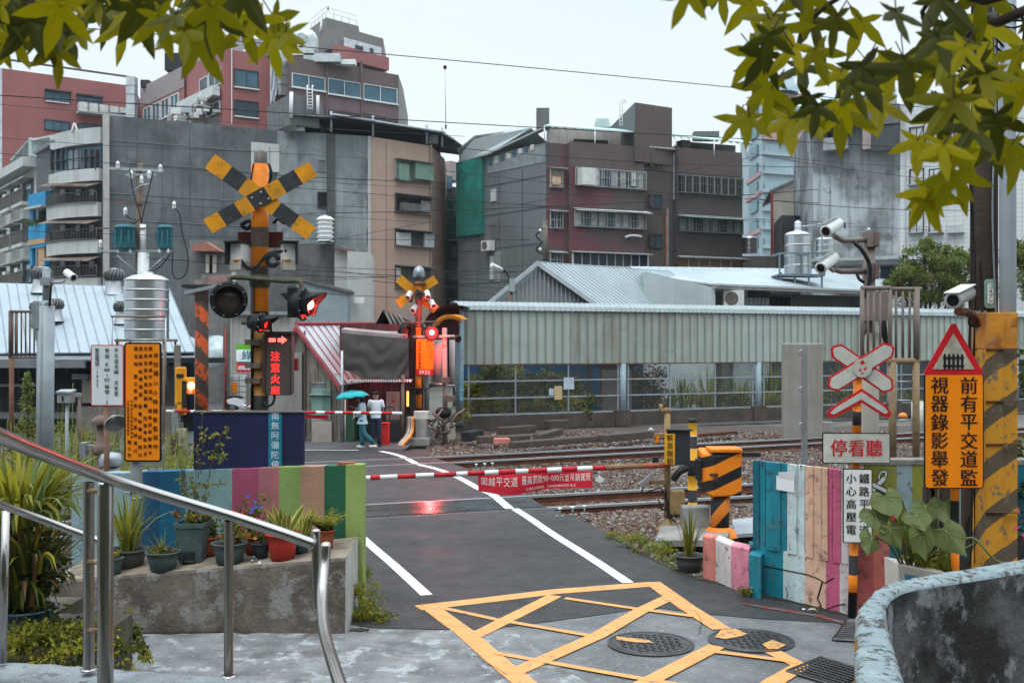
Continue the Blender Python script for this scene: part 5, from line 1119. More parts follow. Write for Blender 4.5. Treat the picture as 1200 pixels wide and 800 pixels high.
lamp(t,474,388,d-.2,(.55,-.8,0),.25,.3);lamp(t,506,389.5,d-.25,(.05,-1,-.03),.25,.2,True);lamp(t,536.5,397,d-.25,(.25,-1,0),.12,.2)
mb=MB();c_,rt,fn,w_,h_=plate(mb,0,488,397.5,508,432.5,d-.15,sorange,None,.01,.012,.02);TP=c_+fn*.017
for k,(x,s_)in enumerate(((-.30,'緊急事故請撥電話'),(.12,'發現障礙'),(.26,'平交道小心通行'),(.41,'二四小時錄影監視'))):mb.text(s_ if k!=1 else '請注意',TP+rt*w_*x+UP*h_*(.38 if k==0 else .41),rt,UP,.10 if k==0 else .06,sblk,True,.115 if k==0 else .085)
mb.obj('sign_plate',t)
mb=MB();c_,rt,fn,w_,h_=plate(mb,0,488,432.7,507.5,439.3,d-.16,sred,None,.01,.012,.02);mb.text('1933',c_+fn*.017,rt,UP,.19,whitep,xs=1.15);mb.obj('number_plate',t)
lt=bpy.data.lights.new('lamp_glow','POINT');lo=bpy.data.objects.new('lamp_glow',lt);COL.objects.link(lo);lo.location=P(507,391,d-.62);lt.energy=150;lt.color=(1,.06,.06);lt.shadow_soft_size=.1
d=35.6;mb=MB();mb.box(P(490,455,d),(.75,.5,.03),blkm);mb.box(P(490,486,d),(.75,.5,.03),blkm)
for px in(480,499):mb.tube([P(px,455,d-.15),P(px,486,d-.15)],.02,blkm,6)
mb.box(P(484,470,d),(.16,.25,.85),blkm);o_=single(mb,'lamp_cage','black open cage with a small amber screen at the foot of the far signal','cage')
mb=MB();mb.box(P(477.8,467,d-.2),(.07,.03,.5),M('amber_screen',(1,.36,.06),emit=2.2));mb.obj('screen',o_)
mb=MB();mb.tube([P(500,398,36.2),P(500,490,36.2)],.09,galvp,12);single(mb,'steel_post','plain grey steel post beside the far crossing signal','post')
mb=MB();bs_=M('stripe_bent_post',(.48,.40,.33),.7,var=.2,vs=5)
for k,(x0,m)in enumerate(((0,greywood),(1.4,bs_),(2.8,greywood),(4.2,bs_),(5.8,orange))):
 mb.tube(spline([P(478+x0,488,34.6),P(478+x0,502,34.6),P(475+x0,511,34.4),P(469+x0*.9,518,34),P(466+x0*.8,523,33.7)],4),.045,m,6)
single(mb,'bent_boards','bundle of striped bent boards leaning out at the foot of the far signal','boards')
mb=MB();mb.box(P(494,486,35.1),(.48,.45,.26),dirtyw);mb.box(P(494,505,35.1),(.36,.45,.85),conc);mb.box(P(490,517,34.9),(.75,.5,.24),conc);single(mb,'signal_plinth','stained concrete block with a white top at the foot of the far signal','plinth',bevel=.02)
mb=MB();mb.tube([P(522,524,36),P(521,384,36)],.085,M('pinkish_pipe',(.34,.25,.23),.6,var=.2,vs=4,patch=((.2,.08,.05),4,.55)),10)
for px,r_ in((513,.17),(530,.1)):mb.tube([P(px,452,36.4),P(px,398,36.4)],r_,M('pink_grey_pipe',(.40,.34,.33),.6,var=.15),12)
mb.box(P(522,445,35.8),(.28,.25,.18),brownm);mb.box(P(526,467,35.8),(.4,.3,.2),brownm);mb.box(P(529,505,36.1),(.25,.3,.55),beige);mb.tube([P(505,449,36),P(533,452,36)],.03,galv,6)
single(mb,'pipe_stack','group of pinkish vertical pipes with rusty brackets right of the far signal','pipes')
mb=MB()
for k in range(26):
 a=Vector((random.uniform(-2.95,-1.9),35.3+random.uniform(-.3,.9),random.uniform(0,.7)));e=a+Vector((random.uniform(-.5,.5),random.uniform(-.3,.3),random.uniform(-.2,.6)));mb.tube([a,(a+e)/2+rv()*.1,e],random.uniform(.015,.05),random.choice((greywood,brownm,slp)),5)
mb.ball((-2.3,36,.9),(.3,.25,.2),blkm,8,6)
single(mb,'scrap_pile','tangle of old wood and pipes heaped between the far signal and the pipes','scrap heap')
mb=MB()
def ribbon(pts,m,w_,d0,d1):
 g=spline([P(x,y,d0)for x,y in pts],5);n=len(g);vs=[]
 for p in g:vs+=[p,p+Vector((.25,d1,.0)),p+Vector((.05,d1*.5,-w_))]
 mb.add(vs,[(3*i,3*i+3,3*i+4,3*i+1)for i in range(n-1)]+[(3*i,3*i+3,3*i+5,3*i+2)for i in range(n-1)],m,True)
ribbon([(496,380),(501,370),(510,363),(522,358),(535,357.5),(541,358)],M('maroon_arch',(.13,.02,.022),.6),.12,39,2.2);ribbon([(506,381),(512,373.5),(521,369),(531,369),(540,374)],M('arch_orange',(.62,.22,.015),.6),.16,38.6,.25)
mb.bb((P(512,0,39.8).x,39.8,ZA(398,39.8)),(P(538,0,39.8).x,39.9,ZA(362,39.8)),M('maroon_shade',(.05,.012,.014),.9))
single(mb,'arched_canopy_end','maroon and orange arched end of the fence canopy behind the lit red lamp','arch')
shw=M('weathered_board_wall',(.20,.18,.155),.85,var=.3,vs=2,streak=.8,scol=(.06,.05,.045),bump=.4);shr=M('pale_sheet_roof',(.50,.54,.57),.45,.2,var=.12,vs=2,streak=.15,scol=(.3,.28,.27));trim=M('faded_red_trim',(.33,.05,.06),.6,var=.2)
t=thing('shed','weathered board shed with a pale metal roof trimmed in faded red','shed',P(380,525,35.5))
d=36.0
A_=P(334,0,36.3);B_=P(399,0,35.0);zt=lambda py,dd=36:ZA(py,dd)
mb=MB();mb.add([(A_.x,A_.y,0),(B_.x,B_.y,0),(B_.x,B_.y,ZA(450,35)),(P(347,0,36).x,36,ZA(388,36)),(A_.x,A_.y,ZA(402,36.3))],[(0,1,2,3,4)],shw);mb.add([(A_.x,A_.y,0),(A_.x-.2,42,0),(A_.x-.2,42,3.5),(A_.x,A_.y,ZA(402,36.3))],[(0,1,2,3)],shw);mb.add([(B_.x,B_.y,0),(B_.x+.05,40,0),(B_.x+.05,40,2.6),(B_.x,B_.y,ZA(450,35))],[(0,1,2,3)],shw)
mb.obj('wall',t)
mb=MB();R0,R1=P(347,381,35.8),P(447,380,42);E0,E1=P(398,451,34.7),P(485,440,41)
W0=P(334,399,36)
mb.add([R0,R1,E1,E0],[(0,1,2,3)],shr);mb.add([R0,R1,R1+Vector((-1.2,0,-.7)),W0],[(0,1,2,3)],shr)
nrm_=(R1-R0).cross(E0-R0).normalized();nrm_=nrm_ if nrm_.z>0 else-nrm_
for k in range(15):f_=k/14;mb.tube([R0.lerp(R1,f_)+nrm_*.03,E0.lerp(E1,f_)+nrm_*.03],.022,trim if k%1==0 else shr,4)
o_=mb.obj('roof',t);s_=o_.modifiers.new('thick','SOLIDIFY');s_.thickness=.04
mb=MB();k_=Vector((0,-.06,-.02));
for a,e in((R0,E0),(W0,R0)):mb.ext([a+k_,e+k_,e+k_-UP*.16,a+k_-UP*.16],(0,.05,0),trim)
mb.tube([R0+UP*.05,R1+UP*.05],.06,trim,6);mb.obj('trim',t)
mb=MB()
for k,px in enumerate(range(340,398,6)):
 f_=(px-334)/65;q=Vector((A_.x,A_.y,0)).lerp(Vector((B_.x,B_.y,0)),f_);mb.box((q.x,q.y-.02,1.1+.05*k%.3),(.03,.04,2.0),greywood)
mb.box(P(357,447,35.75),(.06,.06,3.4),brownm);mb.box(P(372,470,35.5),(.05,.05,2.6),M('tan_board',(.25,.17,.10),.8));mb.obj('batten',t)
mb=MB();a0,a1=P(366,492,35.2),P(388,456,35.2);mb.bb((a0.x,35.05,a0.z),(a1.x,35.3,a1.z),M('faded_green_cabinet',(.20,.32,.27),.5,var=.15,streak=.3,scol=(.1,.1,.08)));mb.bb(((a0.x+a1.x)/2+.05,35.035,a0.z+.02),(a1.x-.02,35.05,a1.z-.02),M('darker_green',(.10,.19,.165),.5));single(mb,'wall_cabinet','faded green cabinet on the shed wall under a small grey hood','cabinet',loc=None)
mb=MB();mb.lathe([(.28,-.36),(.28,.36)],P(376,455,35.1),galv,14,(1,0,0),True,(R(180),R(360)));o_=single(mb,'small_hood','curved grey metal hood over the green cabinet on the shed','hood');s_=o_.modifiers.new('thick','SOLIDIFY');s_.thickness=.02
mb=MB();a0,a1=P(366,524,35.1),P(389,493,35.1);mb.bb((a0.x,35.0,0),(a1.x,35.25,a1.z),M('pinkish_board',(.36,.30,.27),.8,streak=.5,scol=(.15,.12,.1)));single(mb,'lower_panel','pale stained panel leaning under the green cabinet','panel')
mb=MB();a0,a1=P(328,520,35.9),P(344.5,413,35.9);mb.bb((a0.x-.5,35.6,0),(a1.x+.32,36,a1.z),M('grey_cement_board',(.24,.23,.215),.85,var=.2,streak=.4,scol=(.12,.11,.1)));single(mb,'cement_board','tall grey cement panel behind the glowing sign at the left of the shed','panel')
t=thing('shop','dim low shop front under a sagging dark grey tarpaulin where two people wait','shop',P(445,523,36))
mb=MB();pk=M('maroon_corrugated',(.11,.035,.04),.7,var=.3,vs=3,streak=.5);a0,a1=P(398,0,36.6),P(496,0,36.6)
mb.corr((a0.x,36.6,1.0),(1,0,0),UP,(0,-1,0),a1.x-a0.x,2.9,pk,.18,.03);mb.bb((a0.x,36.65,0),(a1.x,36.8,3.9),M('shop_wall',(.12,.095,.085),.85,var=.25,streak=.4));mb.obj('wall',t)
mb=MB();rr_=M('old_sheet_roof',(.32,.26,.26),.6,.2,var=.3,vs=3,patch=((.26,.06,.06),2.2,.52,.8));
a0,a1,a2,a3=P(400,390,35.1),P(476,397,35.1),P(483,386,39),P(412,384,39);mb.ext([a0,a1,a2,a3],(0,0,.12),rr_)
a0,a1,a2,a3=P(440,369,39),P(452,362,38.6),P(500,380,38),P(492,392,38.5);mb.ext([P(440,383,38),P(449,366,38),P(492,371,42),P(500,387,38)],(0,0,.1),M('brown_tile_roof',(.10,.06,.055),.85,var=.4,vs=5,bump=.8,bs=14));mb.obj('roof',t)
for k in range(4):
 mb=MB();mb.tube([P(452+k*5,366+k*1.0,37.9),P(464+k*6,390,37.6)],.05,greywood,5);mb.obj('rafter',t)
mb=MB();tar=M('dark_tarpaulin',(.085,.075,.068),.85,var=.2,vs=2);nu,nv_=48,26
cA,cB,cC,cD=P(400,390,35.05),P(479,397,35.05),P(479,443,35.2),P(400.5,434,35.2);vs=[]
for j in range(nv_+1):
 for i in range(nu+1):
  u,v=i/nu,j/nv_;p=cA.lerp(cB,u).lerp(cD.lerp(cC,u),v);p=p+Vector((0,-.05*math.sin(v*math.pi)-.028*math.sin(15*math.sqrt(1.7*(u-.42)**2+(v+.45)**2)+2.2*math.sin(u*7)+1.3*math.sin(u*17+v*4))*(.3+v),-.16*math.sin(u*math.pi)*v+.05*math.sin(u*15)*v));vs.append(p)
mb.add(vs,[(j*(nu+1)+i,j*(nu+1)+i+1,(j+1)*(nu+1)+i+1,(j+1)*(nu+1)+i)for j in range(nv_)for i in range(nu)],tar,True);mb.obj('tarpaulin',t)
mb=MB();a0=P(408,448,35.5);mb.corr((a0.x+.05,34.9,ZA(447.5,34.9)),(1,0,0),(0,1,.10),(0,0,1),2.1,.5,M('bright_awning',(.55,.55,.56),.5,.1,var=.3,vs=7),.085,.04);mb.obj('awning',t)
mb=MB();a0,a1=P(453,498,36.4),P(468.5,459,36.4);mb.bb((a0.x,36.3,a0.z),(a1.x,36.55,a1.z),M('dirty_white_panel',(.36,.34,.32),.6,var=.15,streak=.4,scol=(.15,.12,.1)));mb.bb((a0.x+.18,36.29,P(0,471,36.3).z),(a0.x+.28,36.3,P(0,468.5,36.3).z),redp);mb.obj('panel',t)
mb=MB()
for px,m,r_,zt_ in((401,galv,.05,3.0),(404.5,dirtyw,.022,1.4),(472,brownm,.06,2.2)):q=P(px,0,35.0);mb.tube([(q.x,35.0,0),(q.x,35.0,zt_)],r_,m,8)
mb.obj('post',t)
mb=MB();a0,a1=P(406,522,35.2),P(416,486,35.2);mb.bb((a0.x,35.0,0),(a1.x,35.5,a1.z),M('dark_green_cloth',(.022,.06,.032),.8,var=.3));a0,a1=P(417,522,35.9),P(433,486,35.9);mb.bb((a0.x,35.8,0),(a1.x,36.4,a1.z),M('deep_green_cloth',(.008,.028,.018),.8));single(mb,'green_cover','dark green cover standing behind the woman with the umbrella','cover')
mb=MB();q=P(450,524,34.2);mb.add([],[],redp);mb.bb((q.x-.13,34.0,0),(q.x+.17,34.3,.66),M('bin_red',(.62,.022,.018),.45,var=.1));mb.bb((q.x-.15,33.98,.66),(q.x+.19,34.32,.71),M('bin_red',(.5,.02,.02)));single(mb,'red_bin','bright red bin standing beside the man in the white shirt','bin',bevel=.02)
mb=MB();q=P(462,512,35);mb.bb((q.x-.3,35,0),(q.x+.3,35.6,.7),blkm);single(mb,'dark_crate','dark crate in the shade right of the red bin','crate',bevel=.02)
mb=MB();mb.tube(spline([P(452,478,34.6),P(458,476,34.6),P(462,480,34.6),P(455,486,34.6)],4),.02,rub,6);mb.tube([P(457,476,34.6),P(456,502,34.6)],.02,rub,6);single(mb,'hanging_hose','thin dark hose hanging above the red bin','hose')
skin=M('skin',(.42,.24,.16),.5,var=.05);hairm=M('dark_hair',(.012,.010,.009),.5,var=.3)
def skinmesh(name,verts,edges,radii,m,parent,root=0,sub=2):
 me=bpy.data.meshes.new(name);org=ORG[parent.name]if parent.name in ORG else Vector((0,0,0))
 me.from_pydata([tuple(Vector(v)-org)for v in verts],edges,[]);me.materials.append(m)
 o=bpy.data.objects.new(name,me);COL.objects.link(o);o.parent=parent;ORG[o.name]=org
 s=o.modifiers.new('skin','SKIN');s.use_smooth_shade=True;s.branch_smoothing=.6
 for i,v in enumerate(me.skin_vertices[0].data):
  r=radii[i];v.radius=r if isinstance(r,tuple)else(r,r);v.use_root=(i==root)
 b=o.modifiers.new('sub','SUBSURF');b.levels=sub;b.render_levels=sub
 return o
def person(label,base,fwd,J,shirt,trousers,shoe,hat=None,hair=None,sleeve='short',skirt=.0):
 """J: joint name -> (right, up, forward) metres relative to base"""
 f=Vector(fwd).normalized();rt=Vector((-f.y,f.x,0))*-1
 W=lambda p:base+rt*p[0]+UP*p[1]+f*p[2]
 t=thing('person',label,'person',base)
 K={k:W(v)for k,v in J.items()}
 names=['pelvis','waist','chest','neck','chin','head','shL','elL','haL','shR','elR','haR','hipL','knL','anL','toL','hipR','knR','anR','toR']
 rad={'pelvis':(.12,.10),'waist':(.11,.085),'chest':(.135,.095),'neck':.048,'chin':.055,'head':.085,'shL':.05,'elL':.038,'haL':.027,'shR':.05,'elR':.038,'haR':.027,'hipL':.075,'knL':.052,'anL':.034,'toL':.03,'hipR':.075,'knR':.052,'anR':.034,'toR':.03}
 ix={n:i for i,n in enumerate(names)};vs=[K[n]for n in names];rr=[rad[n]for n in names]
 E=[('pelvis','waist'),('waist','chest'),('chest','neck'),('neck','chin'),('chin','head'),('chest','shL'),('shL','elL'),('elL','haL'),('chest','shR'),('shR','elR'),('elR','haR'),('pelvis','hipL'),('hipL','knL'),('knL','anL'),('anL','toL'),('pelvis','hipR'),('hipR','knR'),('knR','anR'),('anR','toR')]
 E=[(ix[a],ix[b])for a,b in E]
 for s,el,ha in(('L','elL','haL'),('R','elR','haR')):
  dr=(K[ha]-K[el]).normalized();sd=dr.cross(f).normalized()if dr.cross(f).length>.1 else dr.orthogonal().normalized()
  pk_=len(vs);vs.append(K[ha]+dr*.07);rr.append(.022);E.append((ix[ha],pk_))
  for q,(o_,l_)in enumerate(((-.03,.07),(-.01,.085),(.01,.08),(.03,.06))):
   a=len(vs);vs.append(K[ha]+dr*(.075+l_*.5)+sd*o_*1.1);rr.append(.009);vs.append(K[ha]+dr*(.065+l_*.9)+sd*o_*1.1+f*.02);rr.append(.007);E+=[(pk_,a),(a,a+1)]
  a=len(vs);vs.append(K[ha]+dr*.03+sd*.035+f*.01);rr.append(.011);vs.append(K[ha]+dr*.065+sd*.05+f*.02);rr.append(.009);E+=[(ix[ha],a),(a,a+1)]
 skinmesh('body',vs,E,rr,skin,t)
 def loft(mb,rings,m,n=18):
  vs=[]
  for c,a,b,u,w_ in rings:
   for k in range(n):an=2*math.pi*k/n;vs.append(c+u*math.cos(an)*a+w_*math.sin(an)*b)
  mb.add(vs,[(i*n+k,i*n+(k+1)%n,(i+1)*n+(k+1)%n,(i+1)*n+k)for i in range(len(rings)-1)for k in range(n)],m,True)
 mid=lambda a,b,q:K[a].lerp(K[b],q)
 pv,wa,ch,nk=K['pelvis'],K['waist'],K['chest'],K['neck'];su=(K['shR']-K['shL']).normalized();sh=(K['shL']+K['shR'])/2
 mb=MB();hem=pv-UP*skirt
 loft(mb,[(hem,.165+skirt*.25,.135+skirt*.35,rt,f),(hem.lerp(wa,.5),.158,.13,rt,f),(wa,.150,.118,rt,f),(wa.lerp(ch,.6),.168,.125,su,f),(ch+UP*.03,.182,.125,su,f),(sh-UP*.005,.19,.105,su,f),(sh+UP*.035,.135,.088,su,f),(nk-UP*.015,.075,.07,su,f),(nk+UP*.015,.068,.064,su,f)],shirt)
 for q in 'LR':
  s_,e_,h_=K['sh'+q],K['el'+q],K['ha'+q];pts=[s_+(sh-s_)*.25+UP*.01,s_,s_.lerp(e_,.5),s_.lerp(e_,.8 if sleeve=='short' else 1)];rs_=[.06,.074,.068,.066]
  if sleeve!='short':pts+=[e_.lerp(h_,.5),e_.lerp(h_,.9)];rs_=[.06,.072,.06,.056,.050,.042]
  mb.tube(pts,rs_,shirt,12)
 mb.obj('shirt',t)
 mb=MB();loft(mb,[(pv+UP*.12,.142,.112,rt,f),(pv,.158,.125,rt,f),(pv-UP*.08,.160,.125,rt,f)],trousers)
 for q in 'LR':
  hp,kn,an_=K['hip'+q],K['kn'+q],K['an'+q];mb.tube([hp+UP*.06,hp,hp.lerp(kn,.5),kn,kn.lerp(an_,.5),kn.lerp(an_,.98)],[.085,.098,.088,.074,.068,.066],trousers,12)
 mb.obj('trousers',t)
 for s in 'LR':
  dr=(K['to'+s]-K['an'+s]);hd=Vector((dr.x,dr.y,0)).normalized()if abs(dr.z)<.14 else dr.normalized()
  mb=MB();a=K['an'+s];c=a+dr*.45-UP*.0;c.z=max(base.z+.045,c.z-.03);Rm=Vector((0,1,0)).rotation_difference(hd).to_matrix();mb.ball(c,(.05,.14,.048),shoe,12,8,Rm);mb.obj('shoe',t)
 hc=K['head'];hf=Vector(J.get('_face',(0,0,1)));hf=(rt*hf[0]+UP*hf[1]+f*hf[2]).normalized();hr=hf.cross(UP).normalized();Rm=Matrix((hr,hf,UP)).transposed()
 mb=MB();mb.ball(hc-UP*.005,(.078,.096,.122),skin,18,14,Rm);
 mb.ball(hc+hf*.098-UP*.018,(.013,.018,.024),skin,8,6,Rm);[mb.ball(hc+hr*.079*s-UP*.01,(.012,.022,.032),skin,8,6,Rm)for s in(-1,1)]
 for s in(-1,1):mb.ball(hc+hf*.086+hr*.032*s+UP*.012,(.014,.010,.008),whitep,8,6,Rm);mb.ball(hc+hf*.094+hr*.032*s+UP*.012,(.007,.005,.007),blk,6,5,Rm)
 for s in(-1,1):mb.ball(hc+hf*.088+hr*.032*s+UP*.034,(.02,.008,.005),hairm,6,5,Rm)
 mb.ball(hc+hf*.088-UP*.062,(.024,.010,.008),M('lips',(.35,.12,.10),.5),8,6,Rm);mb.obj('head',t)
 mb=MB()
 if hat:
  mb.ball(hc+UP*.03-hf*.015,(.086,.10,.10),hairm,14,10,Rm);mb.lathe([(.092,.05),(.115,.085),(.112,.11),(.0,.118)],hc+UP*.005,hat,20);mb.ball(hc+hf*.105+UP*.055,(.075,.06,.010),blk,12,6,Rm);mb.obj('cap',t)
 else:
  mb.ball(hc+UP*.022-hf*.025,(.092,.104,.118),hair,16,12,Rm);mb.ball(hc-UP*.06-hf*.06,(.075,.055,.10),hair,12,8,Rm);mb.obj('hair',t)
 return t,K
sh_w=M('shirt_white',(.60,.64,.70),.8,var=.06);tr_n=M('navy_trousers',(.018,.026,.05),.8,var=.15);sh_b=M('pale_blue_shirt',(.36,.47,.54),.8,var=.1,vs=6);jn=M('teal_jeans',(.03,.115,.16),.8,var=.2,vs=8)
b=G(440.5,523);b.z=.0
J={'pelvis':(0,.90,0),'waist':(0,1.07,0),'chest':(0,1.30,.0),'neck':(0,1.455,.0),'chin':(0,1.51,.02),'head':(0,1.595,.035),'shL':(-.17,1.42,0),'elL':(-.235,1.17,-.04),'haL':(-.13,.98,-.13),'shR':(.17,1.42,0),'elR':(.235,1.17,-.04),'haR':(.13,.98,-.13),'hipL':(-.09,.86,0),'knL':(-.10,.48,.02),'anL':(-.11,.08,0),'toL':(-.13,.04,.14),'hipR':(.09,.86,0),'knR':(.10,.48,.02),'anR':(.11,.08,0),'toR':(.13,.04,.14)}
person('person in a black cap, white short sleeved shirt and navy trousers, hands behind back',b,(.05,-1,0),J,sh_w,tr_n,blk,hat=M('cap_black',(.014,.014,.018),.6))
b=G(424,525);b.z=0
J={'pelvis':(0,.88,-.02),'waist':(0,1.04,-.02),'chest':(0,1.26,.0),'neck':(0,1.40,.03),'chin':(0,1.45,.05),'head':(0,1.53,.06),'shL':(-.155,1.36,0),'elL':(-.18,1.11,-.03),'haL':(-.10,.98,.17),'shR':(.155,1.36,0),'elR':(.17,1.16,.10),'haR':(.10,1.24,.26),'hipL':(-.08,.84,-.02),'knL':(-.09,.47,-.10),'anL':(-.10,.16,-.42),'toL':(-.10,.04,-.33),'hipR':(.08,.84,0),'knR':(.08,.46,.03),'anR':(.08,.08,.0),'toR':(.08,.04,.13),'_face':(0,-.15,1)}
t,K=person('person in a pale blue shirt, jeans and white shoes walking under a teal umbrella',b,(-1,.12,0),J,sh_b,jn,M('shoe_white',(.62,.63,.63),.6),hair=hairm,sleeve='long',skirt=.12)
mb=MB();n=8;top_=K['haR']+Vector((-.12,-.1,.92));top_=P(412,457,b.y+.02);ax=(UP+Vector((-.10,0,0))).normalized()
vs=[top_];rr_=[(.2,-.03),(.36,-.09),(.48,-.17),(.53,-.235)]
u=ax.orthogonal().normalized();w2=ax.cross(u)
for k,(r_,h_)in enumerate(rr_):
 for j in range(32):
  a=2*math.pi*j/32;sc=1-(.05*k/3)*(1-abs(math.cos(a*4)));vs.append(top_+ax*(h_+(.012*k)*(1-abs(math.cos(a*4))))+(u*math.cos(a)+w2*math.sin(a))*r_*sc)
fs=[(0,1+j,1+(j+1)%32)for j in range(32)]+[(1+k*32+j,1+k*32+(j+1)%32,1+(k+1)*32+(j+1)%32,1+(k+1)*32+j)for k in range(3)for j in range(32)]
t=thing('umbrella','open teal umbrella held over the person in the pale blue shirt','umbrella',top_-ax*.9)
mb.add(vs,fs,M('umbrella_teal',(.006,.30,.33),.55,var=.06),True);o_=mb.obj('canopy',t,raw=True);s_=o_.modifiers.new('thick','SOLIDIFY');s_.thickness=.006
mb=MB();mb.tube([top_+ax*.05,K['haR']+Vector((0,0,-.02))],.010,blk,8);mb.tube(spline([K['haR']+Vector((0,0,.04)),K['haR']+Vector((0,0,-.1))],3),.016,blk,8);mb.obj('shaft',t)
mb=MB();q=K['haL']+Vector((-.05,-.02,.04));mb.box(q,(.02,.07,.14),whitep,.4);single(mb,'phone','small white phone in the hand of the person in the pale blue shirt','phone')
FA,FB=P(537,0,41.0),P(1260,0,54.4);FA.z=FB.z=0;fu=(FB-FA).normalized();fn_=Vector((fu.y,-fu.x,0));FL=(FB-FA).length
def fpx(px):
 k=(px-600)/F;s=(k*FA.y-FA.x)/(fu.x-k*fu.y);return FA+fu*s,s
def rbx(mb,o,u,n_,s0,s1,a0,a1,z0,z1,m):
 q=lambda s,a,z:Vector((o.x+u.x*s+n_.x*a,o.y+u.y*s+n_.y*a,z))
 mb.hexa([q(s0,a1,z0),q(s1,a1,z0),q(s1,a0,z0),q(s0,a0,z0),q(s0,a1,z1),q(s1,a1,z1),q(s1,a0,z1),q(s0,a0,z1)],m)
shm=M('pale_green_sheet',(.33,.385,.355),.5,.05,var=.10,vs=1.2,streak=.45,scol=(.24,.17,.10),patch2=((.20,.11,.06),7,.68,.7))
sh2=M('canopy_top_sheet',(.27,.31,.32),.4,.3,var=.12,vs=2)
t=thing('canopy_fence','long fence of blue grey posts and mesh carrying a pale green ribbed metal canopy','fence',FA)
mb=MB();sv=[shm,M('pale_green_sheet_worn',(.295,.35,.325),.55,var=.14,vs=1.0,streak=.6,scol=(.20,.13,.08),patch2=((.18,.10,.055),5,.64,.8)),M('pale_green_sheet_new',(.35,.415,.39),.45,var=.08,vs=1.5,streak=.3,scol=(.26,.2,.13),patch2=((.22,.13,.07),8,.68,.7))];s=0;k=0
while s<FL-.1:L_=min(.375*(5+(k*3)%4),FL-s);mb.corr(FA+fu*s+fn_*(.06+.006*(k%2))+UP*(2.42+.012*math.sin(k*2.1)),fu,UP,fn_,L_,2.2,sv[(k*2+k//3)%3],.375,.05,.14,slope=.3);s+=L_;k+=1
mb.obj('ribbed_panel',t)
mb=MB();rs=M('rust_edge',(.17,.085,.05),.8,var=.4,vs=5)
rbx(mb,FA,fu,fn_,0,FL,.0,.07,2.37,2.42,rs);k=0
s=.26
while s<FL:rbx(mb,FA,fu,fn_,s,s+.022,.10,.118,2.43,4.58,M('rib_rust',(.27,.26,.21),.7,var=.3,vs=3,patch=((.20,.13,.08),3,.5,.9)));s+=.375
mb.obj('rust_edge',t)
mb=MB()
prof=[(.16,4.50),(.10,4.66),(-.15,4.78),(-.6,4.84),(-.9,4.78)];n=int(FL/.115)
vs=[]
for i in range(n+1):
 s=i*.115;w_=.022 if i%2 else 0
 for a,z in prof:q=FA+fu*s+fn_*(a+w_);vs.append((q.x,q.y,z+w_))
kk=len(prof);mb.add(vs,[(i*kk+j,(i+1)*kk+j,(i+1)*kk+j+1,i*kk+j+1)for i in range(n)for j in range(kk-1)],sh2,False)
o_=mb.obj('roof_sheet',t);s_=o_.modifiers.new('thick','SOLIDIFY');s_.thickness=.02
pst=M('blue_grey_post',(.24,.32,.37),.5,.1,var=.12,vs=3,streak=.2,scol=(.15,.13,.12))
for px in(538,730,888.5,1048,1190):
 q,s=fpx(px);mb=MB();q=q+fn_*.0;mb.tube([q,q+UP*2.4],.135,pst,16);mb.obj('post',t)
mb=MB()
for z in(.42,1.06,1.72):rbx(mb,FA,fu,fn_,0,FL,-.02,.03,z,z+.06,galvp)
for px in(549,604,666,724,736,785,838,882,895,950,1005,1040,1056,1100,1140):q,s=fpx(px);rbx(mb,FA,fu,fn_,s-.025,s+.025,-.02,.03,.42,2.38,galvp)
mb.obj('frame',t)
mb=MB();s=-2.0;wm=M('mesh_wire',(.12,.135,.135),.6,.3,var=.1)
while s<FL:
 for sg in(1,-1):
  a0,a1=(s,s+1.95)if sg>0 else(s+1.95,s)
  z0,z1=.45,2.38
  def cl(a,z,b_,z2):return FA+fu*a+UP*z+fn_*(.008*sg)
  p0,p1=FA+fu*a0+UP*z0+fn_*(.008*sg),FA+fu*a1+UP*z1+fn_*(.008*sg)
  if min(a0,a1)>=0 and max(a0,a1)<=FL:mb.tube([p0,p1],.0042,wm,3,False,False)
 s+=.11
mb.obj('wire_mesh',t)
mb=MB();plinth=M('stained_plinth',(.07,.058,.05),.9,var=.3,vs=2,streak=.7,scol=(.05,.035,.03),bump=.4)
rbx(mb,FA,fu,fn_,-.6,FL,-.25,.2,-.15,.42,plinth)
for px in(538,726,886,1045):q,s=fpx(px);rbx(mb,FA,fu,fn_,s-.3,s+.35,-.3,.3,-.15,.5,plinth)
mb.obj('plinth',t)
mb=MB();q,s=fpx(537);mb.tube([q+UP*.1+fn_*.3-fu*.05,q+UP*4.4+fn_*.3-fu*.05],.15,pst,16);mb.text('南無阿彌陀佛',q+fn_*.47-fu*.05+UP*1.95,fu,UP,.16,M('sky_blue_lettering',(.25,.55,.75),.6),True,.165)
single(mb,'lettered_post','blue grey post with small light blue characters at the left end of the canopy fence','post')
for px,y0,y1,w_,m,lab in((653.5,452,468,1.0,M('tan_card',(.50,.36,.19),.7,var=.1),'tan card hung in the fence mesh'),(645.5,455,463,.6,M('pale_blue_card',(.42,.48,.56),.7),'small pale blue card left of the tan card on the fence'),(666,442,456,1.35,M('pale_blue_card',(.4,.4,.5)),'larger pale blue card tied round a fence upright')):
 q,s=fpx(px);mb=MB();d_=q.y;rbx(mb,FA,fu,fn_,s-w_*.17,s+w_*.17,.04,.055,ZA(y1,d_),ZA(y0,d_),m);single(mb,'notice_card',lab,'notice',group='cards on the fence')
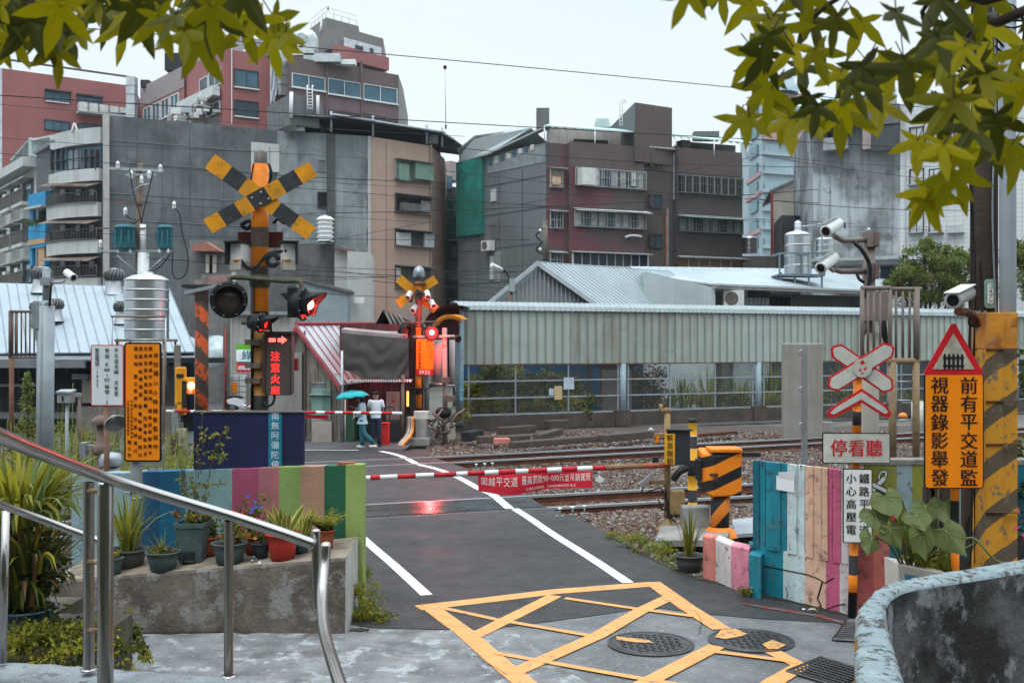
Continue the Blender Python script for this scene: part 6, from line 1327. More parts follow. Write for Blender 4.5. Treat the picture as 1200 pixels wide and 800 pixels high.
for(x0,y0,x1,y1,h_,m)in((585,506,625,503,.26,slp),(630,513,655,506,.22,slp),(560,516,620,514,.22,slp),(600,522,700,514,.2,slp),(705,515,765,509,.24,slp),(770,512,860,505,.12,rust),(545,514,562,511,.32,blkm),(640,500,665,499,.34,plinth)):
 a,e=G(x0,y0+3),G(x1,y1+3);dv=(e-a);an=math.atan2(dv.y,dv.x);mb=MB();mb.box((a+e)/2+UP*h_/2,(dv.length,.35,h_),m,an);single(mb,'old_sleeper',{585:'dark sleeper lying high at the foot of the fence, farthest left',630:'dark sleeper stub tilted beside the pale block at the fence',560:'low dark sleeper lying in front of the left end of the fence',600:'long brown concrete beam lying along the fence before the tan card',705:'thick dark sleeper lying below the tan notice board',770:'rusty rail length lying at the fence behind the emergency box',545:'black plastic heap at the left end of the fence plinth',640:'squat pale concrete block against the fence plinth'}[x0],'sleeper' if m is slp else 'rubble',bevel=.03)
mb=MB();q=G(588,521);mb.box(q+UP*.12,(.5,.3,.2),pal['coral'],.2);single(mb,'pink_stone','pinkish stone block lying on the ballast near the far track','stone',bevel=.03)
mb=MB();cloud(mb,(-1.7,37.5,.85),(.55,.5,.55),260,.12,[lbr,lg,ly],8);struct(mb,'weeds','stuff')
tarp=M('blue_tarp',(.006,.05,.115),.6,var=.3,vs=1.2,bump=.2,bs=5)
mb=MB();mb.bb((-2.0,47.2,0),(5.8,47.4,2.6),tarp);mb.bb((-2.2,46.6,1.7),(.2,46.8,2.5),tarp);single(mb,'blue_tarpaulin','blue tarpaulin screen standing behind the bushes beyond the fence','tarpaulin')
mb=MB();mb.bb((5.2,55.8,0),(28,56.1,2.4),M('dim_blue_wall',(.035,.05,.055),.8,var=.55,vs=.9,patch=((.02,.025,.025),.5,.5,.8)));mb.bb((-3,54,0),(6,54.3,5),M('dark_back_wall',(.02,.022,.024),.9));single(mb,'back_wall','dim wall far behind the fence under the low metal roofs','wall')
def shrub(lab,c,r,n,l,mats,name='shrub',cl=16):
 mb=MB();cloud(mb,Vector(c)+UP*r[2]*.9,r,n,l,mats,cl,.42);t=thing(name,lab,'shrub',c,'shrubs behind the fence')
 mb.obj('foliage',t,raw=True);mb=MB()
 for k in range(5):mb.tube([Vector(c)+rv()*.1*Vector((1,1,0)).length,Vector(c)+Vector((random.uniform(-.5,.5)*r[0],random.uniform(-.5,.5)*r[1],r[2]*1.3))],.03,stemb,5)
 mb.obj('stem',t)
for(px,dd,rx,rz,n,mm,lab)in((552,43.5,.6,1.0,700,[ly,ly,lg],'yellowing shrub behind the left end of the fence mesh'),(574,44,.85,1.25,1200,[lg,lg,lg2,ly],'dark green shrub left of the first fence upright'),(606,44.5,.9,1.25,1300,[lg,ly,lp,lg2],'broad shrub with pale leaf tips behind the fence'),(640,45,.85,1.2,1100,[lg,lg2,ly],'dark shrub behind the tan card on the fence'),(670,45,.6,1.15,800,[ly,lg,lg2],'bright yellow green shrub left of the notice board'),(760,47,.8,1.4,600,[lg2,lbr,lbr],'brownish shrub right of the notice board')):
 q=P(px,0,dd);shrub(lab,(q.x,dd,0),(rx*1.15,.6,rz*1.05),int(n*2.4),.17,mm,cl=26)
t=None
for(px,dd,n,L_,lab)in((800,50,70,1.9,'clump of long grass behind the middle of the fence'),(832,50,80,2.2,'tall grass clump left of the third fence post'),(905,52,120,2.6,'tall pale bamboo grass left of the concrete slab'),(990,54,80,2.4,'grass clump behind the white crossbuck'),(870,51,60,1.8,'low grass clump behind the third fence post')):
 q=P(px,0,dd);mb=MB();blades(mb,(q.x,dd,0),n,L_,.09,[lg,ly,lp,lg2],.5,(.1,.8));single(mb,'tall_grass',lab,'grass clump',group='grass clumps behind the fence',raw=True)
mb=MB()
for px0,px1,dd in((550,690,43),(740,1075,50)):
 for _ in range(24):q=P(random.uniform(px0,px1),0,dd);cloud(mb,(q.x,dd+random.uniform(0,2),.35),(.9,.5,.95),420,.16,[ly,lg,ly,lg2],7)
struct(mb,'undergrowth','stuff')
t=thing('notice_board','tall framed board with a plain tan face behind the fence','notice board',(P(722,0,46).x,46,0))
bf=M('board_frame',(.045,.04,.04),.6);mb=MB();a0,a1=P(703,490,46),P(743,426,46);mb.bb((a0.x,45.95,a0.z-.3),(a1.x,46.05,a1.z+.1),bf);mb.obj('frame',t);mb=MB();a0,a1=P(705,484,46),P(740,433,46);mb.bb((a0.x,45.92,a0.z),(a1.x,45.95,a1.z),M('tan_board_face',(.20,.15,.135),.6,var=.15,vs=2));mb.obj('panel',t)
for px,dd,lab in((691,45.5,'dark column left of the tan notice board'),(842,50,'dark column behind the middle of the fence'),(925,53,'dark column behind the concrete slab')):
 q=P(px,0,dd);mb=MB();mb.bb((q.x-.14,dd,0),(q.x+.14,dd+.28,4.6),M('dark_column',(.04,.04,.043),.7));single(mb,'column',lab,'column',group='dark columns under the canopy')
mb=MB();dd=36.9;a0,a1=P(918,514,dd),P(965,402,dd);mb.bb((a0.x,dd,-.1),(a1.x,dd+.3,a1.z),M('slab_concrete',(.25,.24,.22),.85,var=.12,vs=1.2,streak=.5,scol=(.15,.125,.07),bump=.3));single(mb,'concrete_slab_post','broad upright concrete slab standing by the far track','slab',bevel=.05)
dd=17.0;q=P(943,0,dd);t=thing('steel_post','slim galvanised post with three side clamps rising behind the hoarding','post',(q.x,dd,0))
mb=MB();mb.bb((q.x-.045,dd,-.1),(q.x+.045,dd+.05,ZA(404,dd)),galv);mb.obj('post',t)
for y in(413,456,498):mb=MB();mb.tube([P(941,y-3,dd),P(937,y-2,dd),P(937,y+2,dd),P(941,y+3,dd)],.012,galv,6);mb.obj('clamp',t)
mb=MB();q=P(970,500,35.5);mb.box(q,(.32,.3,.35),conc);single(mb,'concrete_stub','small pale concrete stub right of the upright slab','block',bevel=.02)
mb=MB();q=P(1058,487,37);mb.ball(q,(.16,.14,.11),M('orange_cone_top',(.75,.24,.06),.5),10,8);mb.tube([P(1075,470,37),P(1075,505,37)],.2,dirtyw,10);single(mb,'orange_cap','small orange cap and pale drum beyond the railing on the right','cap')
d=15.6;b=P(1018,0,d);b.z=0;bm_=M('mast_brown_grey',(.19,.155,.14),.6,.1,var=.2,vs=4,streak=.4,scol=(.10,.06,.045));t=thing('camera_mast','brownish mast with two white security cameras behind the white crossbuck','camera mast',b)
mb=MB();mb.tube([P(1018,420,d),P(1019,278,d)],.085,bm_,14);mb.tube([P(1018,300,d)+UP*-.9,P(1018,395,d)+UP*0],.09,bm_,12);mb.obj('pole',t)
mb=MB();mb.tube([b,P(1020,390,d)],.125,M('pale_concrete_post',(.30,.28,.24),.8,var=.12,streak=.3),16);mb.obj('base',t)
mb=MB()
for y,h_ in((281,.22),(318,.22)):mb.box(P(1020,y,d),(.16,.26,h_),bm_);mb.box(P(1024,y,d-.02),(.06,.3,h_*.9),brownm)
mb.box(P(1026,359,d-.1),(.36,.3,.42),M('mast_case',(.17,.125,.125),.6,var=.15));mb.lathe([(.02,0),(.035,.02),(.02,.06),(0,.065)],P(1018,272,d),galv,10);mb.obj('junction_box',t)
mb=MB();mb.tube([P(1016,281,d-.05),P(988,282,d-.15),P(980,278,d-.18),P(977,276,d-.2)],.04,bm_,8);mb.tube([P(1014,318,d-.05),P(985,318,d-.15),P(978,316,d-.18),P(976,310,d-.2)],.04,bm_,8);mb.obj('arm',t)
for(x0,y0,x1,y1)in((983,262,968,271),(978,302,962,314)):
 a,e=P(x0,y0,d-.15),P(x1,y1,d-.45);mb=MB();spotcam(mb,a,e-a,.08,(e-a).length);up2=UP*.06;mb.ext([a+V(-.05,-.09,.09),a+V(.06,.09,.07),e+V(.02,.09,.09),e+V(-.08,-.09,.1)],(0,0,.012),camw);mb.tube([(a+e)/2-UP*.05,P(977,(y0+y1)/2+9,d-.2)],.035,beige,8);mb.obj('security_camera',t)
mb=MB();mb.tube(spline([P(990,268,d-.2),P(990,262,d-.2),P(985,262,d-.2)],4),.012,rub,5);mb.tube(spline([P(1001,284,d-.16),P(1010,293,d-.2),P(1019,310,d-.2),P(1019,330,d-.2),P(1012,348,d-.2)],4),.03,rub,8);mb.tube(spline([P(1004,320,d-.1),P(1007,327,d-.15),P(1013,331,d-.15)],4),.024,rub,6)
for k in range(4):mb.tube(spline([P(1030+2*k,366,d-.2),P(1032+2*k,385,d-.25),P(1037+1*k,400+4*k,d-.22)],4),.02,rub,6)
mb.tube(spline([P(1025,375,d-.2),P(1012,392,d-.25),P(1012,415,d-.22),P(1022,421,d-.2)],4),.022,rub,6);mb.obj('cable',t)
dd=14.6;q=P(1045,0,dd);t=thing('railing','rusty brown safety railing standing behind the wall on the right','railing',(q.x,dd,0));tn=M('railing_tan',(.24,.17,.10),.6,var=.25,vs=5,patch=((.14,.07,.04),5,.55))
for px,y0,y1,r_ in((1010.5,338,422,.03),(1043,338,424,.03),(1074,337,424,.045),(1046,424,548,.055),(1073.5,424,548,.05)):mb=MB();mb.tube([P(px,y0,dd),P(px,y1,dd)],r_,bm_ if y0<400 else tn,8);mb.obj('post',t)
for px in(1017,1024,1031.5,1050,1058,1066):mb=MB();mb.tube([P(px,338,dd),P(px,423,dd)],.018,bm_,6);mb.obj('baluster',t)
for x0,x1,y,r_ in((1009,1044,337.5,.035),(1044,1080,338.5,.03),(1040,1078,423,.05),(1046,1074,447,.012),(1046,1074,469,.012),(1046,1074,492,.012),(1046,1074,545,.03)):mb=MB();mb.tube([P(x0,y,dd),P(x1,y,dd)],r_,bm_ if y<400 else(tn if r_>.02 else galv),6);mb.obj('rail',t)
t=thing('security_camera','silver bullet security camera on a rusty bracket fixed to the wooden pole','security camera',P(1125,372,10.1))
mb=MB();a,e=P(1135,343,10.35),P(1117,352,9.95);spotcam(mb,a,e-a,.07,(e-a).length,M('camera_silver',(.50,.50,.49),.35,.4));ax=(e-a).normalized();sd=ax.cross(UP).normalized();
mb.ext([a+UP*.075+sd*.07,a+UP*.075-sd*.07,e+ax*.06+UP*.075-sd*.07,e+ax*.06+UP*.075+sd*.07],(0,0,.008),camw);mb.obj('body',t);mb=MB();mb.tube(spline([P(1122,365,10.1),P(1134,366,10.2),P(1141,372,10.3),P(1143,378,10.4)],4),.04,rust,8);mb.tube([P(1128,356,10.15),P(1127,366,10.15)],.03,beige,8);mb.bb(tuple(P(1138,378,10.42)),tuple(P(1154,364,10.46)),galv);mb.obj('bracket',t);mb=MB();mb.tube(spline([P(1136,352,10.3),P(1137,368,10.25),P(1136,380,10.3),P(1145,382,10.3),P(1151,374,10.35),P(1150,340,10.38),P(1148,300,10.38)],4),.012,rub,6);mb.obj('cable',t)
rfs=M('bright_sheet_roof',(.41,.47,.50),.4,.15,var=.10,vs=1.0,streak=.12,scol=(.4,.42,.43));gws=M('grey_ribbed_wall',(.235,.26,.275),.55,.1,var=.15,vs=1.5,streak=.6,scol=(.36,.36,.36));pgw=M('pale_green_wall',(.30,.34,.34),.6,var=.15,vs=1,streak=.3,scol=(.2,.19,.18))
def ribroof(mb,r0,r1,e1,e0,m,pitch=.33,h_=.035):
 """roof plane from ridge r0-r1 to eave e0-e1 with standing ribs"""
 r0,r1,e1,e0=map(Vector,(r0,r1,e1,e0));nn=(r1-r0).cross(e0-r0).normalized();nn=nn if nn.z>0 else-nn
 mb.ext([r0,r1,e1,e0],nn*-.05,m);k=max(2,int(max((r1-r0).length,(e1-e0).length)/pitch))
 for i in range(k+1):
  f_=i/k;a,e=r0.lerp(r1,f_),e0.lerp(e1,f_);s_=(r1-r0).normalized()*.03
  mb.add([a-s_+nn*.001,a+nn*h_,a+s_+nn*.001,e-s_+nn*.001,e+nn*h_,e+s_+nn*.001],[(0,1,4,3),(1,2,5,4)],m)
t=thing('warehouse','gabled workshop with a bright pale sheet roof and grey ribbed gable behind the fence','workshop',P(640,0,53))
ap,el,er=P(630,306.5,50),P(566,359,49),P(722,372,51);bk=Vector((7.0,6.2,0))
mb=MB();ribroof(mb,ap,ap+bk,er+bk*.98,er,rfs);ribroof(mb,ap,ap+bk,el+bk,el,rfs);mb.obj('roof',t)
mb=MB();a,l_,r_=ap-UP*.1+V(.02,.35,0),el+V(.2,.35,0),er+V(-.2,.35,0);mb.add([a,l_,(l_.x,l_.y,0),(r_.x,r_.y,0),r_],[(0,1,2,3,4)],gws)
for k in range(30):
 f_=k/29;x=l_.x+(r_.x-l_.x)*f_;y=l_.y+(r_.y-l_.y)*f_-.02;zt_=min(l_.z+(a.z-l_.z)*(x-l_.x)/(a.x-l_.x)if x<a.x else a.z+(r_.z-a.z)*(x-a.x)/(r_.x-a.x),a.z)-.12;mb.bb((x-.03,y-.03,3),(x+.03,y+.01,zt_),gws)
mb.obj('gable_wall',t);mb=MB();fa=M('roof_fascia',(.40,.43,.45),.5,var=.12)
for a,e in((ap,er),(ap,el)):mb.ext([a+V(0,-.03,.06),e+V(0,-.03,.06),e+V(0,-.03,-.2),a+V(0,-.03,-.2)],(0,.06,0),fa)
mb.obj('fascia',t)
t=thing('low_building','long low building with a flat pale roof right of the gabled workshop','building',P(880,0,57))
mb=MB();r0,r1,e1,e0=P(738,312,62),P(1035,316,70),P(1040,344,60),P(846,333.5,52);ribroof(mb,r0,r1,e1,e0,rfs,.6,.02);mb.ext([P(738,312,62),P(846,333.5,52),P(846,336,52.05),P(752,322,57)],(.02,.02,-.02),fa);mb.obj('roof',t)
mb=MB();q0,q1,q2=P(755,0,53.6),P(838,0,52.2),P(1060,0,60.5);mb.hexa([(q0.x,q0.y,0),(q1.x,q1.y,0),(q1.x+.1,q1.y+.4,0),(q0.x+.1,q0.y+4,0),(q0.x,q0.y,ZA(318,53.6)),(q1.x,q1.y,ZA(337,52.2)),(q1.x+.1,q1.y+.4,ZA(337,52.2)),(q0.x+.1,q0.y+4,ZA(318,53.6))],M('pale_plain_wall',(.38,.43,.45),.6,var=.12,vs=.8,streak=.3,scol=(.24,.23,.2)))
u_=Vector((q2.x-q1.x,q2.y-q1.y,0)).normalized();n2=Vector((u_.y,-u_.x,0));L_=(q2-q1).length;o1=Vector((q1.x,q1.y,0));rbx(mb,o1,u_,n2,.05,L_,-1.4,-1.2,0,ZA(337,52.2)-.1,M('recess_wall',(.12,.115,.11),.8,var=.2));rbx(mb,o1,u_,n2,2.3,4.9,-1.1,-1.0,0,5.9,pgw);mb.obj('wall',t)
mb=MB();rbx(mb,o1,u_,n2,-.2,L_+.3,.0,.25,ZA(337,52.2)-.06,ZA(333,52.2),M('fascia_brown_grey',(.27,.25,.24),.6,var=.2,streak=.4,scol=(.12,.09,.07)));rbx(mb,o1,u_,n2,-.2,L_+.3,.25,.29,ZA(335,52.2),ZA(332.5,52.2),fa);mb.obj('eave',t)
for k in range(1,30):
 pass
mb=MB();
for k in range(9):rbx(mb,o1,u_,n2,5.2+.16*k,5.23+.16*k,-1.15,-1.1,4.75,5.6,blkm)
rbx(mb,o1,u_,n2,5.1,6.7,-1.18,-1.16,4.7,5.65,dark);mb.obj('window_bars',t)
mb=MB()
for k in range(8):rbx(mb,o1,u_,n2,2.5+.3*k,2.53+.3*k,-.99,-.95,4.0,5.6,pgw)
rbx(mb,o1,u_,n2,3.3,4.9,-.99,-.96,5.55,5.95,M('vent_lattice',(.05,.05,.05),.8));mb.obj('cladding_rib',t)
def ac(name_label,c,w_,h_,dpt,group,u=Vector((1,0,0))):
 n2=Vector((u.y,-u.x,0));t=thing('air_conditioner',name_label,'air conditioner',c,group);mb=MB();rbx(mb,Vector(c),u,n2,-w_/2,w_/2,0,dpt,c[2],c[2]+h_,M('ac_white',(.56,.57,.55),.5,var=.1,streak=.3,scol=(.35,.3,.25)));mb.obj('case',t)
 mb=MB();q=Vector(c)+n2*(dpt+.01)+UP*h_*.5-u*w_*.12;mb.lathe([(h_*.40,0),(h_*.40,.012),(h_*.34,.012),(h_*.33,.002),(0,.0)],q,M('ac_fan_dark',(.10,.07,.06),.6),20,n2);
 for k in range(4):r_=h_*(.08+.08*k);mb.lathe([(r_,.016),(r_+.012,.016)],q,M('ac_grille',(.3,.28,.26),.6),16,n2)
 mb.obj('fan_grille',t);return t
ac('white air conditioner with a brown fan grille in the recess under the low metal roof',tuple(P(858,359.5,53)),1.0,.82,.45,'air conditioners')
def tank(lab,c,r_,h_,rings,stand=0,mm=None):
 st=M('tank_steel',(.46,.49,.51),.28,.9,var=.06,vs=3);t=thing('water_tank',lab,'water tank',c,'stainless steel water tanks');mb=MB();c=Vector(c);pr=[(0,0),(r_,0)]
 for i in range(rings):
  z0,z1=h_*i/rings,h_*(i+1)/rings;e=(z1-z0)
  pr+=[(r_,z0+.02*e),(r_,z0+.05*e),(r_,z0+.78*e),(r_,z0+.81*e),(r_*1.03,z0+.88*e),(r_*1.03,z0+.92*e),(r_,z0+.99*e)]
 pr+=[(r_*.97,h_+.03*r_),(r_*.7,h_+.17*r_),(r_*.3,h_+.25*r_),(r_*.3,h_+.34*r_),(0,h_+.36*r_)]
 mb.lathe(pr,c,st,36);mb.obj('body',t);return t,c,r_
dd=58;c=P(935,322,dd);t,c,r_=tank('shiny steel water tank on a blue grey stand on the low roof',tuple(c),.72,2.2,4)
mb=MB();mb.lathe([(.2,0),(.2,.5),(.1,.6)],c+UP*2.35,MATS['tank_steel'],16);mb.tube(spline([c+V(.1,0,2.6),c+V(1.0,0,2.7),c+V(1.3,0,2.6),c+V(1.3,0,.3)],3),.04,galv,6);mb.obj('top_fitting',t)
mb=MB();bl=M('blue_grey_steel',(.12,.16,.19),.6,var=.2)
for sx in(-1.1,-.35,.4,1.1):mb.box(c+V(sx,-.7,-.35),(.09,.09,.7 if abs(sx)<1 else .9),bl)
for z in(-.05,1.1):mb.box(c+V(0,-.8,z),(2.5,.09,.10),bl);mb.box(c+V(-1.2,0,z),(.09,1.6,.1),bl)
for sx in(-1.2,0,1.2):mb.box(c+V(sx,-.8,.5),(.08,.08,1.2),bl)
mb.box(c+V(0,0,-.08),(2.5,1.7,.06),bl);mb.obj('stand',t)
tank('small steel tank standing right of the big roof tank',tuple(P(967,301,60)),.5,1.0,3)
tank('distant steel water tank beside the brown apartment block',tuple(P(877,297,92)),.75,1.3,3)
t=thing('street_lamp','small white lamp arm on a short pole rising behind the left end of the canopy','street lamp',P(598,359,44))
mb=MB();mb.tube([P(598,359,44)-UP*2,P(598,340,44)],.1,brownm,10);mb.obj('pole',t);mb=MB();mb.tube(spline([P(598,341,44),P(596,324,44),P(590,316,43.8),P(584,313,43.6)],3),.04,blkm,8);mb.obj('arm',t);mb=MB();mb.tube([P(588,316,43.7),P(576,310,43.3)],.085,camw,12);mb.obj('lamp_head',t);mb=MB();mb.box(P(600,334,43.9),(.22,.2,.55),galvp);mb.obj('control_box',t)
lr=M('blue_white_roof',(.27,.325,.365),.4,.1,var=.10,vs=.8,streak=.2,scol=(.36,.38,.40))
t=thing('sheet_roof_house','long low house with a pale blue white sheet roof and dark ribbed wall','house',P(100,0,40))
mb=MB();r0,r1,e1,e0=P(-90,329,46),P(198,337,45),P(229,412,38.2),P(-90,414,38.2);ribroof(mb,r0,r1,e1,e0,lr,.42,.05);mb.obj('roof',t)
mb=MB();a0,a1=P(-90,0,39.2),P(150,0,39.2);wl2=M('black_ribbed_wall',(.022,.026,.032),.6,.1,var=.3,vs=2);mb.corr((a0.x,39.2,0),(1,0,0),UP,(0,-1,0),a1.x-a0.x,2.9,wl2,.3,.03);xr=P(228,0,39.3).x;mb.hexa([(a0.x,39.25,0),(xr,39.25,0),(xr-4.2,44.5,0),(a0.x,44.5,0),(a0.x,39.25,2.9),(xr,39.25,2.9),(xr-4.2,44.5,2.9),(a0.x,44.5,2.9)],wl2);mb.obj('wall',t)
mb=MB();gd=M('grey_gutter',(.14,.155,.17),.6,var=.2);q=P(229,0,38);mb.ext([(P(-90,0,38).x,37.7,ZA(421,37.7)),(q.x+.6,37.7,ZA(421,37.7)),(q.x+.3,38.4,ZA(415.5,38.4)),(P(-90,0,38).x,38.4,ZA(415.5,38.4))],(0,0,-.06),gd);mb.bb((P(-90,0,38).x,37.65,ZA(431,37.6)),(P(104,0,38).x,37.8,ZA(421.5,37.6)),gd);mb.bb((P(185,0,38).x,37.3,ZA(425,37.6)),(P(262,0,38).x,38.2,ZA(419,37.6)),M('black_awning',(.02,.022,.026),.6));mb.obj('awning',t)
mb=MB();mb.bb((P(88,0,39).x,38.7,ZA(444,39)),(P(106,0,39).x,39.1,ZA(438,39)),galvp);mb.bb((P(95,0,39).x,39.08,ZA(472,39)),(P(108,0,39).x,39.15,ZA(445,39)),beige);mb.obj('shutter_window',t)
mb=MB();mb.bb((P(-40,0,38.6).x,38.3,ZA(490,38.5)),(P(150,0,38.6).x,38.7,ZA(483,38.5)),M('low_ledge',(.10,.105,.11),.8,var=.3));mb.bb((P(95,0,38.6).x,38.2,0),(P(210,0,38.6).x,38.7,.95),M('low_brick_wall',(.17,.155,.14),.85,var=.3,streak=.5));mb.bb((P(0,0,39).x,39.0,ZA(453,39)),(P(50,0,39).x,39.05,ZA(450,39)),galvp);mb.obj('ledge',t)
mb=MB();mb.bb((P(192,0,39).x,38.95,.6),(P(216,0,39).x,39.05,ZA(428,39)),greywood);
for k in range(6):mb.bb((P(193+4*k,0,38.9).x,38.9,.6),(P(194+4*k,0,38.9).x,38.95,ZA(428,39)),greywood)
mb.obj('board_door',t)
vt=M('vent_steel',(.50,.52,.53),.3,.9,var=.12);vd2=M('vent_blade',(.20,.205,.21),.4,.7);vd=M('vent_dark',(.05,.05,.052),.5,.3)
def vent(lab,px,py,dd,r_):
 c=P(px,py,dd);t=thing('roof_vent',lab,'roof vent',c,'turbine roof vents');mb=MB();mb.lathe([(r_*1.15,-.05),(r_*1.05,r_*.2),(r_*.85,r_*1.2),(r_*.85,r_*1.4)],c,vt,20);mb.obj('base',t);mb=MB();mb.lathe([(r_*.9,r_*1.4),(r_*1.15,r_*1.9),(r_*1.05,r_*2.4),(r_*.6,r_*2.75)],c,vd,24);mb.lathe([(r_*.62,r_*2.74),(r_*.3,r_*2.85),(0,r_*2.88)],c,vt,16)
 for k in range(18):a=k*.349;p_=[c+V(math.cos(a+i*.12)*r_*q,math.sin(a+i*.12)*r_*q,r_*z)for i,(q,z)in enumerate(((.93,1.4),(1.18,1.9),(1.08,2.4),(.62,2.76)))];mb.tube(p_,.016,vd2,4)
 mb.obj('turbine',t)
vent('turbine vent on the roof ridge right behind the grey camera pole',48.5,342,44.5,.37);vent('turbine vent on the roof ridge left of the big steel tank',134,344,44.5,.37);vent('small turbine vent lower on the roof, left of the camera pole',46,378,41,.3);vent('small turbine vent lower on the roof, right of the camera pole',64,375,41,.3);vent('small turbine vent hidden beside the big steel tank',144,378,41,.3)
dd=35;t,c,r_=tank('large ribbed steel water tank standing behind the orange information sign',tuple(P(172,397,dd)),.70,1.95,6)
mb=MB();rs_=M('tank_stand_rust',(.22,.15,.11),.7,var=.3)
for sx in(-.75,.75):
 for sy in(-.6,.6):mb.tube([c+V(sx,sy,-3.4),c+V(sx,sy,0)],.04,rs_,6)
 mb.tube([c+V(sx*1.15,-.75,-1.5),c+V(sx*1.15,-.75,.75)],.03,galv,6)
mb.tube([c+V(-.88,-.76,.72),c+V(.88,-.76,.72)],.035,rs_,6);mb.box(c+V(0,0,-.05),(1.6,1.4,.08),rs_);mb.obj('stand',t)
t=thing('wire_cage','thin grey rod frame on the sheet roof left of the big steel tank','frame',P(142,398,36))
del t
bpy.data.objects.remove(bpy.data.objects['wire_cage'])
mb=MB();wl_=[(68,24,.5,1.3,160,.11),(85,25,.9,.9,200,.1),(30,23,1.0,.8,260,.1),(110,22,.7,.9,200,.1),(136,20,.8,1.0,220,.1),(140,17,.5,.9,160,.08),(196,18,.6,1.1,240,.09),(205,22,.7,.8,180,.1),(215,16,.35,.8,130,.07),(5,20,.9,1.0,260,.11),(60,29,2.0,.8,300,.13),(170,24,1.6,.8,260,.11),(100,29,2.0,.8,300,.13),(40,30,2.0,.9,300,.13),(222,21,.5,.9,150,.09),(-20,22,1.2,1.0,240,.12),(150,30,2,.8,260,.13),(205,31,1.4,.7,200,.12),(15,16.5,.7,.9,220,.09),(90,16,.6,.75,180,.08)]
for k,(px,dd,rx,hh,n,l)in enumerate(wl_):
 c=Vector((P(px,0,dd).x,dd,0));cloud(mb,c+UP*hh*.6,(rx,.5,hh*.9),n,l,[(ly,lp,ly),(lg,ly,lp),(ly,ly,lg)][k%3],9,.28,.4);blades(mb,c,26,hh*1.7,.03,[ly,lp,lg],rx*.9,(.05,.6),3)
 for q in range(2):a=c+V(random.uniform(-rx,rx),random.uniform(-.4,.4),0);mb.tube([a,a+V(random.uniform(-.15,.15),0,hh*random.uniform(1.1,1.9))],.012,stemg,3)
struct(mb,'weeds','stuff')
mb=MB();c=P(33,0,27);c.z=0
for k in range(26):z=k*.085;cloud(mb,(c.x+.05*math.sin(k),27,.3+z),(.62*(1-k/30),.5*(1-k/30),.12),38,.10,[lp,lg,lp],4)
t=thing('conifer','small pale feathery tree standing before the dark ribbed wall at the left edge','tree',(c.x,27,0));mb.obj('crown',t,raw=True);mb=MB();mb.tube([c,c+UP*2.2],[.05,.02],stemb,6);mb.obj('trunk',t)
mb=MB()
for(x0,y0,x1,y1)in((232,560,240,505),(236,555,228,520),(245,560,262,505),(252,550,268,500),(248,545,258,520),(215,575,265,567),(230,590,222,560)):
 a,e=P(x0,y0,12.7),P(x1,y1,12.6);pts=spline([a,(a+e)/2+rv()*.05,e],3);mb.tube(pts,.005,stemb,4)
 for p in pts[2:]:
  for _ in range(2):leaf(mb,p+rv()*.02,rv(),rv(),.07,.04,random.choice((ly,lp,lg)))
cloud(mb,P(254,538,12.7),(.12,.1,.15),26,.08,[ly,lp],4);cloud(mb,P(250,510,12.7),(.1,.1,.06),12,.07,[ly],3);cloud(mb,P(228,562,12.7),(.25,.1,.15),30,.06,[lg,lp],5)
single(mb,'sapling','thin twiggy sapling with few yellow leaves in front of the navy board','sapling',raw=True)
tw=M('white_tile_wall',(.52,.54,.54),.4,var=.06,tile=(.35,.28,.03,(.12,.13,.14),0))
mb=MB();q0,q1=P(267,0,52),P(289,0,52);mb.bb((q0.x,52,0),(q1.x,52.6,ZA(440,52)),tw);single(mb,'tiled_pillar','white tiled pillar with a small orange plate in the street behind the crossing','pillar')
mb=MB();q=P(275,454,51.95);mb.box(q,(.25,.04,.5),sorange);single(mb,'small_plate','small orange plate on the white tiled pillar','sign')
mb=MB();q0,q1=P(262,0,51.5),P(268,0,51.5);mb.bb((q0.x,51.4,0),(q1.x,51.8,ZA(345,51.5)),M('brown_grey_column',(.13,.12,.115),.7,var=.2));mb.tube([P(264.5,478,51.3),P(264.5,385,51.3)],.06,M('red_pipe',(.2,.04,.03),.6),6);single(mb,'street_column','brown grey column with a red pipe left of the white tiled pillar','column')
t=thing('street_house','pale ribbed house front above the tiled pillar in the street behind the crossing','house',P(300,0,54))
mb=MB();q0,q1=P(266,0,54),P(345,0,54);mb.corr((q0.x,54,0),(1,0,0),UP,(0,-1,0),q1.x-q0.x,ZA(368,54),M('cream_ribbed',(.34,.33,.31),.6,var=.12,streak=.2),.3,.03);mb.bb((q0.x,54.02,0),(q1.x,58,ZA(368,54)),M('cream_ribbed',(1,1,1)));mb.obj('wall',t)
mb=MB();q0,q1=P(289,0,53.9),P(312,0,53.9);mb.bb((q0.x,53.85,0),(q1.x,53.95,ZA(437,54)),M('tan_interior',(.22,.16,.10),.8,var=.3));mb.bb((q0.x+.2,53.8,1.0),(q0.x+.6,53.84,2.0),whitep);mb.obj('open_front',t)
mb=MB();q0,q1=P(269,0,53.9),P(340,0,53.9);mb.bb((q0.x,53.7,ZA(369,54)),(q1.x,54.3,ZA(365,54)),galv);mb.obj('gutter',t)
t=thing('shop_sign','projecting shop sign, green over white with a dark green character, red panel below','sign',P(283,435,50));d=50
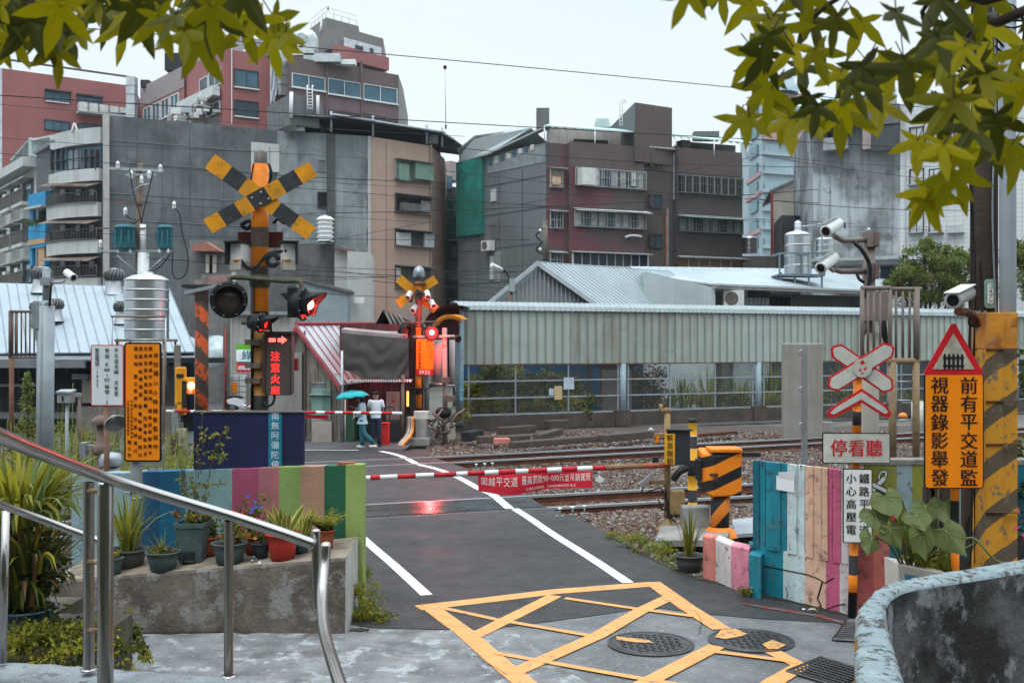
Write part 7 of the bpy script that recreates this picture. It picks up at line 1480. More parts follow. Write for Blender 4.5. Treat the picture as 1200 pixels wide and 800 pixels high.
for n_,y0,y1,x0,m in(('green_panel',403.5,409.5,276.8,M('sign_green',(.12,.45,.02),.5,var=.05)),('white_panel',409.5,423.5,276.8,M('sign_white_lit',(.85,.9,.95),.4)),('red_panel',425,436,276.8,M('sign_bright_red',(.55,.02,.05),.5))):
 a0,a1=P(x0,y1,d),P(297,y0,d);mb=MB();mb.bb((a0.x,d,a0.z),(a1.x,d+.25,a1.z),m)
 if n_=='white_panel':mb.text('綠',P(289.5,416,d-.01),(1,0,0),UP,.5,M('sign_dark_green',(.01,.16,.20),.5),True);mb.bb((a0.x,d-.01,a0.z-.05),(a1.x,d+.2,a0.z),M('sign_dark_green',(0,0,0)))
 if n_=='red_panel':
  for k in range(7):q=P(280.5+2.2*k,430.8,d-.01);mb.box(q,(.06,.01,.22 if k%2 else .17),whitep)
  q=P(278,430,d-.01);mb.box(q,(.04,.012,.38),hyel)
 mb.obj(n_,t)
c=G(289,480);c=Vector((P(288,0,49).x,49,0));t=thing('scooter','parked white scooter seen side on in the street behind the crossing','scooter',c)
tyre=M('tyre_black',(.015,.015,.016),.8);sw=M('scooter_white',(.66,.68,.70),.3,var=.05)
for sx,n_ in((-.62,'wheel'),(.62,'wheel')):
 mb=MB();mb.lathe([(.14,-.05),(.24,-.055),(.27,-.03),(.27,.03),(.24,.055),(.14,.05)],c+V(sx,0,.27),tyre,24,(0,1,0));w_=mb.obj('wheel',t);mb=MB();mb.lathe([(0,-.04),(.14,-.045),(.14,.045),(0,.04)],c+V(sx,0,.27),galv,16,(0,1,0));mb.obj('rim',w_)
mb=MB();mb.ext([c+V(x,-.13,z)for x,z in((-.85,.62),(-.78,.42),(-.5,.38),(-.3,.30),(.25,.26),(.45,.5),(.5,.95),(.42,1.0),(.28,.5),(.1,.36),(-.1,.42),(-.15,.66),(-.5,.74))],(0,.26,0),sw);mb.ext([c+V(x,-.09,z)for x,z in((.4,.52),(.62,.56),(.86,.50),(.62,.64),(.48,.66))],(0,.18,0),sw);mb.obj('body',t,bevel=.03)
mb=MB();mb.ext([c+V(x,-.14,z)for x,z in((-.86,.70),(-.5,.74),(-.12,.68),(-.16,.78),(-.5,.84),(-.84,.80))],(0,.28,0),blkm);mb.obj('seat',t,bevel=.03)
mb=MB();mb.tube([c+V(.46,0,.95),c+V(.64,0,.3)],.035,galv,8);mb.tube([c+V(.36,-.32,1.08),c+V(.42,0,1.02),c+V(.36,.32,1.08)],.022,blk,8);mb.box(c+V(.50,0,.98),(.14,.2,.16),sw);mb.obj('handlebar',t)
for sy in(-.3,.3):mb=MB();mb.tube([c+V(.38,sy,1.07),c+V(.36,sy*1.2,1.28)],.01,blk,6);mb.ball(c+V(.36,sy*1.25,1.3),(.02,.07,.05),blk,8,6);mb.obj('mirror',t)
mb=MB();mb.box(c+V(-.9,0,.55),(.06,.12,.08),redp);mb.ext([c+V(x,-.135,z)for x,z in((.0,.34),(.3,.55),(.34,.52),(.06,.30))],(0,.27,0),M('red_stripe',(.45,.02,.05),.4));mb.obj('tail_light',t)
t=thing('far_shop','distant shop with pale blue shutter and a red neon strip behind the striped column','shop',P(245,0,62))
mb=MB();q0,q1=P(205,0,62),P(268,0,62);mb.bb((q0.x,62,0),(q1.x,66,ZA(425,62)),M('pale_blue_shutter',(.33,.41,.45),.5,var=.12));mb.bb((q0.x-.5,61,ZA(428,61)),(q1.x,62,ZA(424,61)),gd);mb.obj('wall',t)
mb=MB();a0,a1=P(247,476,61.9),P(263,428,61.9);mb.bb((a0.x,61.8,a0.z+1.2),(a1.x,61.9,a1.z),M('deep_teal_board',(.01,.10,.17),.5));mb.bb((a0.x,61.79,0),(a1.x,61.9,a0.z+1.1),M('pale_lilac',(.5,.5,.56),.6));mb.obj('hoarding',t)
mb=MB();mb.bb((P(258,0,61.7).x,61.68,.5),(P(260.5,0,61.7).x,61.72,ZA(432,61.7)),M('neon_red',(1,.12,.16),emit=2.0));mb.obj('neon_strip',t)
mb=MB();q=P(252,481,60);mb.ball(q+UP*.2,(.2,.1,.2),camw,10,8);mb.box(q+V(.5,0,.5),(1.4,.5,.9),brownm);single(mb,'stall_clutter','small clutter on the street beside the red neon strip','clutter')
mb=MB();mb.lathe([(.9,0),(.85,.25),(.3,.42),(0,.45)],P(217,413,56),M('grey_dish',(.36,.41,.43),.4,.3),20,(.3,-1,.3));mb.lathe([(1.0,0),(.9,.2),(.3,.36),(0,.4)],P(250,413,56),M('grey_dish',(0,0,0)),20,(-.4,-1,.5));single(mb,'air_duct_hoods','pair of pale grey sheet hoods hanging over the street behind the striped column','hood')
mb=MB();a0,a1=P(246,412,57),P(260,396,57);mb.bb((a0.x,57,a0.z),(a1.x,57.4,a1.z),glassb);mb.bb((a0.x-.1,57.05,a0.z-.1),(a1.x+.1,57.5,a1.z+.15),galvp);single(mb,'bay_window','small framed window over the street between the striped column and the brown column','window box')
class Fac:
 """a wall plane between two points given as (photo column, distance)"""
 def __init__(s,xa,da,xb,db):s.A,s.B=P(xa,0,da),P(xb,0,db);s.A.z=s.B.z=0;s.u=(s.B-s.A).normalized();s.n=Vector((s.u.y,-s.u.x,0));s.L=(s.B-s.A).length
 def at(s,px):k=(px-600)/F;q=(k*s.A.y-s.A.x)/(s.u.x-k*s.u.y);return q,(s.A+s.u*q).y
 def box(s,mb,x0,y0,x1,y1,o0,o1,m):
  a,d0=s.at(x0);b,d1=s.at(x1);dm=(d0+d1)/2;rbx(mb,s.A,s.u,s.n,a,b,o0,o1,ZA(y1,dm),ZA(y0,dm),m);return a,b,ZA(y1,dm),ZA(y0,dm)
 def win(s,par,x0,y0,x1,y1,fm,gm=None,nx=2,ny=1,o=.0,fr=.07,sill=None,bars=None,curtain=None):
  gm=gm or glass;mb=MB();a,d0=s.at(x0);b,d1=s.at(x1);dm=(d0+d1)/2;z0,z1=ZA(y1,dm),ZA(y0,dm)
  for p,q,r,t_ in((a-fr,b+fr,z0-fr,z0),(a-fr,b+fr,z1,z1+fr),(a-fr,a,z0,z1),(b,b+fr,z0,z1)):rbx(mb,s.A,s.u,s.n,p,q,o,o+.12,r,t_,fm)
  for i in range(1,nx):c=a+(b-a)*i/nx;rbx(mb,s.A,s.u,s.n,c-.03,c+.03,o+.02,o+.10,z0,z1,fm)
  for i in range(1,ny):c=z0+(z1-z0)*i/ny;rbx(mb,s.A,s.u,s.n,a,b,o+.02,o+.095,c-.03,c+.03,fm)
  if sill:rbx(mb,s.A,s.u,s.n,a-.12,b+.12,o,o+.25,z0-fr-.12,z0-fr-.003,sill)
  if curtain:
   for i in range(nx):
    if(i*7+int(x0))%3:c=a+(b-a)*(i+.12)/nx;rbx(mb,s.A,s.u,s.n,c,c+(b-a)*.6/nx,o+.043,o+.048,z0+.05,z1-.04,curtain)
  if bars:
   k=max(3,int((b-a)/.22))
   for i in range(1,k):c=a+(b-a)*i/k;rbx(mb,s.A,s.u,s.n,c-.02,c+.02,o+.2,o+.24,z0-.05,z1+.05,bars)
   for z in(z0-.06,(z0+z1)/2,z1+.04):rbx(mb,s.A,s.u,s.n,a,b,o+.18,o+.25,z,z+.04,bars)
  w_=mb.obj('window',par);mb=MB();rbx(mb,s.A,s.u,s.n,a,b,o+.02,o+.04,z0,z1,gm);mb.obj('pane',w_);return w_
 def awn(s,par,x0,y0,x1,y1,m,out=.7,name='awning'):
  mb=MB();a,d0=s.at(x0);b,d1=s.at(x1);dm=(d0+d1)/2;zt,zb=ZA(y0,dm),ZA(y1,dm);q=lambda c,o,z:s.A+s.u*c+s.n*o+UP*z
  mb.hexa([q(a,0,zt-.06),q(b,0,zt-.06),q(b,out,zb-.06),q(a,out,zb-.06),q(a,0,zt),q(b,0,zt),q(b,out,zb),q(a,out,zb)][::1],m);mb.obj(name,par)
def dep(xa,ya,da,xb,yb):return da*(400-ya)/(400-yb)
def block(mb,pts,z0,z1,m,back=12):
 """house body over a run of front corners [(px, d)...], going back from the camera; m: one material per wall"""
 fr=[P(px,0,d)for px,d in pts];bk=[p+Vector((p.x*back/p.y*.6,back,0))for p in fr];n=len(fr)
 for i in range(n-1):
  a,b=fr[i],fr[i+1];mb.add([(a.x,a.y,z0),(b.x,b.y,z0),(b.x,b.y,z1),(a.x,a.y,z1)],[(0,1,2,3)],m[i]if isinstance(m,list)else m)
 mm=m[0]if isinstance(m,list)else m;me_=m[-1]if isinstance(m,list)else m
 a,b=fr[0],bk[0];mb.add([(a.x,a.y,z0),(b.x,b.y,z0),(b.x,b.y,z1),(a.x,a.y,z1)],[(0,1,2,3)],mm);a,b=fr[-1],bk[-1];mb.add([(a.x,a.y,z0),(b.x,b.y,z0),(b.x,b.y,z1),(a.x,a.y,z1)],[(0,1,2,3)],me_)
 a,b=bk[0],bk[-1];mb.add([(a.x,a.y,z0),(b.x,b.y,z0),(b.x,b.y,z1),(a.x,a.y,z1)],[(0,1,2,3)],mm)
 top=fr+bk[::-1];mb.add([(p.x,p.y,z1)for p in top],[tuple(range(2*n))],mm)
alum=M('aluminium_frame',(.40,.42,.43),.5,.3,var=.1);wfr=M('white_frame',(.62,.63,.62),.5,var=.1);dfr=M('dark_frame',(.05,.05,.055),.6);bar=M('grey_bars',(.28,.29,.30),.6,.2,var=.2);cur=M('pale_curtain',(.45,.44,.42),.9,var=.2,vs=2)
dk=M('dark_cement_wall',(.105,.117,.123),.9,var=.35,vs=.35,streak=.45,scol=(.05,.052,.054),patch=((.175,.185,.19),.22,.50,.7),patch2=((.06,.064,.066),.55,.56,.65),bump=.2,bs=4);pw=M('pale_cement_wall',(.21,.235,.245),.9,var=.3,vs=.4,streak=.6,scol=(.10,.11,.115),patch=((.30,.33,.34),.25,.5,.7),patch2=((.11,.118,.12),.6,.57,.7),bump=.2,bs=4);tan=M('tan_tile_wall',(.43,.30,.235),.7,var=.08,vs=.6,tile=(.5,.5,.015,(.38,.26,.20),0),streak=.25,scol=(.25,.165,.13),patch=((.36,.245,.19),.3,.52,.6));tan2=M('tan_side_shaded',(.30,.195,.15),.75,var=.12,vs=.5,streak=.5,scol=(.12,.075,.065))  # Shade on the tan end wall is put into a darker tan
da=72.0;z1=ZA(135,da);d2=dep(0,135,da,0,153);d3=dep(0,135,da,0,160);d4=dep(0,135,da,0,171)
t=thing('apartment_block','large bare grey cement block with a tan tiled end, under a dark roof canopy','apartment block',(P(127,0,da).x,da,0))
mb=MB();block(mb,[(127,da),(325,d2),(388,dep(0,135,da,0,157)),(434,d3),(505,d4),(521,d4+6)],0,z1,[dk,pw,pw,tan,tan2],14);mb.obj('wall',t)
f1,f2,f3=Fac(127,da,325,d2),Fac(325,d2,434,d3),Fac(434,d3,505,d4)
mb=MB();f2.box(mb,383,158,392,395,0,.22,M('recess_dark_band',(.085,.088,.09),.9,var=.3,streak=.5));mb.obj('pilaster',t);mb=MB();f1.box(mb,121,134,127.5,420,-.3,.35,M('pale_pilaster',(.40,.38,.37),.8,var=.1,streak=.3));mb.obj('pilaster',t);mb=MB();f2.box(mb,430.5,160,434.5,395,0,.15,M('pale_pilaster',(0,0,0)));f3.box(mb,452,168,453,400,0,.02,tan2);f3.box(mb,503,170,505.5,400,0,.1,tan2);mb.obj('pilaster',t)
mb=MB()
for y in(172,196,232,262,304):f1.box(mb,128,y,324,y+.6,0,.04,M('cement_seam',(.20,.205,.205),.9))
for y in(182,208,240,296):f2.box(mb,326,y,430,y+.5,0,.03,M('cement_seam',(0,0,0)))
for x in(160,190,222,262,300):f1.box(mb,x,145,x+.5,330,0,.03,M('cement_seam_dark',(.10,.104,.106),.9))
mb.obj('cement_seam',t)
mb=MB();f1.box(mb,294,168,327,201,0,.10,M('patch_white',(.46,.47,.46),.8,var=.1));f1.box(mb,315,172,316,200,.1,.13,pw);mb.obj('white_patch',t)
f2.win(t,373,226,382,243,dfr,dark,1);f2.win(t,373,188,381,200,pw,M('blocked_window',(.14,.14,.145),.9),1)
for y0,y1,m in((188,204,M('pinkish_shutter',(.30,.16,.14),.8)),(228,246,dark),(268,287,dark)):f2.win(t,431,y0,433.6,y1,dfr,m,1)
for y0,y1,kind in((191,211,0),(231,249,1),(272,288,2),(314,336,3)):
 f3.win(t,463.5,y0,502,y1,dfr if kind else alum,(M('green_panels',(.16,.25,.19),.7,var=.2),dark,M('dark_louver',(.06,.065,.07),.6),M('dim_curtain',(.10,.095,.09),.9))[kind],3 if kind else 2,1,.02)
 mb=MB()
 if kind==0:f3.box(mb,464,193,475,212,.2,.5,M('green_panels',(0,0,0)));f3.box(mb,482,192,503,211.5,.2,.55,M('green_panels',(0,0,0)))
 if kind==1:f3.box(mb,466,239,488,248,.25,.6,M('rusty_cage',(.11,.10,.095),.7,var=.4,vs=4));f3.box(mb,491,236,501,249,.2,.3,bar)
 if kind==2:f3.box(mb,463,273,479,289,.1,.3,M('white_sheet',(.48,.50,.51),.7,var=.1));f3.box(mb,495,274,506,290,.1,.3,M('white_sheet',(0,0,0)))
 if kind==3:f3.box(mb,463,314,467,330,.1,.3,cur)
 if mb.v:mb.obj('shutter',t)
 f3.awn(t,462.5,y0-3,506 if kind else 503,y0-1.2,M('awning_dark_grey',(.10,.10,.10),.7,var=.2),.75)
 mb=MB();f3.box(mb,462,y1+.5,504,y1+1.8,0,.35,M('sill_grey',(.16,.14,.13),.9));mb.obj('sill',t)
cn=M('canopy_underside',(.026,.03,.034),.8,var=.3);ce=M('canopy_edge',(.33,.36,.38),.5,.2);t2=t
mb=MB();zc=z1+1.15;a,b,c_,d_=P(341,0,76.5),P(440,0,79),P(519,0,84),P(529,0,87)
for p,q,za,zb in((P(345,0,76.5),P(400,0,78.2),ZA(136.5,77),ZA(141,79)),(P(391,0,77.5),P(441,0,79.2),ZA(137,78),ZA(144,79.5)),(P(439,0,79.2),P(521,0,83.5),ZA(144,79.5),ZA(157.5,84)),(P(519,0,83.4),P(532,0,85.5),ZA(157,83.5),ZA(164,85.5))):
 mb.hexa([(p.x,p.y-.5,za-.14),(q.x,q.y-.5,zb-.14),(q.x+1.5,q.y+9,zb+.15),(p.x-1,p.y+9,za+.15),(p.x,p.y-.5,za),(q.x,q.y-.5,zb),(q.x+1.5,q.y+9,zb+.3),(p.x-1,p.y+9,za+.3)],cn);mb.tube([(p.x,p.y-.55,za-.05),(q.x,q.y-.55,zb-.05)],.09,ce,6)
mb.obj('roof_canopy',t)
mb=MB()
for px,dd in((346,76.5),(388,77.8),(437,79.3),(500,82.6),(518,83.8)):p=P(px,0,dd);mb.tube([(p.x,p.y,z1),(p.x,p.y,z1+1.5)],.1,ce,6)
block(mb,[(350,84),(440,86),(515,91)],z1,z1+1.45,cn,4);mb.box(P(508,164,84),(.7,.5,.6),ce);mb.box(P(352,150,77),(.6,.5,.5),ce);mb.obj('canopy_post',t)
t=thing('rooftop_hut','grey cement rooftop box with two white pipes and a white ladder','rooftop hut',P(345,138,77))
mb=MB();block(mb,[(313,80),(340,76),(374,77.5)],z1+.2,ZA(112,76.5),[M('hut_grey',(.13,.135,.14),.9,var=.2,streak=.4),M('hut_grey',(0,0,0))],5);mb.obj('wall',t)
mb=MB();mb.tube([P(341,138,75.8),P(341.5,108,75.8)],.14,camw,8);mb.tube([P(372,138,77.2),P(372.5,112,77.2)],.12,camw,8);mb.obj('pipe',t)
mb=MB()
for px in(360.5,366.5):mb.tube(spline([P(px,129,76.4),P(px-.5,104,76.4),P(px-.2,100.5,76.8),P(px+1,101,77.4)],3),.045,camw,6)
for k in range(7):mb.tube([P(360.5,127-3.6*k,76.4),P(366.5,127-3.6*k,76.4)],.035,camw,5)
mb.obj('ladder',t)
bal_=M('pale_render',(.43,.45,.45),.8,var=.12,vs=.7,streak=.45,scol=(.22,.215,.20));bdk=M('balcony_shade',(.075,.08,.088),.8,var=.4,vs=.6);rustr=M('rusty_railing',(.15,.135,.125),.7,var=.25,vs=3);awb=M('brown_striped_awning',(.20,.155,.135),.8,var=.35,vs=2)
t=thing('balcony_house','narrow pale house with three bowed balconies, rusty railings and brown awnings','house',(P(95,0,74).x,74,0));dA=75.5
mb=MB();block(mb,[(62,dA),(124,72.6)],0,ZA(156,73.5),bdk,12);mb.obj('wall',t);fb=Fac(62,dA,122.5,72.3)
def bow(mb,x0,x1,y0,y1,o,bulge,m,th=.15,n=8):
 a,d0=fb.at(x0);b,d1=fb.at(x1);dm=(d0+d1)/2;z0_,z1_=ZA(y1,dm),ZA(y0,dm)
 pt=lambda i:(a+(b-a)*i/n,o+bulge*math.sin(math.pi*i/n))
 for i in range(n):
  (s0,o0),(s1,o1)=pt(i),pt(i+1);q=lambda s,oo,z:fb.A+fb.u*s+fb.n*oo+UP*z
  mb.hexa([q(s0,o0,z0_),q(s1,o1,z0_),q(s1,o1-th,z0_),q(s0,o0-th,z0_),q(s0,o0,z1_),q(s1,o1,z1_),q(s1,o1-th,z1_),q(s0,o0-th,z1_)],m)
def bowrail(mb,x0,x1,y0,y1,o,bulge,m,n=22):
 a,d0=fb.at(x0);b,d1=fb.at(x1);dm=(d0+d1)/2;z0_,z1_=ZA(y1,dm),ZA(y0,dm);P_=lambda i:fb.A+fb.u*(a+(b-a)*i/n)+fb.n*(o+bulge*math.sin(math.pi*i/n))
 for i in range(n+1):mb.tube([P_(i)+UP*z0_,P_(i)+UP*z1_],.025,m,4)
 for z in(z0_,z1_):mb.tube([P_(i)+UP*z for i in range(n+1)],.04,m,5)
mb=MB();bow(mb,63,122,155,173,.3,.4,bal_,.3);bow(mb,63,122,202,216,.4,.45,bal_,.3)
for y0,y1 in((241,257),(284,299),(327,345)):bow(mb,62,122,y0,y1,.5,.55,bal_,.3)
mb.obj('parapet',t);mb=MB()
for y0,y1 in((176,200),):bow(mb,65,120,y0,y1,.1,.3,glassb,.1);
for k in range(9):x=66+6.6*k;fb.box(mb,x,176,x+.8,200,.2,.5,dfr)
fb.box(mb,65,187,120,188,.2,.46,dfr);fb.box(mb,86,177,101,199,.2,.44,M('grey_blind',(.16,.19,.215),.6));mb.obj('window_band',t)
for y in(214,257,300):
 mb=MB()
 for k in range(18):x0=64+3.2*k;a,d0=fb.at(x0);b,d1=fb.at(x0+3.1);bu=.5+.5*math.sin(math.pi*(k+.5)/18);q=lambda s,o,z:fb.A+fb.u*s+fb.n*o+UP*z;zt,zb=ZA(y,(d0+d1)/2),ZA(y+6.5,(d0+d1)/2);mb.hexa([q(a,.2,zt-.05),q(b,.2,zt-.05),q(b,.7+bu,zb-.05),q(a,.7+bu,zb-.05),q(a,.2,zt),q(b,.2,zt),q(b,.7+bu,zb),q(a,.7+bu,zb)],awb if k%2 else M('brown_awning_light',(.27,.21,.18),.8,var=.3))
 mb.obj('awning',t)
for y in(229,271,313):mb=MB();bowrail(mb,63,122,y,y+12,.6,.55,rustr);mb.obj('railing',t);mb=MB();[fb.box(mb,x,y-7,x+5,y,.05,.1,cur)for x in(72,90,106)];fb.box(mb,80,y-8,81,y+10,.05,.2,dfr);fb.box(mb,98,y-8,99,y+10,.05,.2,dfr);mb.obj('back_window',t)
mb=MB();mb.tube(spline([P(84,155,73),P(86.5,146,73),P(88,146,73),P(91,155,73)],3),.07,camw,6);single(mb,'roof_arch_pipe','small white arched pipe on the roof of the bowed balcony house','pipe')
t=thing('blue_balcony_house','slim house with bright blue and tan balconies between pale apartments','house',(P(52,0,77).x,77,0));fc=Fac(42.5,78,62.5,76)
mb=MB();block(mb,[(42.5,78.3),(63,76.2)],0,ZA(172,77),M('grey_recess',(.15,.165,.175),.8,var=.25),10);mb.obj('wall',t)
blu=M('bright_blue_paint',(.015,.22,.42),.6,var=.15,vs=1,streak=.2,scol=(.02,.1,.18));tno=M('tan_paint',(.42,.26,.15),.7,var=.15)
mb=MB();fc.box(mb,43,227,63,243,.3,.6,blu);fc.box(mb,43,263,63,281,.3,.6,blu);fc.box(mb,43,243,63,245.5,.3,.9,bal_);fc.box(mb,43,281,63,287,.3,.65,tno);fc.box(mb,43,287,63,291,.3,.6,blu);fc.box(mb,43,245,46.5,263,.25,.5,blu);fc.box(mb,43,291,46,312,.25,.5,blu);fc.box(mb,53,289,60,312,.2,.5,tno);fc.box(mb,61,305,63,330,.25,.6,blu);mb.obj('balcony',t)
mb=MB();fc.box(mb,46,246,62,262,.02,.05,dark);fc.box(mb,46,291,53,318,.02,.05,dark);fc.box(mb,44,173,62,226,.02,.05,M('dim_panel',(.09,.10,.11),.7));mb.obj('opening',t)
mb=MB();q,dd=fc.at(54);cloud(mb,fc.A+fc.u*q+fc.n*.7+UP*ZA(263,77),(.8,.3,.4),160,.2,[lg,lg2,lp],6);single(mb,'balcony_plant','green plant spilling over the lower blue balcony','plant',raw=True)
mb=MB();p=P(40,178,77.5);mb.ext([P(38,178,78),P(62,163,74.5),P(64,166,74.5),P(40,181,78)],(0.4,1.5,0),M('grey_slope_roof',(.30,.32,.33),.6));single(mb,'sloping_roof_edge','sloping grey roof edge above the slim blue balcony house','roof edge')
t=thing('pale_apartments','pale stained apartment row with caged balconies receding at the left edge','apartment block',(P(20,0,84).x,84,0));fd=Fac(-60,108,43,78.6);zd=ZA(183,79)
mb=MB();block(mb,[(-60,108),(43,78.6)],0,zd,bal_,12);mb.obj('wall',t)
for fl in range(4):
 zt=zd-1.6-fl*3.05
 for(s0,s1)in((fd.L-8.6,fd.L-5.2),(fd.L-4.4,fd.L-.9),(fd.L-15.5,fd.L-10.2),(fd.L-22,fd.L-17)):
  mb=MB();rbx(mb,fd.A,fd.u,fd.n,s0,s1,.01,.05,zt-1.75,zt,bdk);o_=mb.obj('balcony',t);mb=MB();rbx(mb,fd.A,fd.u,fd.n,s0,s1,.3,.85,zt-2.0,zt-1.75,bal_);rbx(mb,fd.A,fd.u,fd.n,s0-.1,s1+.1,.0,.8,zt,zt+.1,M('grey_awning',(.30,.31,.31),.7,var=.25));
  for k in range(int((s1-s0)/.2)+1):rbx(mb,fd.A,fd.u,fd.n,s0+.2*k,s0+.2*k+.03,.78,.82,zt-1.75,zt-.8,rustr)
  rbx(mb,fd.A,fd.u,fd.n,s0,s1,.76,.84,zt-.83,zt-.78,rustr);mb.obj('cage',o_)
  if(fl+int(s0))%2==0:mb=MB();rbx(mb,fd.A,fd.u,fd.n,s0+.4,s0+1.3,.3,.7,zt-1.1,zt-.5,M('ac_white',(0,0,0)));rbx(mb,fd.A,fd.u,fd.n,s0+1.6,s1-.5,.06,.09,zt-1.6,zt-.2,glassb);mb.obj('wall_unit',o_)
mb=MB();rbx(mb,fd.A,fd.u,fd.n,0,fd.L+.2,0,1.0,zd-.9,zd-.2,bal_);mb.obj('parapet',t)
t=thing('rooftop_shelter','pale rooftop shelter with a sloping sheet side above the left apartments','rooftop hut',P(25,170,88));
mb=MB();mb.ext([P(12,205,90),P(12,186,90),P(34,162,86),P(34,205,86)],(1.5,5,0),M('shelter_dark',(.10,.12,.13),.7));mb.obj('wall',t);mb=MB();mb.ext([P(11.5,187,89.6),P(34.5,161,85.6),P(36,162,85.6),P(13,189,89.6)],(2.5,6,0),M('pale_sheet',(.44,.47,.47),.6));p0=P(34,0,85.5);mb.corr((p0.x,85.4,ZA(190,85.5)),(1,0,-.03),UP,(0,-1,0),3.2,1.9,M('pale_mint_sheet',(.36,.43,.41),.6,var=.12),.35,.04);mb.ext([P(35,163,85),P(75,155.5,83),P(75,157,83),P(35,165.5,85)],(0,4,0),M('pale_sheet',(0,0,0)));mb.obj('roof',t)
rd=M('red_tile',(.29,.105,.10),.6,var=.10,vs=.4,tile=(.4,.22,.02,(.26,.085,.08)),streak=.12);rd2=M('red_tile_side',(.28,.11,.105),.6,var=.12,vs=.4,streak=.2);gband=M('grey_mauve_band',(.26,.22,.225),.7,var=.12)
t=thing('red_building','long red tiled building with few dark windows at the back left','building',(P(70,0,114).x,114,0));dB=dep(0,80,110,0,101);fr1=Fac(2,110,155,dB)
mb=MB();block(mb,[(2,110),(155,dB)],0,ZA(80,110),rd,14);fr1.box(mb,0,80,2.4,260,-.4,.05,M('white_tile_edge',(.5,.52,.53),.5));mb.obj('wall',t)
mb=MB();fr1.box(mb,2,79.4,155,81,-.2,.12,M('dark_coping',(.10,.08,.08),.7));mb.obj('coping',t)
for x0,y0,x1,y1 in((53.5,109,81.5,119),(91,114.5,118.5,123),(53,142.5,80.5,152.5),(92,147,118,155)):fr1.win(t,x0,y0,x1,y1,dfr,glassb,3,1,0,.12)
mb=MB();fr1.box(mb,52,106.5,83,108,.0,.5,dfr);fr1.box(mb,89,112,120,113.5,.0,.5,dfr);fr1.box(mb,53,119.6,81,120.6,0,.2,whitep);mb.obj('window_hood',t)
mb=MB();fr1.box(mb,89,134.5,149,137,.1,1.4,M('white_ledge',(.48,.50,.50),.7));
for k in range(5):fr1.box(mb,90+12*k,122+1.6*k,99+12*k,132.5+.5*k,.3,1.2,M('ac_white',(0,0,0)))
for k in range(15):fr1.box(mb,90+4*k,124+.6*k,90.5+4*k,135,1.3,1.38,wfr)
mb.obj('ac_ledge',t)
mb=MB();q=P(158.5,94,114);mb.bb((P(153.5,0,114).x,112.5,ZA(137,114)-10),(P(163.5,0,114).x,113.5,ZA(93.5,114)),M('silver_duct',(.46,.49,.50),.35,.6,var=.2,vs=1.5));
for y in(104,114,125):mb.bb((P(153.2,0,114).x,112.4,ZA(y,114)),(P(163.8,0,114).x,113.6,ZA(y-.6,114)),galv)
single(mb,'air_duct','square silver air duct rising between the two red buildings','duct')
dC=dep(0,103,118,0,48);t=thing('red_building','stepped red building with balconies, a strip of windows and a red front face','building',(P(240,0,104).x,104,0))
zr=ZA(57,101);mb=MB();block(mb,[(165,118),(216,108.5)],0,ZA(103,118),rd2,16);block(mb,[(216,109),(236,106.5),(262,101)],0,ZA(75,108),rd,12);block(mb,[(262,101),(333,104.2)],0,zr,rd,12);mb.obj('wall',t)
fg=Fac(165,118,216,108.5);fh=Fac(216,109,262,101);fi=Fac(262,101,333,104.2)
mb=MB();a,b=0,fg.L;zz=ZA(103,118);rbx(mb,fg.A,fg.u,fg.n,a,b,0,.06,zz-2.2,zz-.003,gband);mb.obj('top_band',t)
for k in range(4):
 s0=1.2+k*(fg.L-2)/4;s1=s0+(fg.L-2)/4-.6;mb=MB();z0_,z1_=zz-4.4,zz-2.6
 for p,q,r,u_ in((s0-.1,s1+.1,z0_-.15,z0_),(s0-.1,s1+.1,z1_,z1_+.1),(s0-.1,s0,z0_,z1_),(s1,s1+.1,z0_,z1_),((s0+s1)/2-.05,(s0+s1)/2+.05,z0_,z1_)):rbx(mb,fg.A,fg.u,fg.n,p,q,0,.15,r,u_,wfr)
 w_=mb.obj('window',t);mb=MB();rbx(mb,fg.A,fg.u,fg.n,s0,s1,.02,.06,z0_,z1_,glassb);mb.obj('pane',w_)
fh.win(t,235,92,244,108,wfr,glass,1);fh.win(t,246,84,259,101,wfr,glass,2);fh.win(t,243,122,258,134,wfr,glass,2)
mb=MB();fh.box(mb,217,112,260,123,.2,.9,M('white_ledge',(0,0,0)));fh.box(mb,218,123,258,125,.0,.9,gband);mb.obj('balcony',t)
mb=MB()
for k in range(40):fh_s=fh.L*random.random();c=fh.A+fh.u*fh_s+fh.n*random.uniform(.3,2.2);mb.box((c.x,c.y,ZA(random.uniform(126,141),104)),(random.uniform(.2,1.2),random.uniform(.2,.6),random.uniform(.1,.7)),random.choice((wfr,galv,M('pale_junk',(.34,.34,.33),.8,var=.4))),random.random())
block(mb,[(200,108),(262,101.5)],0,ZA(141,104),M('grey_junk_deck',(.12,.12,.12),.9),3);single(mb,'roof_junk','pale jumble of pipes and units on the deck below the red balcony','roof clutter')
for y0,y1 in((83.5,102),(119.5,136)):fi.win(t,275.5,y0,301.5,y1,dfr,glassb if y0<100 else glass,2,1,0,.1,wfr)
mb=MB();q=P(240,52,112);block(mb,[(215,122),(262,112),(330,114)],0,ZA(42,112),M('grey_top_storey',(.30,.31,.33),.7,var=.15),6);mb.obj('top_storey',t)
mb=MB();fi.box(mb,270.5,57,271.4,146,.05,.2,camw);q=fi.A+fi.u*fi.at(316)[0];fi.box(mb,316,66,317,147,.05,.25,camw);mb.obj('drain_pipe',t)
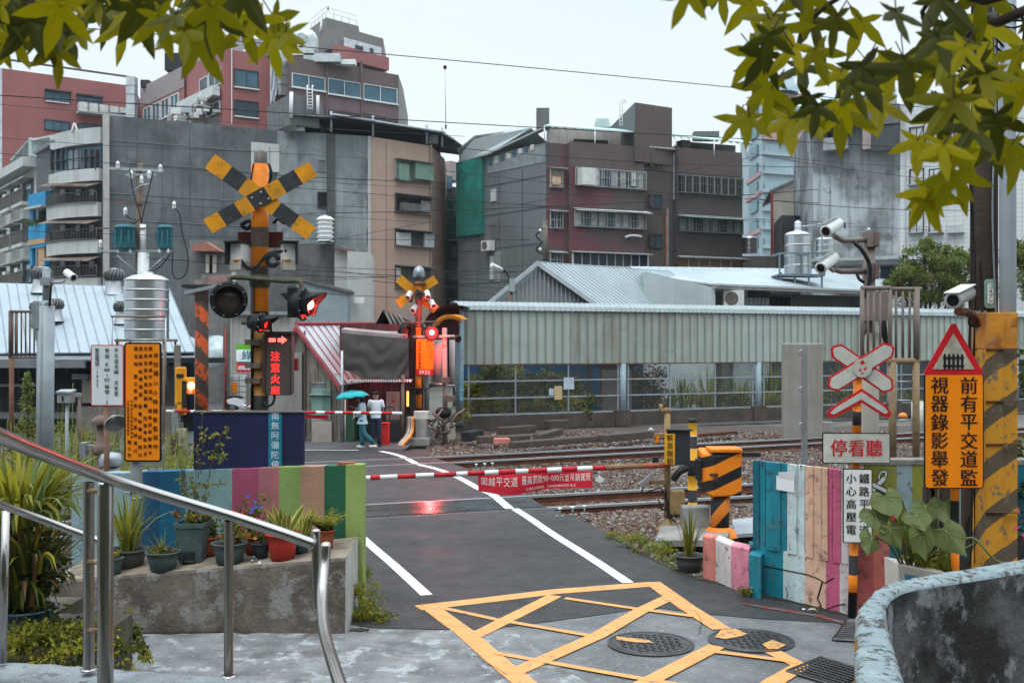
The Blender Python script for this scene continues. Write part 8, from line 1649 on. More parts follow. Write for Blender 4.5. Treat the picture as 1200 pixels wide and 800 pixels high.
mb=MB();q=P(320,100,103);nu,nv_=6,10;vs=[P(317+(8*(1-abs(j/nv_-.6)*.9))*i/nu,76+44*j/nv_,102.6+.3*math.sin(i*1.7+j))for j in range(nv_+1)for i in range(nu+1)];mb.add(vs,[(j*(nu+1)+i,j*(nu+1)+i+1,(j+1)*(nu+1)+i+1,(j+1)*(nu+1)+i)for j in range(nv_)for i in range(nu)],M('white_cloth',(.55,.58,.62),.9,var=.1),True);single(mb,'hanging_sheet','white cloth hanging on a pole at the corner of the red front','sheet')
mb=MB();mb.tube([P(331,113,103),P(331,66,103)],.8,M('silver_duct',(0,0,0)),4,False);
for y in(79,90,101):mb.tube([P(331,y,103),P(331,y-.8,103)],.85,galv,4,False)
mb.tube([P(262,78,106),P(262,70,106)],.3,blkm,8);single(mb,'air_duct','square silver duct running up between the red front and the dark brown building','duct')
mb=MB();mb.box(P(204,74,112),(1.6,1.2,1.8),blkm);mb.box(P(171,99,117),(.9,.9,.8),blkm);single(mb,'roof_unit','dark cooling unit on the edge of the red stepped roof','roof unit')
mb=MB();
for x0,x1,y in((283,300,62),(303,320,64)):mb.ball(P((x0+x1)/2,y,103.5),(.75,.5,.35),M('silver_bundle',(.42,.45,.46),.5,.3),10,6)
single(mb,'roof_ducts','pair of silver wrapped ducts lying on top of the red front','duct')
bt_=M('dark_brown_tile',(.125,.09,.085),.65,var=.12,vs=.5,tile=(.7,.35,.03,(.095,.07,.068)),streak=.2);bt2=M('mauve_brown_tile',(.145,.095,.10),.65,var=.2,vs=.5,patch=((.12,.07,.10),.6,.5,.6));gpt=M('grey_brown_tile',(.185,.17,.165),.65,var=.08,tile=(.5,.3,.02,(.15,.14,.135)))
d0,d1=101,dep(0,66,101,0,88);fk=Fac(340,d0,467,d1);t=thing('brown_tower','dark brown tiled tower with three blue grey window bands and a stacked stair head','building',(P(400,0,104).x,104,0))
mb=MB();block(mb,[(326,112),(340,d0),(467,d1),(472.5,d1+6)],0,ZA(66,d0),[bt2,bt_,gpt],14);
mb.obj('wall',t);mb=MB();block(mb,[(350,113),(362,108),(402,106),(449,110)],ZA(78,106),ZA(32,106),[bt2,gpt,gpt],8);block(mb,[(363,111),(382,107),(420,110)],ZA(32,106),ZA(20.5,107),gpt,6);mb.obj('stair_head',t)
for x0,x1,ya,yb in((342.5,380,89.5,104),(384.5,421.5,95.5,112),(426,464.5,102,119)):fk.win(t,x0,ya,x1,yb,wfr,glassb,2,1,0,.06,wfr)
for x0,x1,ya,yb in((385,411,131,139),(413,420,134,140),(426,450,136,143),(456,464,140,145)):fk.win(t,x0,ya,x1,yb,dfr,glass,2,1,0,.06)
mb=MB();fk.box(mb,341,113,466,134,.0,.05,bt2);
for x in(382,423):fk.box(mb,x-1.2,72,x+1.2,146,0,.2,bt_)
mb.obj('tile_band',t)
fl_=Fac(402,106,449,110);mb=MB();fl_.box(mb,403,50,447,66,-.02,.03,M('white_loggia',(.50,.53,.55),.7));fl_.box(mb,416,54,425,63,.03,.1,glass);fl_.box(mb,433,57,437,62,.03,.1,glass);fl_.box(mb,404,62,412,67,.03,.06,dark);fl_.box(mb,389,62,449,77,.0,.9,rd2);mb.obj('loggia',t);fm_=Fac(362,108,402,106)
mb=MB();fm_.box(mb,383,49,401,60,.02,.6,M('overhang_grey',(.16,.165,.17),.8));mb.obj('side_overhang',t)  # Side overhang is a plain mid grey
mb=MB();zt=ZA(20.5,107)
for(xa,da_,xb,db_)in((365,111,382,107),(382,107,418,110)):
 a,b=P(xa,0,da_),P(xb,0,db_)
 for k in range(5):p=a.lerp(b,k/4);mb.tube([(p.x,p.y,zt),(p.x,p.y,zt+1.05)],.035,camw,5)
 for h_ in(.55,1.05):mb.tube([(a.x,a.y,zt+h_),(b.x,b.y,zt+h_)],.03,camw,5)
mb.tube([P(384.5,12,108),P(384.5,8,108)],.08,blkm,6);mb.tube([P(375,38,107),P(377,25,107)],.1,camw,6);single(mb,'roof_railing','thin white railing round the top of the brown tower','railing')
mb=MB();mb.tube(spline([P(364,66,104),P(364,50,104),P(361,43,104),P(355,44,104.5)],3),.75,M('silver_duct',(0,0,0)),8,False);mb.box(P(378,69,103),(3.5,1,.8),M('silver_duct',(0,0,0)));mb.box(P(345,62,103),(4,1,.7),M('silver_duct',(0,0,0)));mb.box(P(405,74,104),(2,1,.5),whitep);single(mb,'roof_ducts','bent silver ducts on the roof of the dark brown tower','duct')
t=thing('cement_hut','dark stained cement rooftop hut with a white louvred tank and a white side hut','hut',P(360,0,60));mb=MB();block(mb,[(322,60),(392,60.5)],0,ZA(285,60),M('stained_hut',(.115,.115,.112),.9,var=.3,streak=.9,scol=(.05,.05,.05)),6);mb.obj('wall',t);mb=MB();block(mb,[(392,60.2),(415,60.6)],0,ZA(294,60),M('white_render',(.47,.46,.44),.8,var=.08,streak=.25,scol=(.3,.27,.25)),5);mb.obj('side_hut',t);mb=MB();mb.ext([P(391,287,59.8),P(417,293.5,59.8),P(417,297,59.8),P(391,291,59.8)],(0,1.2,0),M('brown_eave',(.14,.10,.09),.8));mb.obj('eave',t)
t=thing('louvred_tank','white stacked louvre tower standing on the cement hut','vent tower',P(381,284,60));
for k in range(5):mb=MB();c=P(381,283-5.2*k,60);mb.lathe([(.50,0),(.50,.03),(.40,.06),(.40,.21),(.52,.245)],c,whitep,8,UP,False);mb.lathe([(.38,.0),(.38,.24)],c,blkm,8,UP,False);mb.obj('louvre',t)
mb=MB();mb.lathe([(.54,0),(.3,.18),(0,.26)],P(381,257.5,60),whitep,8,UP,False);mb.obj('cap',t)
t=thing('ribbed_shed','pale grey ribbed metal shed behind the red trimmed shed','shed',P(385,0,56));mb=MB();q0,q1=P(348,0,55),P(407,0,55);mb.corr((q0.x,55,0),(1,0,0),UP,(0,-1,0),q1.x-q0.x,ZA(338,55),M('blue_grey_ribbed',(.28,.33,.36),.5,.1,var=.12),.16,.025);mb.bb((q0.x,55.02,0),(q1.x,59,ZA(338,55)),M('blue_grey_ribbed',(0,0,0)));mb.ext([(q0.x,55,ZA(338,55)),(q1.x,55,ZA(338,55)),(q0.x,55,ZA(326,55))],(0,4,0),M('blue_grey_ribbed',(0,0,0)));mb.obj('wall',t);mb=MB();mb.ext([P(346,324,54.8),P(410,340,54.8),P(410,343,54.8),P(346,327.5,54.8)],(0,4.5,0),M('shed_roof_edge',(.12,.115,.11),.8));mb.obj('roof',t)
mb=MB();block(mb,[(407,56),(435,57)],0,ZA(296,57),M('white_render',(0,0,0)),3);mb.box(P(421,352,55.9),(.5,.3,.3),whitep);single(mb,'white_pier','white rendered pier right of the ribbed shed','wall')
t=thing('grey_hut','low grey hut with a brick red lean-to roof and cream jambs under the transformers','hut',P(255,0,62));mb=MB();block(mb,[(222,62),(290,62.5)],0,ZA(281,62),M('hut_cement',(.17,.172,.172),.9,var=.2,streak=.5),6);mb.obj('wall',t);mb=MB();mb.ext([P(223,289,61),P(241,283,61),P(258,294,61),P(226,294,61)],(0,1.5,0),M('brick_red_roof',(.30,.13,.10),.8));mb.obj('lean_to_roof',t);mb=MB();f_=Fac(222,61.8,290,62.3);f_.box(mb,242,299,246,320,.05,.4,M('cream_jamb',(.50,.44,.37),.8));f_.box(mb,250,299,254,320,.05,.4,M('cream_jamb',(0,0,0)));f_.box(mb,246,300,250,320,.02,.1,dark);mb.obj('door_jamb',t)
mb=MB();f_=Fac(200,58,352,58);block(mb,[(236,59),(300,59)],0,ZA(321,59),M('street_upper_wall',(.20,.20,.195),.9,var=.25,streak=.6),5);f_.box(mb,240,322,262,334,-.9,-.7,M('brick_patch',(.28,.17,.15),.8,var=.3));f_.box(mb,268,318,272,380,-.9,-.6,bal_);f_.box(mb,305,300,309,380,-.3,.1,bal_);single(mb,'street_upper_house','grey upper floor above the street between the striped column and the signal mast','house')
gn=M('green_netting',(.012,.085,.07),.8,var=.3,vs=.6);t=thing('netted_building','dark building wrapped in green netting in the narrow gap between tan and brown blocks','building',(P(530,0,100).x,100,0));mb=MB();block(mb,[(512,96),(552,101)],0,ZA(218,98),M('dark_alley_wall',(.055,.06,.065),.9,var=.3),8);mb.obj('wall',t);f_=Fac(512,96,552,101);mb=MB();f_.box(mb,522,232,538,285,.1,.3,gn);mb.obj('net',t);mb=MB();[f_.box(mb,528,y,540,y+14,.1,1.0,M('alley_balcony',(.13,.11,.11),.9,var=.3))for y in(240,290,330)];mb.obj('balcony',t);mb=MB();f_.box(mb,521,206,529,222,-3,.1,glassb);f_.box(mb,529,190,540,212,-3,.0,M('pinkish_render',(.34,.27,.26),.8));mb.obj('top_room',t)
br1=M('brown_magenta_tile',(.080,.066,.064),.7,var=.14,vs=.6,tile=(.6,.3,.02,(.07,.05,.05)),patch=((.165,.04,.055),.16,.53,.7),streak=.3,scol=(.055,.045,.045));brp=M('dull_brown_tile',(.105,.078,.072),.7,var=.12,vs=.6,tile=(.6,.3,.02,(.085,.065,.062)),streak=.3);gs=M('grey_side_wall',(.115,.125,.13),.8,var=.12,vs=.4,streak=.25,scol=(.07,.075,.08),patch=((.155,.175,.185),.12,.5,.6))
d0=78.0;zc=ZA(167,d0);ds=dep(0,167,d0,0,190);dr_=dep(0,167,d0,0,186);t=thing('apartment_block','brown apartment block with magenta tile patches, barred windows and a blank grey side','apartment block',(P(640,0,d0).x,d0,0))
dm1=dep(0,167,d0,0,175);mb=MB();block(mb,[(537,ds),(640,d0),(870,dr_)],0,zc,[gs,br1],12);mb.obj('wall',t)
fs_,ff=Fac(537,ds,640,d0),Fac(640,d0,870,dr_)
mb=MB();
for y in(215,250,290,330):a,d_=fs_.at(540);rbx(mb,fs_.A,fs_.u,fs_.n,0,fs_.L,0,.03,ZA(y,82)-.03,ZA(y,82)+.03,M('side_seam',(.075,.08,.085),.9))
for x in(560,585,612):fs_.box(mb,x,200,x+.5,400,0,.03,M('side_seam',(0,0,0)))
mb.obj('seam',t);mb=MB();fs_.box(mb,538,188,568,276,.02,.3,M('green_tarp_sheet',(.02,.15,.125),.75,var=.3,vs=.6,patch=((.02,.28,.22),.5,.55,.6),streak=.3,scol=(.008,.1,.085)));mb.obj('green_tarp',t)
mb=MB();fs_.box(mb,576,222,582,236,.0,.1,M('pale_patch',(.38,.41,.42),.8));fs_.box(mb,576,262,586,280,-.0,.08,M('hole_dark',(.10,.095,.09),.9));fs_.box(mb,575,300,579,328,.0,.1,cur);fs_.box(mb,580,295,587,330,.0,.06,M('pale_patch2',(.22,.23,.23),.8));mb.obj('wall_patch',t)
ac('small white air conditioner on the blank grey side of the brown block',tuple(fs_.A+fs_.u*fs_.at(576)[0]+fs_.n*.1+UP*ZA(294,83)),1.1,.8,.5,'air conditioners',fs_.u)
mb=MB();ff.box(mb,665,172,752,400,.0,.35,br1);ff.box(mb,664.5,168,665.5,400,.0,.37,brp);ff.box(mb,665,170,752,199,.352,.37,brp);ff.box(mb,752,174,788,200,.001,.06,brp);ff.box(mb,791,176,869,205,.001,.06,brp);ff.box(mb,788.5,172,790.8,400,-.2,.5,M('dark_joint',(.05,.045,.045),.8));mb.obj('tile_bay',t)
mb=MB();block(mb,[(714,90),(744,80.3),(787.5,82.2)],zc-1,ZA(122.5,81),[gs,brp],9);mb.obj('stair_tower',t)
O=.37
def louv(x0,y0,x1,y1,nx,o=O,bars_=bar,g=glass,c=cur):return ff.win(t,x0,y0,x1,y1,alum,g,nx,1,o,.06,None,bars_,c)
louv(672,201,753,220,8);louv(671,250,753,267,9);ff.awn(t,669,245,757,249.5,M('white_awning',(.55,.58,.58),.6,var=.1),1.1)
ff.win(t,669,298,755,312,wfr,glass,9,1,O,.12);ff.awn(t,666,295,756,297.5,M('grey_awning',(0,0,0)),1.2)
mb=MB();ff.box(mb,673,199.5,689,219,O+.1,O+.9,M('ac_white',(0,0,0)));ff.box(mb,690,200,697,219,O+.05,O+.2,M('white_sheet',(0,0,0)));ff.box(mb,736,202,741,219,O+.05,O+.2,M('white_sheet',(0,0,0)));mb.obj('window_cage_box',t)
for y0,y1 in((199,219),(249,267),(297,312)):ff.win(t,645,y0,658.5,y1,alum,M('warm_window',(.40,.28,.18),.6)if y0==199 else glass,2,2,0,.06,None,bar);ff.awn(t,643,y0-3,661,y0-1,M('grey_awning',(0,0,0)),.7)
mb=MB();ff.box(mb,646,208,655,217,.05,.3,M('warm_laundry',(.60,.42,.30),.8));mb.obj('laundry',t)  # Laundry in a warm beige
for y0 in(182,228.5,275):ff.win(t,762,y0,774.5,y0+14.5,dfr,glass,2,1,.0,.07);mb=MB();ff.box(mb,759.5,y0-1,761,y0+13,0,.4,M('brown_shutter',(.07,.05,.05),.8));mb.obj('shutter',t)
louv(793.5,208,869,227,9,.06,M('dark_bars',(.13,.13,.135),.6),dark,None);louv(796,257,869,272,8,.06,bar,glass,M('pale_green_curtain',(.38,.43,.40),.9,var=.15));ff.awn(t,790,253,874,257,M('mint_awning',(.30,.37,.36),.6,var=.15),1.2);ff.win(t,793,304,868,316,wfr,M('tan_shutter',(.33,.22,.12),.8,var=.2),6,1,.06,.06);ff.awn(t,790,300.5,874,303,M('grey_awning',(0,0,0)),1.0)
mb=MB()
for x0,y0,y1 in((751,180,395),(780.5,245,330),(788,180,235)):ff.box(mb,x0,y0,x0+.9,y1,.1,.25,M('pale_pipe',(.30,.29,.29),.6))
ff.box(mb,752,173,788,175,.1,.4,M('pale_pipe',(0,0,0)));ff.box(mb,779,250,780,320,.1,.22,M('red_pipe2',(.35,.12,.10),.6));q0=ff.A+ff.u*ff.at(728)[0]+ff.n*.6;mb.tube(spline([q0+UP*ZA(278,80),q0+ff.u*.6+UP*ZA(275.5,80),q0+ff.u*1.4+UP*ZA(276.5,80)],3),.09,camw,6);mb.obj('pipe',t)
can=M('mint_canopy',(.42,.56,.54),.5,var=.12);bgr=M('beige_roof_wall',(.36,.33,.30),.8,var=.12,streak=.3)
mb=MB();block(mb,[(641,84),(735,85.5)],zc,ZA(148,84),bgr,5);f_=Fac(641,84,735,85.5);f_.box(mb,672,164,712,169,.02,.1,dark);f_.box(mb,738,155,752,172,-.5,.1,bgr);mb.obj('roof_room',t)
def canopy(xa,ya,da_,xb,yb,db_,back,posts,m):
 mb=MB();a,b=P(xa,ya,da_),P(xb,yb,db_);bk=Vector((.6,back,1.0));mb.ext([a,b,b+bk,a+bk],(0,0,.09),m)
 for k in range(12):p=a.lerp(b,k/11);mb.tube([p-UP*.08,p+bk-UP*.08],.05,M('canopy_rafter',(.30,.34,.33),.6),4)
 for f_ in posts:p=a.lerp(b,f_);mb.tube([p,(p.x,p.y,zc)],.06,camw,6)
 mb.obj('roof_canopy',t)
canopy(638,148,77.6,754,156.5,81,4.5,(.0,.5,.97),can);canopy(790,160,82,882,168.5,85.5,4.5,(.02,.5,.93),can)
mb=MB();block(mb,[(792,86),(862,88)],zc,ZA(168,87),bgr,4);f_=Fac(792,86,862,88);f_.box(mb,805,173,818,178,.02,.1,dark);f_.box(mb,794,166,804,177,.05,.7,M('ac_white',(0,0,0)));mb.obj('roof_room',t)
mb=MB();mb.ext([P(538,176,86.4),P(538,192,86.4),P(572,181,82.8),P(622,150,79.6),P(600,150,82),P(556,163,84.5)],(1.5,6,0),M('attic_sheet',(.36,.40,.415),.6,var=.1));mb.ext([P(536,178,86.2),P(557,161,84.4),P(590,156,82),P(590,154.4,82),P(556,159,84.4),P(535.5,176,86.2)],(.5,5,0),ce);mb.ext([P(537,191,86.2),P(572,181,82.6),P(640,149,77.9),P(640,147,77.9),P(572,178.5,82.6),P(537,188.6,86.2)],(.4,.8,.1),M('attic_edge',(.30,.33,.34),.6));mb.obj('attic',t)
mb=MB();fs_.box(mb,572,178,639,197,.0,.04,M('attic_wall',(.20,.22,.225),.8));
for k in range(8):x=573+7*k;fs_.box(mb,x,185-2.2*k,x+4.5,194-2.6*k,.04,.07,cur if k%2 else glassb)
mb.obj('attic_window',t)
for px,y,w_,h_,dd,lab in((636,140,1.0,1.6,84,'dark chimney box at the left corner of the brown block'),(827,160,2.1,.7,90,'dark tank box above the right mint canopy')):mb=MB();mb.box(P(px,y,dd),(w_,1,h_),gs);mb.tube([P(px-1,y,dd),P(px-1,y-6,dd)],.05,galv,5);single(mb,'roof_box',lab,'roof box',group='boxes on the brown block roof')
mb=MB();q=P(705,146,86);mb.ext([P(696,149,86),P(716,149,86),P(713,139,86),P(699,139,86)],(0,2,0),can);single(mb,'roof_skylight','small pale blue roof lantern left of the brown stair tower','skylight')
mb=MB()
for px in(726.5,729.5):mb.tube(spline([P(px,148,83),P(px,120,83),P(px+2,117,83.4),P(px+4,121,83.8)],3),.035,camw,5)
for k in range(7):mb.tube([P(726.5,146-4*k,83),P(729.5,146-4*k,83)],.03,camw,4)
single(mb,'roof_ladder','thin white ladder on the side of the brown stair tower','ladder')
mb=MB();q=P(640,300,76.5);mb.tube([P(639,306,70),P(639,259,70)],.16,greywood,8);[mb.ball(P(633,y,69.8),.1,whitep,8,6)for y in(270,292)];mb.tube(spline([P(636,268,70),P(628,276,70),P(635,284,70),P(628,292,70),P(636,298,70)],4),.05,rub,5);single(mb,'utility_pole','short wooden pole with white insulators at the corner of the brown block','utility pole')
pk1=M('pale_far_wall',(.31,.385,.425),.7,var=.12,vs=.3);pk2=M('pinkish_band',(.42,.245,.24),.7,var=.12,vs=.3);fgl=M('far_window',(.26,.37,.41),.3,var=.2,vs=.3)
dt=165;t=thing('far_tower','distant pale tower with pink bands and rows of bluish windows','tower block',(P(920,0,dt).x,dt,0));mb=MB();block(mb,[(876,172),(893,162),(990,168)],0,ZA(121,165),pk1,14);block(mb,[(910,172),(950,174)],0,ZA(108,172),pk2,8);mb.obj('wall',t);f_=Fac(893,162,990,168);f2_=Fac(876,172,893,162)
for k in range(9):
 y=130+21.5*k;mb=MB();f_.box(mb,895,y,988,y+9,.05,.3,fgl)
 for j in range(17):f_.box(mb,895+5.6*j,y,895.5+5.6*j,y+9,.1,.36,pk1)
 f_.box(mb,893,y+9,989,y+12.5,.1,.5,pk1);f_.box(mb,938,y-12,941,y+10,.1,.7,pk1)
 mb.obj('window_row',t);mb=MB();f2_.box(mb,880,y,889,y+12,.05,.3,M('teal_window',(.09,.20,.22),.4));
 if k in(0,3,4,6):f2_.box(mb,876,y+12,892,y+17,.05,.3,pk2)
 mb.obj('side_window',t)
mb=MB();f_.box(mb,893,154,990,168,.3,.7,pk2);f_.box(mb,893,121,990,126,.2,.8,pk2);mb.obj('pink_band',t);mb=MB();mb.lathe([(3.2,0),(3.2,1.2),(2.5,1.2),(2.5,2.4),(0,3)],P(912,111,172),pk1,16);mb.obj('roof_tank',t)
mb=MB();q=Fac(903,86,953,88);mb.ext([P(903,300,86),P(903,225,86),P(948,206,87),P(953,207,88),P(953,300,88)],(2,8,0),M('cream_sheet_wall',(.52,.48,.42),.7,var=.06,vs=.5,streak=.15));t=thing('cream_gable_house','cream walled house with a sloping roof behind the dark block on the right','house',P(925,0,86));mb.obj('wall',t);mb=MB();mb.ext([P(902,226,85.8),P(948,205,86.7),P(954,206,87.8),P(954,203.5,87.8),P(948,202.5,86.7),P(902,223,85.8)],(1.5,9,0),M('slate_roof',(.15,.16,.17),.7));q.box(mb,902.5,225,904,300,.05,.2,trim);mb.obj('roof',t);mb=MB();q.box(mb,947,218,953,225,.02,.3,bar);q.box(mb,947,232,953,240,.02,.3,bar);mb.obj('side_balcony',t)
t=thing('dark_low_block','dark grey low block under the cream gable on the right','building',P(935,0,80));mb=MB();block(mb,[(916,80),(956,81)],0,ZA(252,80),M('charcoal_wall',(.06,.063,.068),.8,var=.2),6);block(mb,[(870,84),(920,84)],0,ZA(300,84),M('brown_low_wall',(.10,.085,.08),.85,var=.2),4);mb.obj('wall',t);f_=Fac(916,80,956,81);f_.win(t,930,254,940,268,dfr,glass,1)
cw=M('blotchy_cement',(.19,.205,.215),.9,var=.3,vs=.5,streak=.75,scol=(.07,.075,.08),patch=((.42,.46,.48),.22,.48,.85),patch2=((.075,.08,.085),.6,.55,.75),bump=.2,bs=4);wt=M('white_tiled_front',(.56,.58,.59),.5,var=.06,vs=.4,tile=(.4,.28,.025,(.40,.42,.44),0),streak=.15,scol=(.4,.42,.43))
d0,d1=72,69.5;t=thing('cement_and_tile_house','tall house with a blotchy bare cement side and a white tiled front with balcony cages','apartment block',(P(1055,0,d1).x,d1,0));zq=ZA(128,71)
mb=MB();block(mb,[(953,d0),(1055,d1),(1150,66.5),(1290,63)],0,zq,[cw,wt,wt],14);mb.obj('wall',t);f1_,f2_=Fac(953,d0,1055,d1),Fac(1055,d1,1290,63)
mb=MB();f1_.box(mb,953,128,1055,150,.0,.5,M('upper_dark_wall',(.13,.135,.14),.9,var=.3));f1_.box(mb,953,148,1010,152,.4,1.2,dfr);f1_.box(mb,953,302,1055,306,.0,.8,M('grey_ledge',(.30,.32,.33),.7));f1_.box(mb,1023,150,1055,178,.5,.7,M('charcoal_wall',(0,0,0)));mb.obj('upper_band',t)
mb=MB();f1_.box(mb,968,164,996,178,.1,1.0,bar);f1_.box(mb,970,155,996,166,.02,.2,dark);f1_.box(mb,1012,150,1022,176,.02,.5,M('pinkish_render',(0,0,0)));mb.obj('balcony',t)
for y0,y1 in((150,170),(199,217),(248,273),(305,322)):
 for x0,x1 in((1067,1082),(1090,1106),(1113,1130),(1188,1204)):
  f2_.win(t,x0,y0,x1,y1,dfr,glassb if x0!=1090 else glass,2,1,.0,.07,None,None,M('brown_curtain',(.16,.11,.09),.9)if x0==1113 else cur)
  if x0<1180:mb=MB();f2_.box(mb,x0-2,y1-7,x1+1,y1-6.3,.55,.6,bar);f2_.box(mb,x0-2,y1,x1+1,y1+1,.0,.6,bar);[f2_.box(mb,x0-2+i*2.2,y1-7,x0-1.6+i*2.2,y1,.55,.59,bar)for i in range(9)];mb.obj('balcony_cage',t)
mb=MB();
for x in(1060,1084,1108,1133):mb=MB();f2_.box(mb,x,130,x+1,330,.0,.12,M('tile_pilaster',(.50,.52,.53),.5,var=.05));mb.obj('pilaster',t)
mb=MB();a,b=P(948,126,71.5),P(1050,104,69);bk=Vector((.5,7,1.5));mb.ext([a,b,b+bk,a+bk],(0,0,.1),can)
for k in range(10):p=a.lerp(b,k/9);mb.tube([p-UP*.1,p+bk-UP*.1],.06,galv,4);mb.tube([p,(p.x,p.y,zq-.5)],.05,galv,5)
block(mb,[(985,78),(1050,76)],zq,ZA(108,77),bgr,4);single(mb,'roof_canopy','pale green rooftop canopy over the blotchy cement house','canopy')
mb=MB();a=P(980,0,66);mb.bb((P(985,0,66).x,66,0),(P(1062,0,66).x,70,ZA(318,66)),M('white_render2',(.42,.44,.44),.8,var=.1));mb.bb((P(985,0,65.6).x,65.3,ZA(311,66)),(P(1064,0,65.6).x,66.5,ZA(306,66)),M('dark_eave',(.10,.105,.11),.7));mb.bb((P(1032,0,65.9).x,65.9,ZA(327,66)),(P(1050,0,65.9).x,65.95,ZA(312,66)),glass);single(mb,'low_white_annex','low white annex with a dark window below the blotchy cement wall','annex')
dd=58;p=P(164,0,dd);t=thing('transformer_pole','wooden pole with two teal transformers and white insulators before the grey cement wall','utility pole',(p.x,dd,0));wd=M('brown_pole_wood',(.17,.115,.085),.85,var=.25,vs=3,streak=.4)
mb=MB();mb.tube([(p.x,dd,0),P(163,320,dd),P(164.5,192,dd)],[.24,.22,.15],wd,12);mb.obj('pole',t);mb=MB();mb.tube([P(168,395,dd-.4),P(168,296,dd-.4)],.30,camw,10);mb.tube([P(167.5,296,dd-.4),P(167.5,263,dd-.4)],.16,camw,10);mb.obj('cable_duct',t)
mb=MB();mb.box(P(161,199,dd-.2),(3.0*57/58,.15,.14),galv,0,Matrix.Rotation(.05,3,'Y'));mb.box(P(165,205,dd-.2),(1.6,.12,.1),galv);mb.box(P(156,237.5,dd-.2),(1.75,.14,.16),brownm);mb.tube([P(154,226,dd-.3),P(166,217,dd-.3),P(177,216,dd-.3)],.05,galv,6);mb.bb((P(118,0,dd).x,dd-.6,ZA(296,dd)),(P(200,0,dd).x,dd-.45,ZA(294,dd)),galv);mb.bb((P(118,0,dd).x,dd-.6,ZA(269.5,dd)),(P(195,0,dd).x,dd-.5,ZA(268,dd)),brownm);mb.tube([P(137,299,dd-.5),P(164,322,dd-.4)],.06,galv,6);mb.tube([P(194,299,dd-.5),P(170,322,dd-.4)],.06,galv,6);mb.obj('crossarm',t)
tt=M('transformer_teal',(.025,.135,.165),.5,var=.15,vs=2)
for px,w_ in((147,1.05),(193.5,.75)):
 c=P(px,292,dd-.7);mb=MB();mb.lathe([(0,0),(w_*.5,0),(w_*.52,.1),(w_*.52,1.1),(w_*.58,1.12),(w_*.56,1.2),(w_*.4,1.28),(0,1.3)],c,tt,20);[mb.box(c+V(math.cos(a)*w_*.56,math.sin(a)*w_*.56,.6),(.08,.08,.8),tt,a)for a in(3.6,4.1,4.7,5.3,5.8)];o_=mb.obj('transformer',t);mb=MB();[mb.lathe([(.06,0),(.09,.08),(.05,.14),(.08,.2),(0,.26)],c+V(sx*w_*.3,-.2,-.2),whitep,8)for sx in(-1,1)];mb.obj('bushing',o_)
mb=MB()
for px,py in((138,193),(188,197),(154,204),(166,210),(175,204),(147,247),(204,240),(118,285)):mb.lathe([(.06,-.25),(.12,-.15),(.08,-.05),(.13,0),(.09,.1),(.05,.18),(0,.2)],P(px,py,dd-.3),whitep,10)
mb.obj('insulator',t);mb=MB()
for pts in(((152,198),(156,225),(162,245),(166,262)),((180,200),(174,225),(168,250),(166,262)),((147,250),(152,256),(160,258)),((204,244),(210,250),(213,270),(220,300),(218,320),(208,327),(202,318),(203,295)),((200,297),(190,310),(180,318)),((166,255),(157,262),(153,260))):mb.tube(spline([P(x,y,dd-.5)for x,y in pts],4),.035,rub,5)
mb.obj('cable',t)
def leafy_tree(lab,c,blobs,n,l,mats,group):
 t=thing('leafy_tree',lab,'tree',c,group);mb=MB();mt=MB();c=Vector(c)
 mt.tube(spline([c,c+V(.1,0,1.4),c+V(.0,.1,2.6)],3),[.16]*3+[.13]*4,woodp,8)
 for(q,r)in blobs:
  q=Vector(q);cloud(mb,q,r,int(n*r[0]*r[2]),l,mats,22,.3,.55);mt.tube(spline([c+V(0,.1,2.2),(c+V(0,.1,2.4)).lerp(q,.55)+rv()*.2,q],3),.06,woodp,6)
 mb.obj('crown',t,raw=True);mt.obj('trunk',t)
d=57;c=P(1088,0,d);c.z=0
leafy_tree('bushy green tree rising behind the fence left of the wooden pole',c,[(P(1083,300,d),(1.5,1.3,1.0)),(P(1110,307,d-.4),(1.5,1.3,1.1)),(P(1065,322,d-.2),(1.2,1.2,.8)),(P(1093,333,d-.5),(2.1,1.5,1.1)),(P(1125,330,d),(1.4,1.2,1.3)),(P(1085,286,d),(.5,.5,.55)),(P(1050,330,d),(.8,.9,.5)),(P(1130,300,d),(.9,1.0,.7)),(P(1075,345,d),(1.9,1.3,.8))],1150,.18,[ltree,ltree,lp,lg],'green trees behind the fence')
c=P(1205,0,d);c.z=0;leafy_tree('green tree seen at the right edge beyond the grey steel pole',c,[(P(1200,300,d),(1.5,1.2,1.5)),(P(1205,335,d),(1.8,1.3,1.2)),(P(1230,310,d),(1.6,1.2,1.6))],1000,.18,[ltree,lp,lg],'green trees behind the fence')
mb=MB();cloud(mb,P(1210,500,16),(.45,.3,1.3),800,.12,[lg2,lg,lg2],14);cloud(mb,P(1205,600,13),(.3,.3,.6),300,.1,[lg2,lg],10);single(mb,'dark_shrub','dark green shrub at the right edge beside the hazard sheeting','shrub',raw=True)
mb=MB()
for k in range(9):a=P(1197+random.uniform(-3,4),618+random.uniform(-14,20),10.0);leaf(mb,a,rv(),rv(),.1,.03,flp)
single(mb,'pink_blossom','magenta blossom at the right edge beside the hazard sheeting','flower',raw=True)
def wire(lab,pts,d0,d1,sag=0,r=.012):
 a,b=P(*pts[0],d0),P(*pts[1],d1);mb=MB();mb.tube(arc(a,b,sag,16),r,rub,5);single(mb,'overhead_wire',lab,'wire',group='overhead wires')
wire('upper catenary wire crossing the sky from the left leaves to the right leaves',((-60,20),(1260,146)),28,40,-.15,.014)
wire('lower contact wire below the hanging dropper',((-60,108),(1260,182)),28,40,.08,.014)
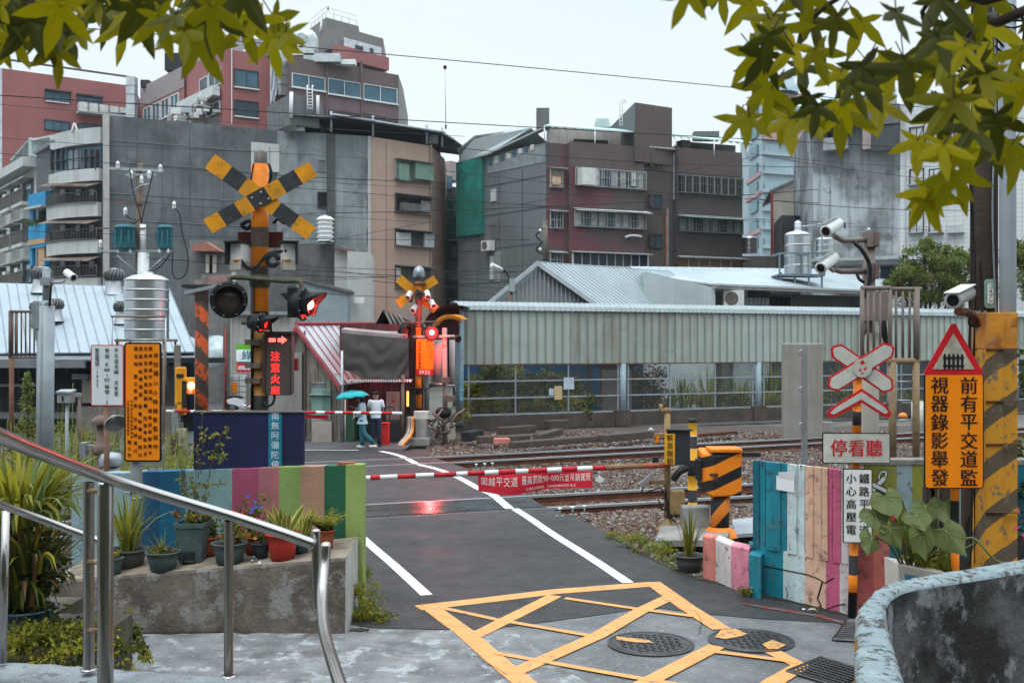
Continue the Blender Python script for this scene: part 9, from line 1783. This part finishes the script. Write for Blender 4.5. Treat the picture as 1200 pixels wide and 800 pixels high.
mb=MB();mb.tube([P(521.5,78,33.3),P(522.5,150,33.3)],.012,galv,6);mb.box(P(521.5,79,33.3),(.1,.05,.1),blk);mb.box(P(522.5,149,33.3),(.05,.04,.12),blk);single(mb,'wire_dropper','short vertical dropper hanging between the two catenary wires against the sky','wire dropper')
W_=[((-40,119),(545,160)),((-40,158),(330,178)),((-40,176),(540,215)),((120,233),(640,268)),((-40,268),(620,281)),((120,296),(640,330)),((240,205),(900,238)),((300,216),(1000,262)),((360,250),(960,222)),((340,290),(900,180)),((300,308),(660,318)),((320,322),(640,316)),((330,331),(640,308)),((320,340),(700,352)),((330,318),(640,338)),((300,300),(640,352)),((520,200),(960,238)),((520,172),(960,196)),((600,238),(1100,270)),((880,180),(1150,215)),((880,232),(1150,246)),((930,186),(1140,196)),((640,262),(720,290)),((600,338),(820,372))]
names=['against the red building','across the bowed balconies','just above the striped crossbuck','from the transformer pole past the tan block','over the blue balcony house','level with the lower transformer bracket','behind the crossbuck toward the brown block','past the green tarp','rising slightly over the tan windows','climbing from the tan block to the brown roof','low over the ribbed shed','bunched low before the tan wall','highest of the bunch by the far crossbuck','passing behind the far bell','crossing the low bunch downward','slanting across the tan ground floor','over the upper windows of the brown block','at parapet height of the brown block','in front of the magenta patches','over the blotchy cement house','low over the blotchy cement house','up among the maple leaves at right','short and slanting beside the corner pole','running down the bright sheet roof']
for i,(w_,nm)in enumerate(zip(W_,names)):wire('thin dark overhead wire '+nm,w_,50+(i*7)%9,52+(i*5)%8,.12+.05*(i%3),.011+.003*(i%3))
mp1=ML('maple_leaf',(.33,.28,.003),(.14,.135,.005),.5,.5);mp2=ML('maple_leaf_shaded',(.085,.085,.006),(.035,.04,.006),.35,.5);mp3=ML('maple_leaf_gold',(.40,.33,.010),(.26,.23,.012),.55,.5)  # Shade within the foliage is put into a darker leaf colour
def maple(mb,c,size,ang,tilt,yaw,m):
 """five pointed lobes on a short stalk; drooping"""
 lob=[(-2.15,.50),(-1.02,.86),(0,1.0),(1.02,.86),(2.15,.50)];out=[]
 for i,(a,r)in enumerate(lob):
  w_=.17*r+.05
  for da,rr in((-.37,.42*r),(-.28,.60*r),(-.12,.83*r),(0,r*1.08),(.12,.83*r),(.28,.60*r),(.37,.42*r)):out.append((a+da*(1.0 if i in(1,2,3)else 1.15),rr))
  if i<4:out.append(((a+lob[i+1][0])/2,.29 if i in(1,2)else .25))
 out.append((math.pi,.10))
 Rm=Matrix.Rotation(yaw,3,'Z')@Matrix.Rotation(tilt,3,'X')@Matrix.Rotation(ang,3,'Y')
 pts=[Vector((math.sin(a)*r,-.10*r*r+.05*math.cos(a*3),-math.cos(a)*r))*size for a,r in out]
 k=len(pts);mb.add([c]+[c+Rm@p for p in pts],[(0,1+i,1+(i+1)%k)for i in range(k)],m)
 return c+Rm@Vector((0,0,.0))
def bough(lab,root,limbs,leaves,dcen):
 t=thing('maple_tree',lab,'tree',root,'maple trees overhanging the view');mt=MB();root=Vector(root);br=MB()
 bark=M('maple_bark',(.045,.032,.024),.85,var=.3,vs=6,bump=.5)
 mt.tube(spline([root,root+V(.05,0,2.5),root+V(-.05,.1,5.5)],4),[.14,.14,.135,.13,.13,.125,.12,.11,.1],bark,10);mt.obj('trunk',t)
 crown=root+V(-.05,.1,5.0)
 for l_ in limbs:
  pts=spline([crown]+[P(*q)for q in l_],5);n=len(pts);br.tube(pts,[.015*(1-i/n)**1.4+.003 for i in range(n)],bark,6)
 ml=MB();st=br
 for(x,y,s,ang,kind)in leaves:
  c=P(x,y,dcen*random.uniform(.8,1.25));sz=s*1.26/F*c.y;maple(ml,c,sz,R(ang),random.uniform(-.5,.35),random.uniform(-.5,.5),(mp1,mp2,mp3)[kind]);st.tube([c,c+UP*sz*.5+V(random.uniform(-.4,.4)*sz,0,0)],.0016,bark,4,True,False)
 ml.obj('foliage',t,raw=True);br.obj('branch',t)
rng=random.Random(5)
def fill(n,fn,kinds=(0,0,1,0,2)):
 out=[]
 while len(out)<n:
  r=fn(rng)
  if r:out.append((*r,rng.uniform(34,50),rng.uniform(-40,40),rng.choice(kinds)))
 return out
hand=[(30,30,34,10,1),(60,52,24,-15,1),(15,45,34,30,0),(0,52,28,35,0),(67,58,36,5,0),(78,42,34,-30,1),(92,42,24,-40,0),(145,30,38,5,0),(125,15,34,20,1),(185,20,40,-15,0),(178,28,24,15,0),(215,38,36,-10,0),(232,52,40,-35,0),(205,18,36,10,1),(250,20,40,-10,0),(243,30,30,5,2),(268,18,34,-30,0),(285,30,36,-20,0),(300,22,34,-35,0),(322,22,36,-35,0),(318,48,34,-15,0),(327,45,28,-25,0),(160,8,34,30,1),(55,8,36,-20,1),(100,5,36,10,1),(10,8,34,0,1),(275,5,30,-10,2),(228,8,36,-30,0),(335,38,26,-50,0)]
def left_fn(r):
 x=r.uniform(-60,300);lim=26 if x<200 else 24-.10*(x-200);y=r.uniform(-60,lim);return(x,y)
bough('maple bough of olive yellow leaves hanging in at the top left',(-3.6,1.2,0),[[(-80,-30,2.4),(60,0,2.6),(130,8,2.7)],[(-60,-60,2.4),(160,-20,2.7),(250,4,2.8),(320,24,2.8)],[(-100,-60,2.3),(20,20,2.5),(60,30,2.6)]],fill(52,left_fn,(0,0,1,1,0))+hand,2.6)
hand=[(806,-8,34,25,0),(824,-14,26,5,1),(846,-8,30,-5,0),(838,-20,34,10,1),(880,2,38,35,0),(905,20,36,30,0),(902,42,34,10,1),(886,62,36,35,0),(896,78,34,20,1),(893,100,36,25,0),(903,104,36,0,0),(878,138,32,15,0),(868,140,28,40,0),(913,122,34,40,2),(920,128,34,5,0),(926,140,40,0,2),(943,138,30,-30,0),(948,115,30,20,1),(940,78,34,-5,1),(930,55,34,40,0),(955,60,34,-20,0),(958,125,30,10,1),(990,125,32,35,0),(985,130,42,0,0),(1000,132,28,-40,0),(1030,118,42,15,2),(985,85,36,0,0),(1000,100,34,-20,1),(1045,75,38,10,0),(1060,70,34,-10,1),(1075,165,36,5,0),(1085,225,32,25,2),(1092,222,36,-5,0),(1085,235,34,-30,0),(1115,205,38,15,0),(1125,205,38,-15,0),(1120,180,40,25,0),(1105,170,36,0,0),(1150,150,44,10,0),(1165,165,36,-20,1),(1140,150,40,30,1),(1185,170,34,0,0),(1195,185,36,20,0),(1128,110,36,0,2),(1110,130,38,10,0),(1180,100,38,-10,0),(1150,80,44,0,0),(1155,30,44,0,2),(1130,55,34,30,0),(1195,60,36,15,0),(1010,25,36,20,0),(1050,15,36,0,1),(980,20,36,0,1)]
def right_fn(r):
 x=r.uniform(890,1330);
 lim=70+.16*(x-890)if x<1060 else 125+.35*(x-1060)if x<1180 else 185
 y=r.uniform(-70,lim)
 for(hx,hy,hr)in((1013,35,22),(985,60,22),(957,60,16),(1060,45,20),(975,25,12),(1085,30,14),(1040,85,14)):
  if math.hypot(x-hx,y-hy)<hr:return None
 return(x,y)
bough('maple bough of olive yellow leaves hanging in at the top right',(2.9,1.3,0),[[(1300,-40,2.2),(1160,20,2.5),(1110,75,2.6),(1106,100,2.6)],[(1300,-60,2.2),(1110,-20,2.5),(1000,-10,2.6),(945,30,2.7),(938,55,2.7)],[(1320,40,2.2),(1200,95,2.4),(1130,85,2.5),(1118,78,2.5)],[(1300,-80,2.2),(1090,0,2.5),(1106,60,2.6)]],fill(46,right_fn,(0,1,1,0,2,1))+hand,2.5)
